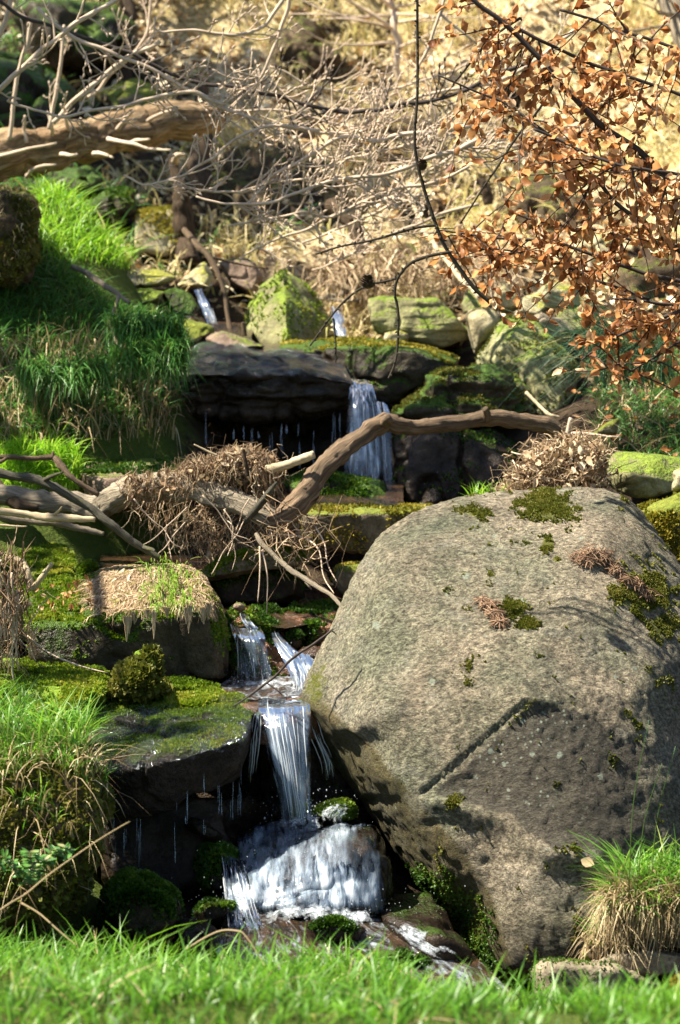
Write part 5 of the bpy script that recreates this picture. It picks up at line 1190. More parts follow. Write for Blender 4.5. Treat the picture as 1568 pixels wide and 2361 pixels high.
# rotten post and dead stumps
t = thing('rotten_post', 'rotten pale topped post standing beside the yellow square rock', 'post', P(425, 600, 11.5))
g = Geo(); limb(g, [(432, 610, 11.3), (425, 540, 11.4), (420, 470, 11.4), (412, 420, 11.45), (406, 362, 11.5)], [26, 24, 20, 14, 9], 14, 8, 0.25, 0.015, 4); g.build('post', MAT['rot_wood'], t)
g = Geo(); limb(g, [(404, 372, 11.45), (408, 358, 11.4), (428, 358, 11.4)], [9, 7, 3], 8, 5, .2, 0, 5); g.build('broken_tip', MAT['twig_bark'], t)
stick('dark dead stump leaning below the bare branches in the middle', [(838, 605, 11.2), (830, 560, 11.3), (812, 510, 11.4), (790, 480, 11.5), (765, 470, 11.6)], [12, 17, 22, 22, 16], 'rot_wood', [([(795, 480, 11.4), (790, 440, 11.4), (770, 400, 11.5)], [10, 7, 4]), ([(812, 505, 11.3), (830, 490, 11.2)], [8, 3])], name='dead_stump', cat='stump', rough=.2, wob=.012, sides=14)
stick('broken mossy stub catching sun below the copper leaves', [(1128, 470, 11.4), (1122, 440, 11.4), (1112, 420, 11.4), (1098, 412, 11.4)], [12, 13, 10, 5], 'rot_wood', name='dead_stump', cat='stump', rough=.2, wob=.008)
stick('dark mossy trunk foot at the back of the gully', [(480, 560, 12.4), (470, 460, 12.4), (462, 380, 12.5), (468, 300, 12.6), (462, 180, 13.0)], [30, 27, 25, 20, 14], 'rot_wood', name='dead_tree', cat='tree', rough=.2, wob=.02, sides=14)

# trees standing on the slope
def trunk_tree(label, pts, r, mat, seed):
    base = P(*pts[0])
    t = thing('tree', label, 'tree', base)
    g = Geo(); limb(g, pts, r, 14, 8, .08, .02, seed); g.build('trunk', MAT[mat], t)
    g = Geo(); rg = np.random.default_rng(seed)
    W = PP(pts); d, rr = cr(W, 8), None
    for k in range(26):
        p = d[rg.integers(len(d) // 4, len(d))]
        az = rg.uniform(0, 6.28); L = rg.uniform(.4, 1.0)
        e = p + np.array([math.cos(az) * L, math.sin(az) * L * .6, rg.uniform(-.1, .5) * L])
        m_ = (p + e) / 2 + rg.normal(0, .06, 3)
        tube(g, [p, m_, e], [.010, .006, .002], 5, 5, 0, .5, .01, k)
    g.build('limb', MAT[mat], t)
    return t
trunk_tree('slim dark tree trunk behind the bare branches at the upper left', [(286, 260, 14.2), (290, 120, 14.4), (292, 0, 14.6), (296, -200, 15.0), (300, -500, 15.4)], [20, 17, 16, 14, 8], 'rot_wood', 3)
trunk_tree('smooth grey tree trunk cut by the upper right corner', [(1640, 330, 12.8), (1600, 160, 13.0), (1570, 40, 13.1), (1530, -60, 13.2), (1500, -300, 13.4)], [44, 34, 31, 28, 18], 'grey_wood', 4)
trunk_tree('slender pale sapling with a straight stem on the sunlit slope', [(925, 190, 14.0), (915, 110, 14.0), (905, 30, 14.1), (895, -60, 14.2), (890, -300, 14.6)], [7, 8, 8, 7, 3], 'twig_bark', 5)

# bare branches of the leafless saplings, with budded side twigs
def bare(label, pts, r, y=None, twigs=10, tl=0.22, mat='twig_bark', seed=1, bud=True, extra=()):
    rg = np.random.default_rng(seed)
    pts = [p if len(p) == 3 else (*p, y) for p in pts]
    g = Geo()
    d, rr = limb(g, pts, np.linspace(r[0] * .85, r[1] * .85, len(pts)), 7, 8, 0.06, .008, seed)
    T = np.gradient(d, axis=0); T /= np.linalg.norm(T, axis=1)[:, None]
    n = len(d)
    view = np.array([0, 1.0, 0])
    for k in range(int(twigs * 1.3)):
        i = int(rg.uniform(0.12, 0.98) * (n - 1))
        side = 1 if k % 2 else -1
        pr = np.cross(T[i], view); pr /= np.linalg.norm(pr) + 1e-9
        dirv = T[i] * rg.uniform(.5, 1.0) + pr * side * rg.uniform(.4, 1.0) + np.array([0, rg.normal(0, .4), 0])
        dirv /= np.linalg.norm(dirv)
        L = tl * rg.uniform(.35, 1.2)
        m_ = 5; q = [d[i]]; dv = dirv.copy()
        for j in range(m_):
            dv = dv + rg.normal(0, .18, 3) + np.array([0, 0, .10]); dv /= np.linalg.norm(dv)
            q.append(q[-1] + dv * L / m_)
            if j in (1, 2, 3) and rg.uniform() < .75:
                e = dv + np.cross(dv, view) * rg.choice([-1, 1]) * rg.uniform(.5, 1.1) + np.array([0, rg.normal(0, .3), .15]); e /= np.linalg.norm(e)
                l2 = L * rg.uniform(.12, .4)
                p2 = q[-1] + e * l2 * .5 + rg.normal(0, .006, 3); p3 = q[-1] + e * l2 + np.array([0, 0, l2 * .18])
                tube(g, [q[-1], p2, p3], [.0023, .0020, .0025], 5, 3)
                if bud: tube(g, [p3, p3 + e * .007, p3 + e * .017], [.0028, .0045, .0008], 5, 2)
        q = np.array(q)
        tube(g, q, np.linspace(max(.0034, rr[i] * .42), .0019, len(q)), 6, 3, 0, .5, .003, seed + k)
        if bud: tube(g, [q[-1], q[-1] + dv * .008, q[-1] + dv * .02], [.0028, .005, .0008], 5, 2)
    for (sp, sr) in extra: limb(g, sp, sr, 6, 6, .05, .004, seed)
    return tag(g.build('bare_branch', MAT[mat]), label, 'branch', 'leafless branches over the gully')

bare('thick bare branch slanting up to the top edge at the upper left', [(-60, 260), (0, 205), (70, 140), (150, 72), (215, 35), (290, -10), (340, -40)], (8, 6), 8.6, 6, .2, seed=2)
bare('bare branch curving level across the shaded gully above the log', [(20, 228), (50, 246), (120, 264), (200, 258), (300, 240), (380, 220), (446, 212), (520, 235)], (3, 6), 8.8, 12, .16, seed=3)
bare('long bare branch falling from the upper left to the middle of the picture', [(90, 20), (160, 85), (240, 110), (330, 150), (420, 200), (500, 245), (560, 268), (640, 288), (720, 300), (810, 306)], (6, 4), 8.9, 26, .2, seed=4)
bare('dark bare branch running from the top left corner far to the right', [(-40, -20), (60, 40), (150, 75), (260, 110), (360, 150), (450, 190), (560, 200), (640, 225), (740, 248), (850, 260), (930, 240), (1050, 215), (1140, 175), (1220, 140)], (5, 6), 9.2, 22, .2, 'beech_bark', seed=5)
bare('short pale branch ending in a hook near the top of the gully', [(352, 62), (372, 74), (450, 72), (510, 76), (566, 80), (610, 58), (650, 10), (680, -40)], (3, 6), 9.0, 8, .14, seed=6)
bare('pale branch bending down from the top edge in the middle', [(672, -40), (660, 20), (640, 82), (624, 120), (612, 160), (586, 200), (560, 224), (530, 250)], (6, 3), 9.1, 8, .16, seed=7)
bare('low bare branch curling above the grass below the log', [(282, 408), (330, 426), (372, 420), (420, 405), (480, 365), (540, 320), (590, 296), (640, 286), (740, 300)], (3, 5), 8.8, 16, .18, seed=8)
bare('pale arching branch over the dark trunk foot', [(432, 430), (470, 442), (530, 446), (590, 430), (650, 395), (700, 365), (750, 338), (800, 314), (870, 320), (960, 310), (1088, 294)], (3, 7), 8.9, 24, .2, seed=9)
bare('bright bare branch sweeping left to right above the dead stump', [(450, 452), (520, 466), (600, 470), (680, 450), (740, 425), (800, 412), (880, 405), (960, 380), (1040, 350), (1110, 320)], (3, 7), 8.7, 26, .2, seed=10)
bare('drooping pale branch just above the dead stump', [(530, 520), (580, 512), (640, 502), (700, 488), (760, 500), (820, 470), (900, 440), (1000, 420), (1080, 380)], (3, 5), 9.0, 20, .18, seed=11)
bare('faint bare branch dropping to the top of the pyramid rock', [(560, 592), (600, 570), (650, 548), (710, 528), (762, 498), (850, 470), (940, 450)], (2.5, 5), 9.4, 12, .16, seed=12)
bare('pale curved branch among the sunlit leaves at the top right', [(780, 250), (830, 258), (900, 262), (960, 225), (1040, 205), (1130, 190), (1200, 160), (1260, 120), (1330, 60)], (4, 6), 9.6, 12, .2, seed=13)
bare('thin bright branch rising to the top edge beside the hanging twig', [(960, 165), (984, 120), (1002, 66), (1022, 0), (1030, -60)], (4, 5), 9.3, 5, .16, seed=14, extra=[([(1012, 30, 9.3), (1045, 55, 9.3), (1080, 85, 9.3), (1110, 110, 9.3)], [3, 3, 2.5, 1.5])])
bare('upright dead stem standing left of the fallen log', [(20, 320), (34, 240), (46, 160), (60, 100), (75, 45)], (6, 5), 10.3, 3, .12, seed=15)
bare('second upright dead stem standing behind the fallen log', [(112, 300), (128, 230), (138, 160), (145, 90), (150, 60)], (6, 4), 10.5, 3, .12, seed=16)
bare('pale dead stem leaning to the right over the fallen log', [(118, 285), (170, 238), (220, 195), (270, 150), (320, 118), (368, 93)], (7, 6), 10.0, 4, .14, seed=17)
bare('pale stem rising steeply at the left top edge', [(-10, 100), (6, 70), (18, 30), (26, -10), (30, -60)], (7, 6), 9.4, 2, .1, seed=18)
bare('fine bare branch crossing the sunlit slope to the copper leaves', [(620, 150), (700, 190), (780, 210), (860, 215), (960, 190), (1060, 160), (1180, 100)], (3, 4), 10.2, 20, .24, seed=19)
bare('fan of pale twigs spreading over the bright slope in the middle', [(700, 560), (760, 540), (850, 500), (920, 460), (1000, 390), (1090, 330), (1140, 300)], (3, 5), 9.6, 22, .26, seed=20)
bare('thin level branch over the sunlit slope beneath the copper leaves', [(880, 380), (960, 372), (1050, 350), (1140, 345), (1260, 320), (1400, 310)], (3, 5), 10.0, 16, .24, seed=21)
bare('pale twiggy branch spreading over the bright slope left of the hanging twig', [(640, 420), (720, 405), (800, 370), (880, 350), (950, 330), (1020, 280)], (3, 5), 9.3, 20, .24, seed=31)
bare('twiggy pale branch reaching from the right over the dead stump', [(720, 620), (800, 590), (860, 555), (920, 530), (1000, 500), (1100, 470)], (2.5, 5), 9.8, 16, .2, seed=32)
bare('tangled pale branch below the dark branch at the top', [(520, 260), (600, 250), (690, 262), (780, 285), (860, 290), (950, 270)], (3, 5), 9.4, 18, .22, seed=33)
bare('dead forked stem above the log in the upper left shade', [(205, 225), (250, 180), (290, 135), (330, 90), (345, 40), (350, -30)], (5, 4), 10.8, 6, .2, seed=22)

# larch twigs with knobs and cones
def knobby(g, pts, r, y, seed, step=13):
    rg = np.random.default_rng(seed)
    pts = [(p[0], p[1], y) for p in pts]
    d, rr = limb(g, pts, np.linspace(r[0], r[1], len(pts)), 7, 10, .08, .002, seed)
    L = np.concatenate([[0], np.cumsum(np.linalg.norm(np.diff(d, axis=0), axis=1))])
    for a in np.arange(0, L[-1], step * px(y)):
        i = int(np.argmin(np.abs(L - a))); dv = rg.normal(size=3); dv /= np.linalg.norm(dv)
        s_ = rr[i]
        tube(g, [d[i], d[i] + dv * s_ * 1.7, d[i] + dv * (s_ * 1.9 + .003)], [s_ * .8, .0028, .0012], 5, 2)
def cone(parent, p, size):
    g = Geo(); n = 70
    t_ = np.linspace(0.02, .98, n); az = np.arange(n) * 2.399
    rr = np.sin(np.pi * t_ ** .8) * size * .55
    pos = p + np.stack([rr * .5 * np.cos(az), rr * .5 * np.sin(az), (t_ - .5) * size * 1.1], 1)
    out = np.stack([np.cos(az), np.sin(az), .5 + 0 * az], 1)
    leaves(g, pos, axes_rot(out, np.tile([0, 0, 1.], (n, 1)) + .01), size * .42, .4, None, 1.3)
    g.build('cone', MAT['cone_scale'], parent)
t = thing('larch_twig', 'dark knobbly larch twig with two cones hanging down the middle', 'twig', P(1125, 694, 6.6))
g = Geo()
knobby(g, [(964, -60), (963, 60), (962, 200), (955, 320), (962, 380), (975, 430), (1000, 500), (1022, 560), (1050, 605), (1090, 660), (1126, 694)], (3, 5), 6.6, 1)
knobby(g, [(1005, 520), (960, 525), (900, 542), (850, 556), (800, 566), (728, 586)], (3.5, 2), 6.6, 2)
knobby(g, [(1036, 580), (990, 590), (950, 605), (925, 628), (914, 650), (912, 680), (919, 720), (918, 780), (912, 835), (897, 873)], (4, 2.5), 6.58, 3)
knobby(g, [(914, 642), (880, 650), (850, 655), (810, 680), (780, 710), (745, 755), (715, 797)], (3, 2), 6.56, 4)
knobby(g, [(771, 735), (774, 780), (775, 838)], (2, 1.5), 6.56, 5)
g.build('stem', MAT['larch_bark'], t)
cone(t, P(974, 382, 6.56), .026); cone(t, P(848, 652, 6.53), .034)
for lab, pts, y, sd_ in (('dark knobbly larch twig crossing the sunlit slope towards the top right', [(1200, 40), (1160, 66), (1120, 100), (1080, 150), (1045, 196)], 6.9, 6),
                   ('thin dark larch twig falling through the gap below the copper leaves', [(1290, 170), (1250, 240), (1195, 312), (1150, 380), (1110, 440), (1060, 515)], 7.0, 7)):
    g = Geo(); knobby(g, pts, (3.5, 2), y, sd_); tag(g.build('larch_twig', MAT['larch_bark']), lab, 'twig')

# copper beech boughs
LEAF_SPOTS = []
def bough(label, mains, y, region_n, seed, leaf_n, ndir=(-0.75, -0.1, -0.45)):
    rg = np.random.default_rng(seed)
    t = thing('beech_bough', label, 'branch', P(*mains[0][0][-1][:2], y))
    g = Geo(); pos = []; dirs = []; tn = []
    for pts, r in mains:
        pts = [(p[0], p[1], y + (p[2] if len(p) > 2 else 0)) for p in pts]
        d, rr = limb(g, pts, np.linspace(r[0], r[1], len(pts)), 8, 8, .06, .004, seed)
        T = np.gradient(d, axis=0); T /= np.linalg.norm(T, axis=1)[:, None]
        L = np.linalg.norm(np.diff(d, axis=0), axis=1).sum()
        for k in range(int(L * region_n * 1.6)):
            i = int(rg.uniform(.04, .99) * (len(d) - 1))
            sd = np.array(ndir) * rg.uniform(.3, 1) + T[i] * rg.uniform(-.1, .9) + rg.normal(0, .38, 3)
            sd /= np.linalg.norm(sd)
            tl = rg.uniform(.10, .34); q = [d[i]]; dv = sd
            for j in range(5):
                dv = dv + rg.normal(0, .16, 3); dv /= np.linalg.norm(dv); q.append(q[-1] + dv * tl / 5)
                for _ in range(leaf_n + int(rg.uniform() < .6)):
                    if rg.uniform() < .8:
                        pos.append(q[-1] - dv * tl / 5 * rg.uniform()); dirs.append(dv + rg.normal(0, .75, 3) + np.array([0, 0, -.15]))
            tube(g, q, np.linspace(.0026, .0011, 6), 5, 3)
    g.build('twigs', MAT['beech_bark'], t)
    pos = np.array(pos); dirs = np.array(dirs)
    nrm = np.tile([0.1, -.35, .7], (len(pos), 1)) + RNG.normal(0, .75, (len(pos), 3))
    lg = Geo(); leaves(lg, pos, axes_rot(dirs, nrm), RNG.uniform(.017, .040, len(pos)), 1.8, np.clip(RNG.normal(.55, .27, len(pos)), 0, 1), .85)
    lg.build('leaves', MAT['beech_leaf'], t)
    return t
bough('stout dark bough of copper beech slanting down from the top right', [([(1060, -60), (1095, 0), (1150, 45), (1185, 75), (1225, 120), (1262, 155), (1310, 215), (1372, 275), (1425, 315), (1470, 345), (1530, 400), (1640, 490)], (5, 8)),
    ([(1185, 60, .05), (1260, 100, .05), (1350, 140, .1), (1430, 170, .1), (1600, 230, .1)], (4, 4)), ([(1290, 20, -.1), (1400, 60, -.1), (1500, 90, -.1), (1620, 130, -.1)], (3, 4))], 6.7, 25, 5, 3)
bough('slender bough of copper leaves in the middle of the right side', [([(1010, 175), (1080, 205), (1150, 235), (1200, 262), (1250, 300), (1292, 335), (1335, 372), (1375, 415), (1410, 455), (1470, 505), (1560, 570), (1650, 640)], (2, 6)),
    ([(1230, 300, -.1), (1300, 330, -.1), (1400, 370, -.15), (1500, 390, -.15), (1640, 420, -.15)], (3, 4))], 6.5, 19, 6, 3)
bough('low spray of orange copper leaves reaching left above the cream boulder', [([(1010, 530), (1080, 540), (1150, 550), (1230, 552), (1310, 570), (1400, 600), (1500, 635), (1640, 660)], (2, 5)),
    ([(1110, 575, .05), (1190, 580, .05), (1270, 605, .05), (1360, 640, .05), (1500, 690, .05)], (2, 4)), ([(1180, 490, -.05), (1240, 510, -.05), (1330, 525, -.05), (1420, 540, -.05), (1560, 590, -.05)], (2, 4))], 7.1, 19, 7, 3, (-.8, 0, -.25))
bough('drooping spray of copper leaves over the rushes at the right edge', [([(1340, 830), (1380, 800), (1430, 770), (1490, 745), (1560, 720), (1650, 690)], (2, 5)), ([(1400, 690, .1), (1470, 690, .1), (1540, 700, .1), (1640, 710, .1)], (2, 4)), ([(1450, 860, -.05), (1500, 830, -.05), (1560, 790, -.05), (1640, 760, -.05)], (2, 3))], 6.9, 22, 8, 3, (-.6, 0, -.35))
# ------------------------------------------------------------------ grass, tussocks, debris
def scatter_ground(n, x0, x1, y0, y1, poly=None, dens=None):
    x = RNG.uniform(x0, x1, n); y = RNG.uniform(y0, y1, n)
    p = np.stack([x, y, ground_z(x, y)], 1)
    if poly is not None:
        u, v = project(p); p = p[in_poly(u, v, poly)]
    if dens is not None:
        p = p[RNG.uniform(0, 1, len(p)) < dens(p)]
    return p

# foreground lawn
g = Geo()
p = scatter_ground(27000, -1.5, 1.5, 3.0, 5.55, dens=lambda p: sstep(-.5, .2, fbm(p, 3, 3, 4)) * .7 + .3)
u, v = project(p); p = p[(v < 2700) & (v > 2100) & (u > -250) & (u < 1850) & ((u < 1130) | (v > 2338)) & ((u < 900) | (v > 2262 + (u - 900) * .3))]
blades(g, p, 0.064 * (1 + .45 * np.clip(fbm(p, 2.2, 3, 31), -.8, 1)), 0.0021, 0.55, 0.3, rnd=np.clip(RNG.normal(.45, .22, len(p)) + .2 * fbm(p, 5, 2, 3), 0, 1))
p = scatter_ground(1500, -1.3, 1.3, 4.3, 5.4); u, v = project(p); p = p[((u < 950) | (v > 2330)) & ((u > 260) | (v > 2150))]
blades(g, p, 0.105, 0.0021, 0.45, 0.2, rnd=np.clip(RNG.normal(.5, .2, len(p)), 0, 1))
p = scatter_ground(9000, .4, 1.5, 2.9, 4.7); u, v = project(p); p = p[(v > 2336) & (v < 2700) & (u > 1100)]
blades(g, p, 0.075, 0.0017, 0.5, 0.3, rnd=np.clip(RNG.normal(.5, .22, len(p)), 0, 1))
p = scatter_ground(900, -1.3, .9, 4.7, 5.5); u, v = project(p); p = p[(u < 900)]
blades(g, p, 0.105, 0.0014, 0.5, 0.25, rnd=np.clip(RNG.normal(.5, .25, len(p)), 0, 1))
p = scatter_ground(420, -1.3, .9, 4.2, 5.4); u, v = project(p); p = p[(u < 900)]
blades(g, p, 0.13, 0.0015, 0.9, 0.5, rnd=np.clip(RNG.normal(.55, .25, len(p)), 0, 1))
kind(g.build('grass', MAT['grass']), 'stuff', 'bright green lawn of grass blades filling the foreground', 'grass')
g = Geo()
p = scatter_ground(420, -1.3, 1.3, 3.6, 5.2); u, v = project(p); p = p[(u < 1000)]; blades(g, p, 0.075, .0014, 1.2, .5)
kind(g.build('dry_straw', MAT['straw']), 'stuff', 'dry straw strewn through the foreground grass', 'straw')
for lab, pts in (('bent pale straw stalk arching over the foreground grass', [(430, 2190, 4.95), (500, 2150, 4.95), (548, 2146, 4.93), (570, 2160, 4.92), (600, 2205, 4.9), (636, 2270, 4.85)]),
                 ('dry straw stalk lying low in the foreground grass', [(400, 2275, 4.45), (455, 2300, 4.4), (514, 2326, 4.35)]),
                 ('pale broad straw blade fallen across the bottom left grass', [(50, 2080, 5.0), (90, 2105, 4.98), (130, 2140, 4.95), (180, 2180, 4.92)]),
                 ('long dry grass stem slanting over the mossy tussock at the left', [(-20, 2110, 4.9), (60, 2060, 4.95), (150, 1990, 5.0), (240, 1930, 5.05), (300, 1895, 5.1)])):
    g = Geo(); limb(g, pts, np.linspace(2.3, 1.3, len(pts)), 6, 8, .05, .003, len(lab)); tag(g.build('grass_stalk', MAT['straw']), lab, 'grass stalk')

# left bank: long overhanging grass
BANK = [(-200, 600), (110, 600), (200, 640), (270, 720), (430, 750), (440, 830), (420, 940), (260, 1010), (-200, 1020)]
g = Geo()
p = scatter_ground(42000, -2.6, -0.2, 8.0, 10.0, BANK)
blades(g, p, 0.078, 0.0021, 0.65, 0.5, az=np.full(len(p), -1.2), spread=1.1, rnd=np.clip(RNG.normal(.45, .2, len(p)) + .25 * fbm(p, 4, 2, 6), 0, 1))
vv, ff = ROCKS['over_slab'][1], ROCKS['over_slab'][2]
a, b = P(60, 985, 8.65), P(420, 760, 8.85)
for (u0, v0, u1, v1, y, n) in ((245, 745, 425, 790, 8.75, 900), (250, 820, 420, 860, 8.68, 800), (40, 850, 250, 900, 8.6, 900), (360, 800, 432, 880, 8.66, 320)):
    q = PP(np.stack([RNG.uniform(u0, u1, n), RNG.uniform(v0, v1, n), RNG.normal(y, .03, n)], 1))
    blades(g, q, 0.12, 0.0021, 0.6, 1.0, az=np.full(n, -1.4), spread=.5, rnd=np.clip(RNG.normal(.5, .22, n), 0, 1))
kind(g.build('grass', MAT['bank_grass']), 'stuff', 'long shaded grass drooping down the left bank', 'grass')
g = Geo()
p = scatter_ground(5200, -2.4, -.5, 8.0, 9.2, [(-100, 800), (260, 800), (330, 900), (420, 900), (400, 1020), (-100, 1030)])
blades(g, p, 0.2, .002, .5, .9, az=np.full(len(p), -1.3), spread=.5)
kind(g.build('dry_straw', MAT['straw']), 'stuff', 'dead brown straw hanging at the foot of the left bank', 'straw')
g = Geo()
p = scatter_ground(12000, -2.2, -.5, 9.0, 11.0, [(80, 440), (160, 455), (230, 520), (310, 580), (300, 625), (180, 610), (90, 610)])
blades(g, p, 0.11, 0.0026, 0.6, 0.35)
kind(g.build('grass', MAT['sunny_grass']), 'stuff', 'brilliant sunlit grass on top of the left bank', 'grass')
g = Geo()
p = scatter_ground(7000, -2.2, -.5, 7.7, 8.9, [(-150, 1000), (120, 1020), (190, 1060), (200, 1130), (120, 1140), (-150, 1130)])
blades(g, p, 0.10, 0.0024, 0.5, 0.35)
q = PP(np.stack([RNG.uniform(0, 180, 900), RNG.uniform(1040, 1130, 900), RNG.normal(8.2, .04, 900)], 1))
blades(g, q, 0.09, 0.0024, 0.6, 0.5, az=np.full(900, -1.4), spread=1)
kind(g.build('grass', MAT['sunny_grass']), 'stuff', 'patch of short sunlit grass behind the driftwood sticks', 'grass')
p = scatter_ground(60, .55, .72, 8.0, 8.3); g = Geo()
q = PP(np.stack([RNG.uniform(1085, 1150, 70), RNG.uniform(1150, 1170, 70), np.full(70, 7.6)], 1))
blades(g, q, .07, .0022, .6, .2); tag(g.build('grass_tuft', MAT['sunny_grass']), 'small tuft of bright grass just behind the top of the boulder', 'grass tuft')

# earth lump at the left edge
rock('earth_lump', 'upright clod of mossy earth at the left edge above the grass bank', lump([(-140, 440), (0, 425), (60, 430), (92, 470), (96, 590), (60, 650), (-140, 660)], 9.0, .5, .8, .1), 'earth', 6, name='earth_clod', cat='earth', moss=9000, moss_mat='olive_moss', moss_size=.012, moss_min=-.6, amp=.03, freq=7)
g = Geo()
v, f, n = ROCKS['earth_lump'][1:]
pp_, nn = sample_tris(v, f, n, 900, (n[f].mean(1)[:, 1] < .2) * 1.0)
blades(g, pp_, .06, .0018, .6, .9, az=np.full(len(pp_), -1.5), spread=1.2); g.build('straw', MAT['straw'], ROCKS['earth_lump'][0])

# tussocks
def tussock(key, label, outline, y, thick, mossn, grass_n, straw_n, gl, moss_mat='moss', sl=.14, gsel=0.35, mpatch=0.0):
    rock(key, label, lump(outline, y, thick, .8, .15), 'earth', 6, name='grass_tussock', cat='tussock', moss=mossn, moss_mat=moss_mat, moss_size=.016, moss_min=-.6, moss_patch=mpatch, amp=.03, freq=8)
    o, v, f, n = ROCKS[key]
    o.children[0].name = 'mound'
    ny = n[f].mean(1)
    g = Geo(); p_, n_2 = sample_tris(v, f, n, grass_n, sstep(gsel, gsel + .3, ny[:, 2]))
    blades(g, p_, gl, .0018, .5, .35); g.build('grass', MAT['grass'], o)
    g = Geo(); p_, n_2 = sample_tris(v, f, n, straw_n, (ny[:, 1] < .3) * sstep(-.5, .3, ny[:, 2]))
    blades(g, p_, sl, .0015, .55, 1.2, az=np.full(len(p_), -1.5), spread=.7); g.build('straw', MAT['straw'], o)
    return o
tussock('tuss_left', 'big mossy tussock with grass and hanging straw at the left edge of the stream', [(-180, 1740), (0, 1715), (110, 1715), (200, 1760), (243, 1850), (232, 1980), (185, 2090), (110, 2180), (-180, 2180)], 5.65, .6, 15000, 2400, 700, .08, 'olive_moss', .12, .35, -.9)
tussock('tuss_right', 'rounded tussock of pale straw with green grass on top beside the foot of the boulder', [(1345, 2212), (1400, 2130), (1450, 2085), (1510, 2055), (1650, 2050), (1680, 2215)], 5.75, .45, 300, 900, 2200, .10, 'moss', .11)
g = Geo()
q = PP(np.stack([RNG.uniform(1415, 1640, 900), RNG.uniform(2040, 2095, 900), RNG.normal(5.86, .06, 900)], 1))
blades(g, q, .135, .0018, .6, .4)
q = PP(np.stack([RNG.uniform(1400, 1640, 420), RNG.uniform(2080, 2125, 420), RNG.normal(5.76, .03, 420)], 1)); blades(g, q, .09, .0018, .7, .6); g.build('grass', MAT['grass'], ROCKS['tuss_right'][0])
g = Geo()
n = 1500
q = PP(np.stack([RNG.uniform(1400, 1640, n), RNG.uniform(2075, 2120, n), RNG.normal(5.78, .03, n)], 1))
blades(g, q, .13, .0016, .5, 1.1, az=np.full(n, -2.2), spread=.6); g.build('straw', MAT['straw'], ROCKS['tuss_right'][0])
# left shelf grass beside tussock top
g = Geo()
p = scatter_ground(6000, -1.5, -.55, 5.7, 6.9, [(-150, 1640), (120, 1650), (240, 1720), (240, 1800), (-150, 1800)])
blades(g, p, .12, .0018, .5, .4)
q = PP(np.stack([RNG.uniform(-60, 200, 900), RNG.uniform(1690, 1760, 900), RNG.normal(6.0, .1, 900)], 1)); blades(g, q, .13, .0018, .5, .4)
q = PP(np.stack([RNG.uniform(-60, 60, 300), RNG.uniform(1640, 1690, 300), RNG.normal(6.3, .1, 300)], 1)); blades(g, q, .12, .0018, .5, .4)
kind(g.build('grass', MAT['grass']), 'stuff', 'sunlit grass between the brilliant moss and the left tussock', 'grass')
g = Geo()
q = PP(np.stack([RNG.uniform(-60, 235, 300), RNG.uniform(1740, 1800, 300), RNG.normal(5.9, .1, 300)], 1)); blades(g, q, .09, .0014, .9, .7)
kind(g.build('dry_straw', MAT['straw']), 'stuff', 'matted dry straw over the top of the left tussock', 'straw')
# tall single grass stems in front of the boulder
for (u0, v0, u1, v1) in ((1450, 2060, 1490, 1640), (1470, 2050, 1520, 1740), (1500, 2060, 1552, 1700)):
    g = Geo(); limb(g, [(u0, v0, 5.7), ((u0 + u1) / 2 - 9, (v0 + v1) / 2, 5.72), (u1 + 6, v1 + 20, 5.7)], [1.4, 1.1, .5], 5, 6, 0, 0, 1)
    tag(g.build('grass_stalk', MAT['bank_grass']), 'tall thin green grass stem rising in front of the right side of the boulder', 'grass stem', 'grass stems by the boulder')

# rushes
t = thing('rush_clump', 'fan of long blue green rushes drooping on the right bank', 'rushes', P(1420, 900, 8.7))
g = Geo()
n = 420
q = PP(np.stack([RNG.uniform(1370, 1560, n), RNG.uniform(820, 900, n), RNG.normal(8.7, .08, n)], 1))
blades(g, q, .42, .0026, .75, .75, az=np.full(n, -2.5), spread=.5, K=7); g.build('stalks', MAT['rush'], t)
g = Geo()
p = scatter_ground(16000, .8, 2.4, 7.4, 10.2, [(1370, 830), (1440, 790), (1700, 800), (1700, 1120), (1430, 1100), (1370, 1010)])
blades(g, p, .09, .002, .7, .6, rnd=np.clip(RNG.normal(.35, .25, len(p)), 0, 1))
kind(g.build('grass', MAT['bank_grass']), 'stuff', 'low mossy grass covering the right bank', 'grass')
g = Geo()
p = scatter_ground(1500, .8, 2.4, 7.4, 10.2, [(1370, 830), (1440, 790), (1700, 800), (1700, 1120), (1430, 1100), (1370, 1010)])
blades(g, p, .14, .0018, .9, .7)
kind(g.build('dry_straw', MAT['straw']), 'stuff', 'pale straw scattered over the right bank', 'straw')
g = Geo()
p = scatter_ground(900, .6, 2.4, 7.6, 10.4, [(1210, 800), (1300, 740), (1700, 760), (1700, 1120), (1430, 1100), (1330, 1000)])
leaves(g, p + [0, 0, .05], axes_rot(RNG.normal(size=(len(p), 3)) * [1, 1, .3], np.tile([0, -.4, 1.], (len(p), 1)) + RNG.normal(0, .4, (len(p), 3))), RNG.uniform(.02, .04, len(p)), 1.5)
kind(g.build('leaf_litter', MAT['beech_leaf']), 'stuff', 'dead leaves caught in the grass of the right bank', 'leaf litter')

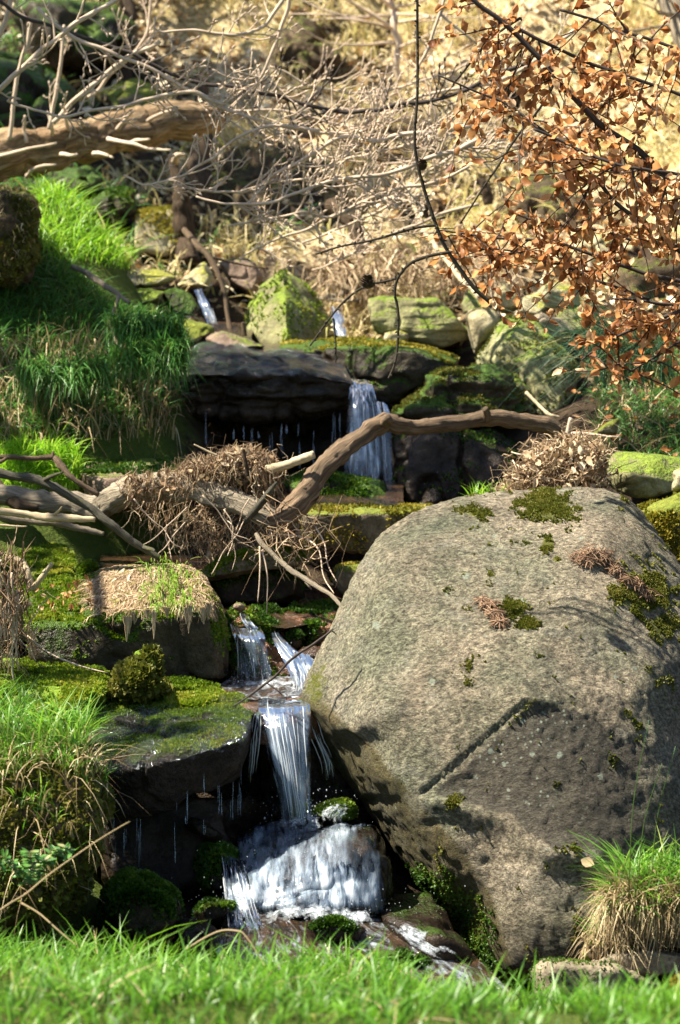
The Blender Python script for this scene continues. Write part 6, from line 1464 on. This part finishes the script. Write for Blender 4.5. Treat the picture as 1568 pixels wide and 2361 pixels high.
# hill: litter, dry grass, hanging roots
g = Geo()
p = scatter_ground(36000, -4, 5, 10.2, 17, dens=lambda p: sstep(-1.6, .4, p[:, 0] + .3 * (p[:, 1] - 11)) * sstep(-.9, .2, fbm(p, 2.2, 3, 12)))
R = axes_rot(RNG.normal(size=(len(p), 3)) * [1, 1, .3], np.tile([0, 0, 1.], (len(p), 1)) + RNG.normal(0, .35, (len(p), 3)))
leaves(g, p + [0, 0, .012], R, RNG.uniform(.028, .065, len(p)), 1.4)
kind(g.build('leaf_litter', MAT['litter_leaf']), 'stuff', 'carpet of sunlit dead beech leaves on the slope behind', 'leaf litter')
g = Geo()
p = scatter_ground(13000, -4, 5, 10.4, 17, dens=lambda p: sstep(-.4, .4, fbm(p, 1.3, 3, 21)) * sstep(-1.4, .2, p[:, 0] + .3 * (p[:, 1] - 11)))
p = np.repeat(p, 6, 0) + RNG.normal(0, .03, (len(p) * 6, 3)) * [1, 1, .2]
blades(g, p, .2, .004, .6, .75, az=np.full(len(p), -1.6), spread=.9)
kind(g.build('dry_grass', MAT['hill_grass']), 'stuff', 'tufts of dry yellow grass on the sunlit slope', 'grass')
g = Geo()
p = scatter_ground(700, -3, 1.5, 11, 16, dens=lambda p: 1 - sstep(-1.6, .2, p[:, 0] + .3 * (p[:, 1] - 11)))
p = np.repeat(p, 8, 0) + RNG.normal(0, .04, (len(p) * 8, 3)) * [1, 1, .2]
blades(g, p, .2, .005, .8, .7)
kind(g.build('grass', MAT['bank_grass']), 'stuff', 'dark ferny growth in the shaded gully at the upper left', 'undergrowth')
g = Geo()
n = 900
uu = RNG.uniform(735, 1190, n); cl = fbm(np.stack([uu / 34, uu * 0, uu * 0], 1), 1, 3, 8)
q = PP(np.stack([uu, RNG.uniform(585, 640, n) + 18 * cl, RNG.normal(10.9, .14, n)], 1))
K = 6; s_ = np.linspace(0, 1, K)[None, :, None]
path = q[:, None] + s_ * np.stack([RNG.normal(0, .07, n), RNG.normal(-.12, .05, n), -.15 * np.clip(RNG.uniform(.1, 1.3, n) + .8 * cl, .05, 2)], 1)[:, None] + np.cumsum(RNG.normal(0, .02, (n, K, 3)), 1)
strands(g, path, .0034 * RNG.lognormal(-.3, .6, (n, 1)) * np.linspace(1, .3, K)[None], RNG.uniform(0, 1, n))
kind(g.build('hanging_roots', MAT['root_fibre']), 'stuff', 'tangle of sunlit roots hanging from the bank above the barrel shaped stone', 'roots')

# debris
def tangle(g, poly, y, n, L, w, down=.5, K=7, jit=.02, yj=.05, r=None):
    us = np.array(poly); u0, v0 = us.min(0); u1, v1 = us.max(0)
    uu = RNG.uniform(u0, u1, n * 4); vv = RNG.uniform(v0, v1, n * 4); m = in_poly(uu, vv, poly)
    uu, vv = uu[m][:n], vv[m][:n]; n = len(uu)
    q = PP(np.stack([uu, vv, RNG.normal(y, yj, n)], 1))
    d = RNG.normal(size=(n, 3)) * [1, .5, .6] + [0, 0, -down * 1.6]; d /= np.linalg.norm(d, axis=1)[:, None]
    s_ = np.linspace(-.5, .5, K)[None, :, None]
    l_ = L * RNG.uniform(.3, 1.3, (n, 1, 1))
    path = q[:, None] + d[:, None] * s_ * l_ + np.cumsum(RNG.normal(0, jit * 1.0, (n, K, 3)), 1) * l_ / L
    strands(g, path, w * RNG.lognormal(-.2, .5, (n, 1)) * np.interp(np.linspace(0, 1, K), [0, .3, 1], [.6, 1, .3])[None], RNG.uniform(0, 1, n) if r is None else r)

def flakes(g, poly, y, n, size, yj=.05):
    us = np.array(poly); u0, v0 = us.min(0); u1, v1 = us.max(0)
    uu = RNG.uniform(u0, u1, n * 4); vv = RNG.uniform(v0, v1, n * 4); m = in_poly(uu, vv, poly)
    uu, vv = uu[m][:n], vv[m][:n]; n = len(uu)
    q = PP(np.stack([uu, vv, RNG.normal(y, yj, n)], 1))
    leaves(g, q, axes_rot(RNG.normal(size=(n, 3)) * [.7, .7, 1], RNG.normal(size=(n, 3)) + [0, -.5, .6]), size * RNG.uniform(.5, 1.3, n), 1.3, None, .8)

DM = [(410, 1092), (440, 1070), (490, 1060), (530, 1044), (590, 1040), (625, 1060), (644, 1090), (640, 1120), (600, 1118), (540, 1102), (420, 1100)]
core = rock_shape(lump([(410, 1110), (450, 1078), (540, 1060), (600, 1056), (636, 1095), (630, 1140), (540, 1125), (430, 1118)], 7.66, .25, .8), 5, amp=.03, freq=12, seed=4)
t = thing('debris_clump', 'clump of dead leaves and fibres caught on top of the driftwood', 'debris', P(540, 1120, 7.7))
g = Geo(); g.add(core[0], None, core[1]); g.build('core', MAT['earth'], t)
g = Geo(); tangle(g, DM, 7.68, 1500, .06, .0017, 1.0, jit=.005, yj=.04); flakes(g, DM, 7.68, 600, .026, .04); tangle(g, [(400, 1095), (640, 1085), (655, 1140), (520, 1125), (400, 1125)], 7.66, 240, .13, .0013, 1.6, jit=.008, yj=.05); tangle(g, [(400, 1080), (470, 1040), (600, 1020), (670, 1080), (640, 1130), (420, 1110)], 7.68, 50, .10, .0011, .1, jit=.02, yj=.04); g.build('fibres', MAT['fibre'], t)
t = thing('root_curtain', 'curtain of brown rootlets hanging below the driftwood stem', 'roots', P(430, 1280, 7.6))
RC = [(285, 1150), (420, 1150), (520, 1175), (600, 1205), (690, 1210), (720, 1240), (620, 1260), (560, 1290), (480, 1300), (350, 1230), (270, 1160)]
g = Geo(); tangle(g, RC, 7.84, 330, .15, .0015, 1.2, jit=.010, yj=.05); tangle(g, [(440, 1190), (600, 1215), (680, 1250), (560, 1285), (450, 1270)], 7.76, 120, .15, .0012, .1, jit=.02, yj=.05); tangle(g, [(285, 1108), (420, 1098), (420, 1135), (300, 1145)], 7.68, 260, .08, .0016, 1.2, jit=.006, yj=.03); flakes(g, [(285, 1105), (420, 1100), (420, 1140), (300, 1140)], 7.68, 180, .026, .03)
tangle(g, [(590, 1210), (720, 1215), (740, 1290), (640, 1260)], 7.5, 60, .25, .0018, .35, jit=.02, yj=.04)
g.build('rootlets', MAT['fibre'], t)
g = Geo()
for k in range(16):
    u0 = RNG.uniform(300, 720); v0 = RNG.uniform(1130, 1220)
    pts = [(u0, v0, 7.55)]
    du = RNG.normal(0, 14)
    for j in range(5): pts.append((pts[-1][0] + du + RNG.normal(0, 9), pts[-1][1] + RNG.uniform(14, 34), 7.55 + RNG.normal(0, .015)))
    limb(g, pts, np.linspace(1.5, .7, 6), 6, 5, .05, .002, k)
for pts in ([(700, 1180, 7.6), (728, 1215, 7.55), (748, 1255, 7.5), (755, 1300, 7.45), (775, 1340, 7.4)], [(640, 1230, 7.5), (700, 1240, 7.5), (735, 1270, 7.45), (745, 1330, 7.4), (770, 1370, 7.3)], [(600, 1260, 7.45), (598, 1310, 7.42), (594, 1390, 7.4)], [(605, 1270, 7.45), (614, 1330, 7.42), (615, 1430, 7.4)]):
    limb(g, pts, np.linspace(2.6, 1.2, len(pts)), 6, 7, .05, .003, 9)
g.build('thick_rootlets', MAT['twig_bark'], t)
DR = [(1150, 1130), (1200, 1070), (1240, 1040), (1290, 1015), (1340, 1010), (1390, 1030), (1400, 1110), (1370, 1150), (1180, 1165)]
t = thing('debris_heap', 'heap of dead leaves and broken twigs at the far end of the curved branch', 'debris', P(1280, 1165, 7.8))
core = rock_shape(lump([(1165, 1140), (1220, 1075), (1290, 1040), (1350, 1030), (1385, 1060), (1385, 1150), (1200, 1175)], 7.7, .35, .8), 5, amp=.03, freq=12, seed=6)
g = Geo(); g.add(core[0], None, core[1]); g.build('core', MAT['earth'], t)
g = Geo(); tangle(g, DR, 7.68, 1300, .065, .0018, .4, jit=.008, yj=.07); tangle(g, [(1140, 1100), (1220, 1030), (1330, 980), (1420, 1020), (1420, 1140), (1150, 1160)], 7.68, 130, .11, .0012, .4, jit=.02, yj=.06); flakes(g, DR, 7.67, 1300, .028, .07); g.build('fibres', MAT['root_fibre'], t)
g = Geo()
for k in range(18):
    c_ = (RNG.uniform(1160, 1400), RNG.uniform(1010, 1140)); a = RNG.uniform(-.5, 1.0) * (-1 if k % 2 else 1); l_ = RNG.uniform(14, 40)
    limb(g, [(c_[0] - l_ * math.cos(a), c_[1] + l_ * math.sin(a), 7.62), (c_[0], c_[1] + RNG.normal(0, 4), 7.58), (c_[0] + l_ * math.cos(a), c_[1] - l_ * math.sin(a), 7.62)], [1.6, 1.6, .8], 6, 5, .05, .003, k)
limb(g, [(1300, 1030, 7.9), (1310, 1000, 7.9), (1318, 965, 7.9)], [7, 6, 5], 8, 5, .1, .003, 3)
limb(g, [(1320, 1000, 7.95), (1370, 1002, 7.9), (1430, 1008, 7.9)], [4, 3.5, 2], 8, 5, .1, .003, 3)
kind(g.build('twigs', MAT['twig_bark'], t), 'stuff')
t = thing('root_tangle', 'tangle of pale rootlets hanging at the left edge beside the forked stick', 'roots', P(20, 1560, 6.9))
g = Geo(); tangle(g, [(-60, 1280), (30, 1290), (60, 1340), (60, 1440), (40, 1520), (-60, 1540)], 6.9, 320, .19, .0019, 1.3, jit=.008, yj=.05)
g.build('fibres', MAT['fibre'], t)
g = Geo()
for k in range(14):
    u0 = RNG.uniform(-20, 50); pts = [(u0, RNG.uniform(1290, 1400), 6.86)]
    for j in range(5): pts.append((pts[-1][0] + RNG.normal(2, 7), pts[-1][1] + RNG.uniform(20, 45), 6.85))
    limb(g, pts, np.linspace(3.2, 1, 6), 6, 5, .05, .003, k)
limb(g, [(60, 1465, 6.95), (110, 1505, 6.93), (180, 1535, 6.9), (248, 1550, 6.88)], [2, 2, 2, 1], 6, 6, 0, .003, 2)
g.build('thick_rootlets', MAT['twig_bark'], t)

# root mat draped over the square block
t = thing('root_mat', 'pale dry mat of roots draped over the square mossy block, dripping tips in front', 'root mat', P(370, 1400, 7.1))
from mathutils.bvhtree import BVHTree
_o, mv, mf, mn_ = ROCKS['mat_block']
bvh = BVHTree.FromPolygons([tuple(a) for a in mv], [tuple(int(q) for q in a) for a in mf])
MATP = [(215, 1345), (245, 1300), (300, 1288), (420, 1288), (470, 1305), (492, 1350), (505, 1400), (480, 1412), (440, 1405), (400, 1398), (385, 1412), (360, 1400), (310, 1412), (290, 1425), (270, 1408), (230, 1412), (200, 1400)]
mu, mvv = project(mv)
fc = mv[mf].mean(1); fu, fv_ = project(fc); fn = mn_[mf].mean(1)
msel = in_poly(fu + 10 * fbm(fc, 20, 2, 3), fv_ + 12 * fbm(fc, 30, 2, 4), MATP) & (fn[:, 1] < .45)
g = Geo(); lift = .005 + .004 * fbm(mv, 30, 3, 6) + .004 * fbm(mv * [1, .3, .3], 90, 2, 7)
g.add(mv + mn_ * lift[:, None], None, mf[msel]); g.build('matted_earth', MAT['mat_earth'], t)
g = Geo(); n = 3400
sp_, sn_ = sample_tris(mv, mf, mn_, n, msel * 1.0)
K = 7; path = np.zeros((n, K, 3)); ok = np.ones(n, bool)
dirn = np.tile([0.0, -.35, -1.0], (n, 1)) + RNG.normal(0, .28, (n, 3))
for k_ in range(n):
    p0 = Vector(sp_[k_]); st_ = RNG.uniform(.008, .017)
    for j in range(K):
        co, nn_, ix, ds = bvh.find_nearest(p0)
        off_ = .007 + .005 * math.sin(k_ * 1.7 + j) * RNG.uniform(.3, 1)
        path[k_, j] = co + nn_ * off_
        dv = Vector(dirn[k_]) + Vector(RNG.normal(0, .15, 3)); dv = dv - nn_ * dv.dot(nn_); dv.normalize()
        p0 = co + dv * st_
pu, pv = project(path[:, -1])
path = path[pv < 1440]
n = len(path)
strands(g, path, .0013 * RNG.lognormal(-.2, .6, (n, 1)) * np.linspace(1, .35, K)[None], RNG.beta(1.6, 1.6, n))
g.build('fibres', MAT['root_fibre'], t)
g = Geo(); tips = []
for (u0, v0, v1) in ((292, 1420, 1480), (298, 1420, 1462), (355, 1410, 1475), (340, 1405, 1430), (385, 1400, 1425), (430, 1400, 1440), (435, 1395, 1460), (470, 1400, 1440), (310, 1410, 1440), (480, 1390, 1430)):
    for k in range(16):
        a = RNG.normal(u0, 5)
        tips.append([P(a + (u0 - a) * s_ + RNG.normal(0, .6), v0 + (v1 - v0) * s_ * RNG.uniform(.9, 1), 6.93) for s_ in np.linspace(0, 1, 6)])
strands(g, np.array(tips), .0016 * np.linspace(1.4, .4, 6)[None] * np.ones((len(tips), 1)), RNG.uniform(.2, .9, len(tips)))
kind(g.build('hanging_tips', MAT['root_fibre'], t), 'stuff')
g = Geo(); n = 260
uu = RNG.normal(385, 28, n); vv = RNG.uniform(1310, 1385, n)
q = np.array([np.array(bvh.find_nearest(Vector(P(a, b, 7.44 - (b - 1310) / 75 * .46)))[0]) for a, b in zip(uu, vv)]); q[:, 2] += .008
blades(g, q, .075, .0015, .8, 1.15, az=np.full(n, -1.5), spread=.3, rnd=np.clip(RNG.normal(.85, .12, n), 0, 1)); g.build('grass', MAT['grass'], t)
# litter on the block's left shoulder
g = Geo(); flakes(g, [(80, 1350), (230, 1330), (230, 1400), (90, 1420)], 7.1, 60, .018, .05); 
kind(g.build('leaf_litter', MAT['beech_leaf']), 'stuff', 'scraps of dead leaf on the left shoulder of the square block', 'leaf litter')

# needle clumps and a leaf lying on the boulder
def on_boulder(u0, v0, lift=.003):
    uu, vv = project(ROCKS['boulder'][1]); n_ = ROCKS['boulder'][3]
    k = np.argmin((uu - u0) ** 2 + (vv - v0) ** 2 + 1e6 * (n_[:, 1] > .2))
    return ROCKS['boulder'][1][k] + n_[k] * lift, n_[k]
for lab, spots in (('clump of brown pine needles near the top right of the boulder', [(1360, 1290, 40, 200), (1385, 1292, 30, 120), (1415, 1315, 16, 60), (1350, 1300, 20, 60)]),
                   ('wisp of brown needles hanging in the middle of the upper boulder', [(1128, 1400, 14, 50), (1145, 1420, 12, 60), (1152, 1440, 10, 40), (1110, 1392, 10, 20)]),
                   ('scatter of dry needles on the right hand moss patch of the boulder', [(1460, 1355, 26, 60), (1480, 1375, 26, 60), (1440, 1345, 16, 30)])):
    g = Geo()
    for (a, b, rd, n) in spots:
        c_, nn = on_boulder(a, b, .008)
        q = c_ + RNG.normal(0, rd * px(6.8) * .42, (n, 3)) * [1, .25, .45]
        d = RNG.normal(size=(n, 3)) * [1, .4, .7] + [.3, -.1, -.5]; d -= nn * (d @ nn)[:, None]; d /= np.linalg.norm(d, axis=1)[:, None]
        s_ = np.linspace(-.5, .5, 5)[None, :, None]
        path = q[:, None] + d[:, None] * s_ * .045 + nn * (.006 * (1 - 4 * s_ ** 2)) + RNG.normal(0, .0012, (n, 5, 3))
        strands(g, path, np.full((n, 5), .0011), RNG.uniform(0, 1, n))
    tag(g.build('needle_clump', MAT['needle_clump']), lab, 'needles')
c_, nn = on_boulder(1335, 1988, .006)
g = Geo(); leaves(g, np.array([c_]), axes_rot(np.array([[.9, -.1, -.35]]), np.array([nn])), .036, .9, np.array([.42])); tag(g.build('fallen_leaf', MAT['litter_leaf']), 'single pale leaf lying low on the boulder face', 'leaf')
# small fern at the left
g = Geo(); t0 = P(75, 2050, 5.35)
for k in range(7):
    az = RNG.uniform(0, 6.28); e = t0 + np.array([.1 * math.cos(az), -.05, .05 + .06 * RNG.uniform()]); m_ = (t0 + e) / 2 + [0, 0, .03]
    d = cr(np.array([t0, m_, e]), 8)
    pos = np.repeat(d[2:], 2, 0); dv = np.tile(np.array([[math.sin(az), .3, .1], [-math.sin(az) , -.3, .1]]), (len(d) - 2, 1)) + RNG.normal(0, .2, (len(pos), 3))
    leaves(g, pos, axes_rot(dv, np.tile([0, -.5, 1.], (len(pos), 1))), .022, .5, None, .6)
tag(g.build('fern', MAT['bank_grass']), 'small dark fern at the foot of the left tussock', 'fern')
# ------------------------------------------------------------------ unseen trees added on the left, crown clumps set sunward to shade chosen spots
SD = np.array(SUN_DIR[:])
def shade_tree(label, base, targets, seed):
    rg = np.random.default_rng(seed)
    t = thing('tree', label, 'tree', base)
    g = Geo(); cs = []
    for (u, v, y, dist, rad, n) in targets:
        cs.append((P(u, v, y) + SD * dist, rad, n))
    top = np.mean([c for c, _, _ in cs], 0) + [0, 0, .8]
    W = np.array([base, base * .6 + top * .4 + [-.2, .1, 0], top])
    tube(g, W, [.13, .10, .03], 12, 10, .12, .5, .02, seed)
    for c, rad, n in cs:
        st = base * .45 + top * .55 + rg.normal(0, .2, 3)
        tube(g, [st, (st + c) / 2 + rg.normal(0, .1, 3), c], [.04, .025, .008], 7, 6, .1, .5, .02, seed)
    g.build('trunk', MAT['dark_bark'], t)
    lg = Geo()
    for c, rad, n in cs:
        d = rg.normal(size=(n, 3)); d /= np.linalg.norm(d, axis=1)[:, None]
        p = c + d * (rg.uniform(0, 1, (n, 1)) ** .45) * rad * np.array([1, 1, .45])
        keep = fbm(p, 2.6, 3, seed) > -.25
        p = p[keep]
        leaves(lg, p, axes_rot(rg.normal(size=(len(p), 3)), np.tile([0, 0, 1.], (len(p), 1)) + rg.normal(0, .5, (len(p), 3))), rg.uniform(.07, .13, len(p)), .8, None, .8)
    lg.build('crown', MAT['bank_grass'], t)
shade_tree('unseen tree added on the left bank out of the picture to shade the gully', np.array([-3.4, 9.6, .3]),
    [(560, 880, 9.0, 4.2, .55, 560), (780, 960, 9.1, 4.4, .45, 420), (1000, 1040, 8.8, 4.3, .28, 120), (520, 1180, 8.0, 4.0, .30, 110), (60, 1290, 7.7, 3.8, .24, 70),
     (470, 1930, 6.4, 3.6, .25, 120)], 3)
shade_tree('second unseen tree added further up the left bank to shade the log', np.array([-4.4, 13.6, 1.8]),
    [(100, 150, 13.2, 4.2, 1.0, 1500), (300, 300, 12.8, 4.2, .8, 900), (480, 130, 13.8, 4.4, .8, 700), (500, 450, 12.2, 4.2, .55, 600), (680, 420, 12.4, 4.3, .5, 380), (620, 200, 13.6, 4.4, .5, 330)], 5)
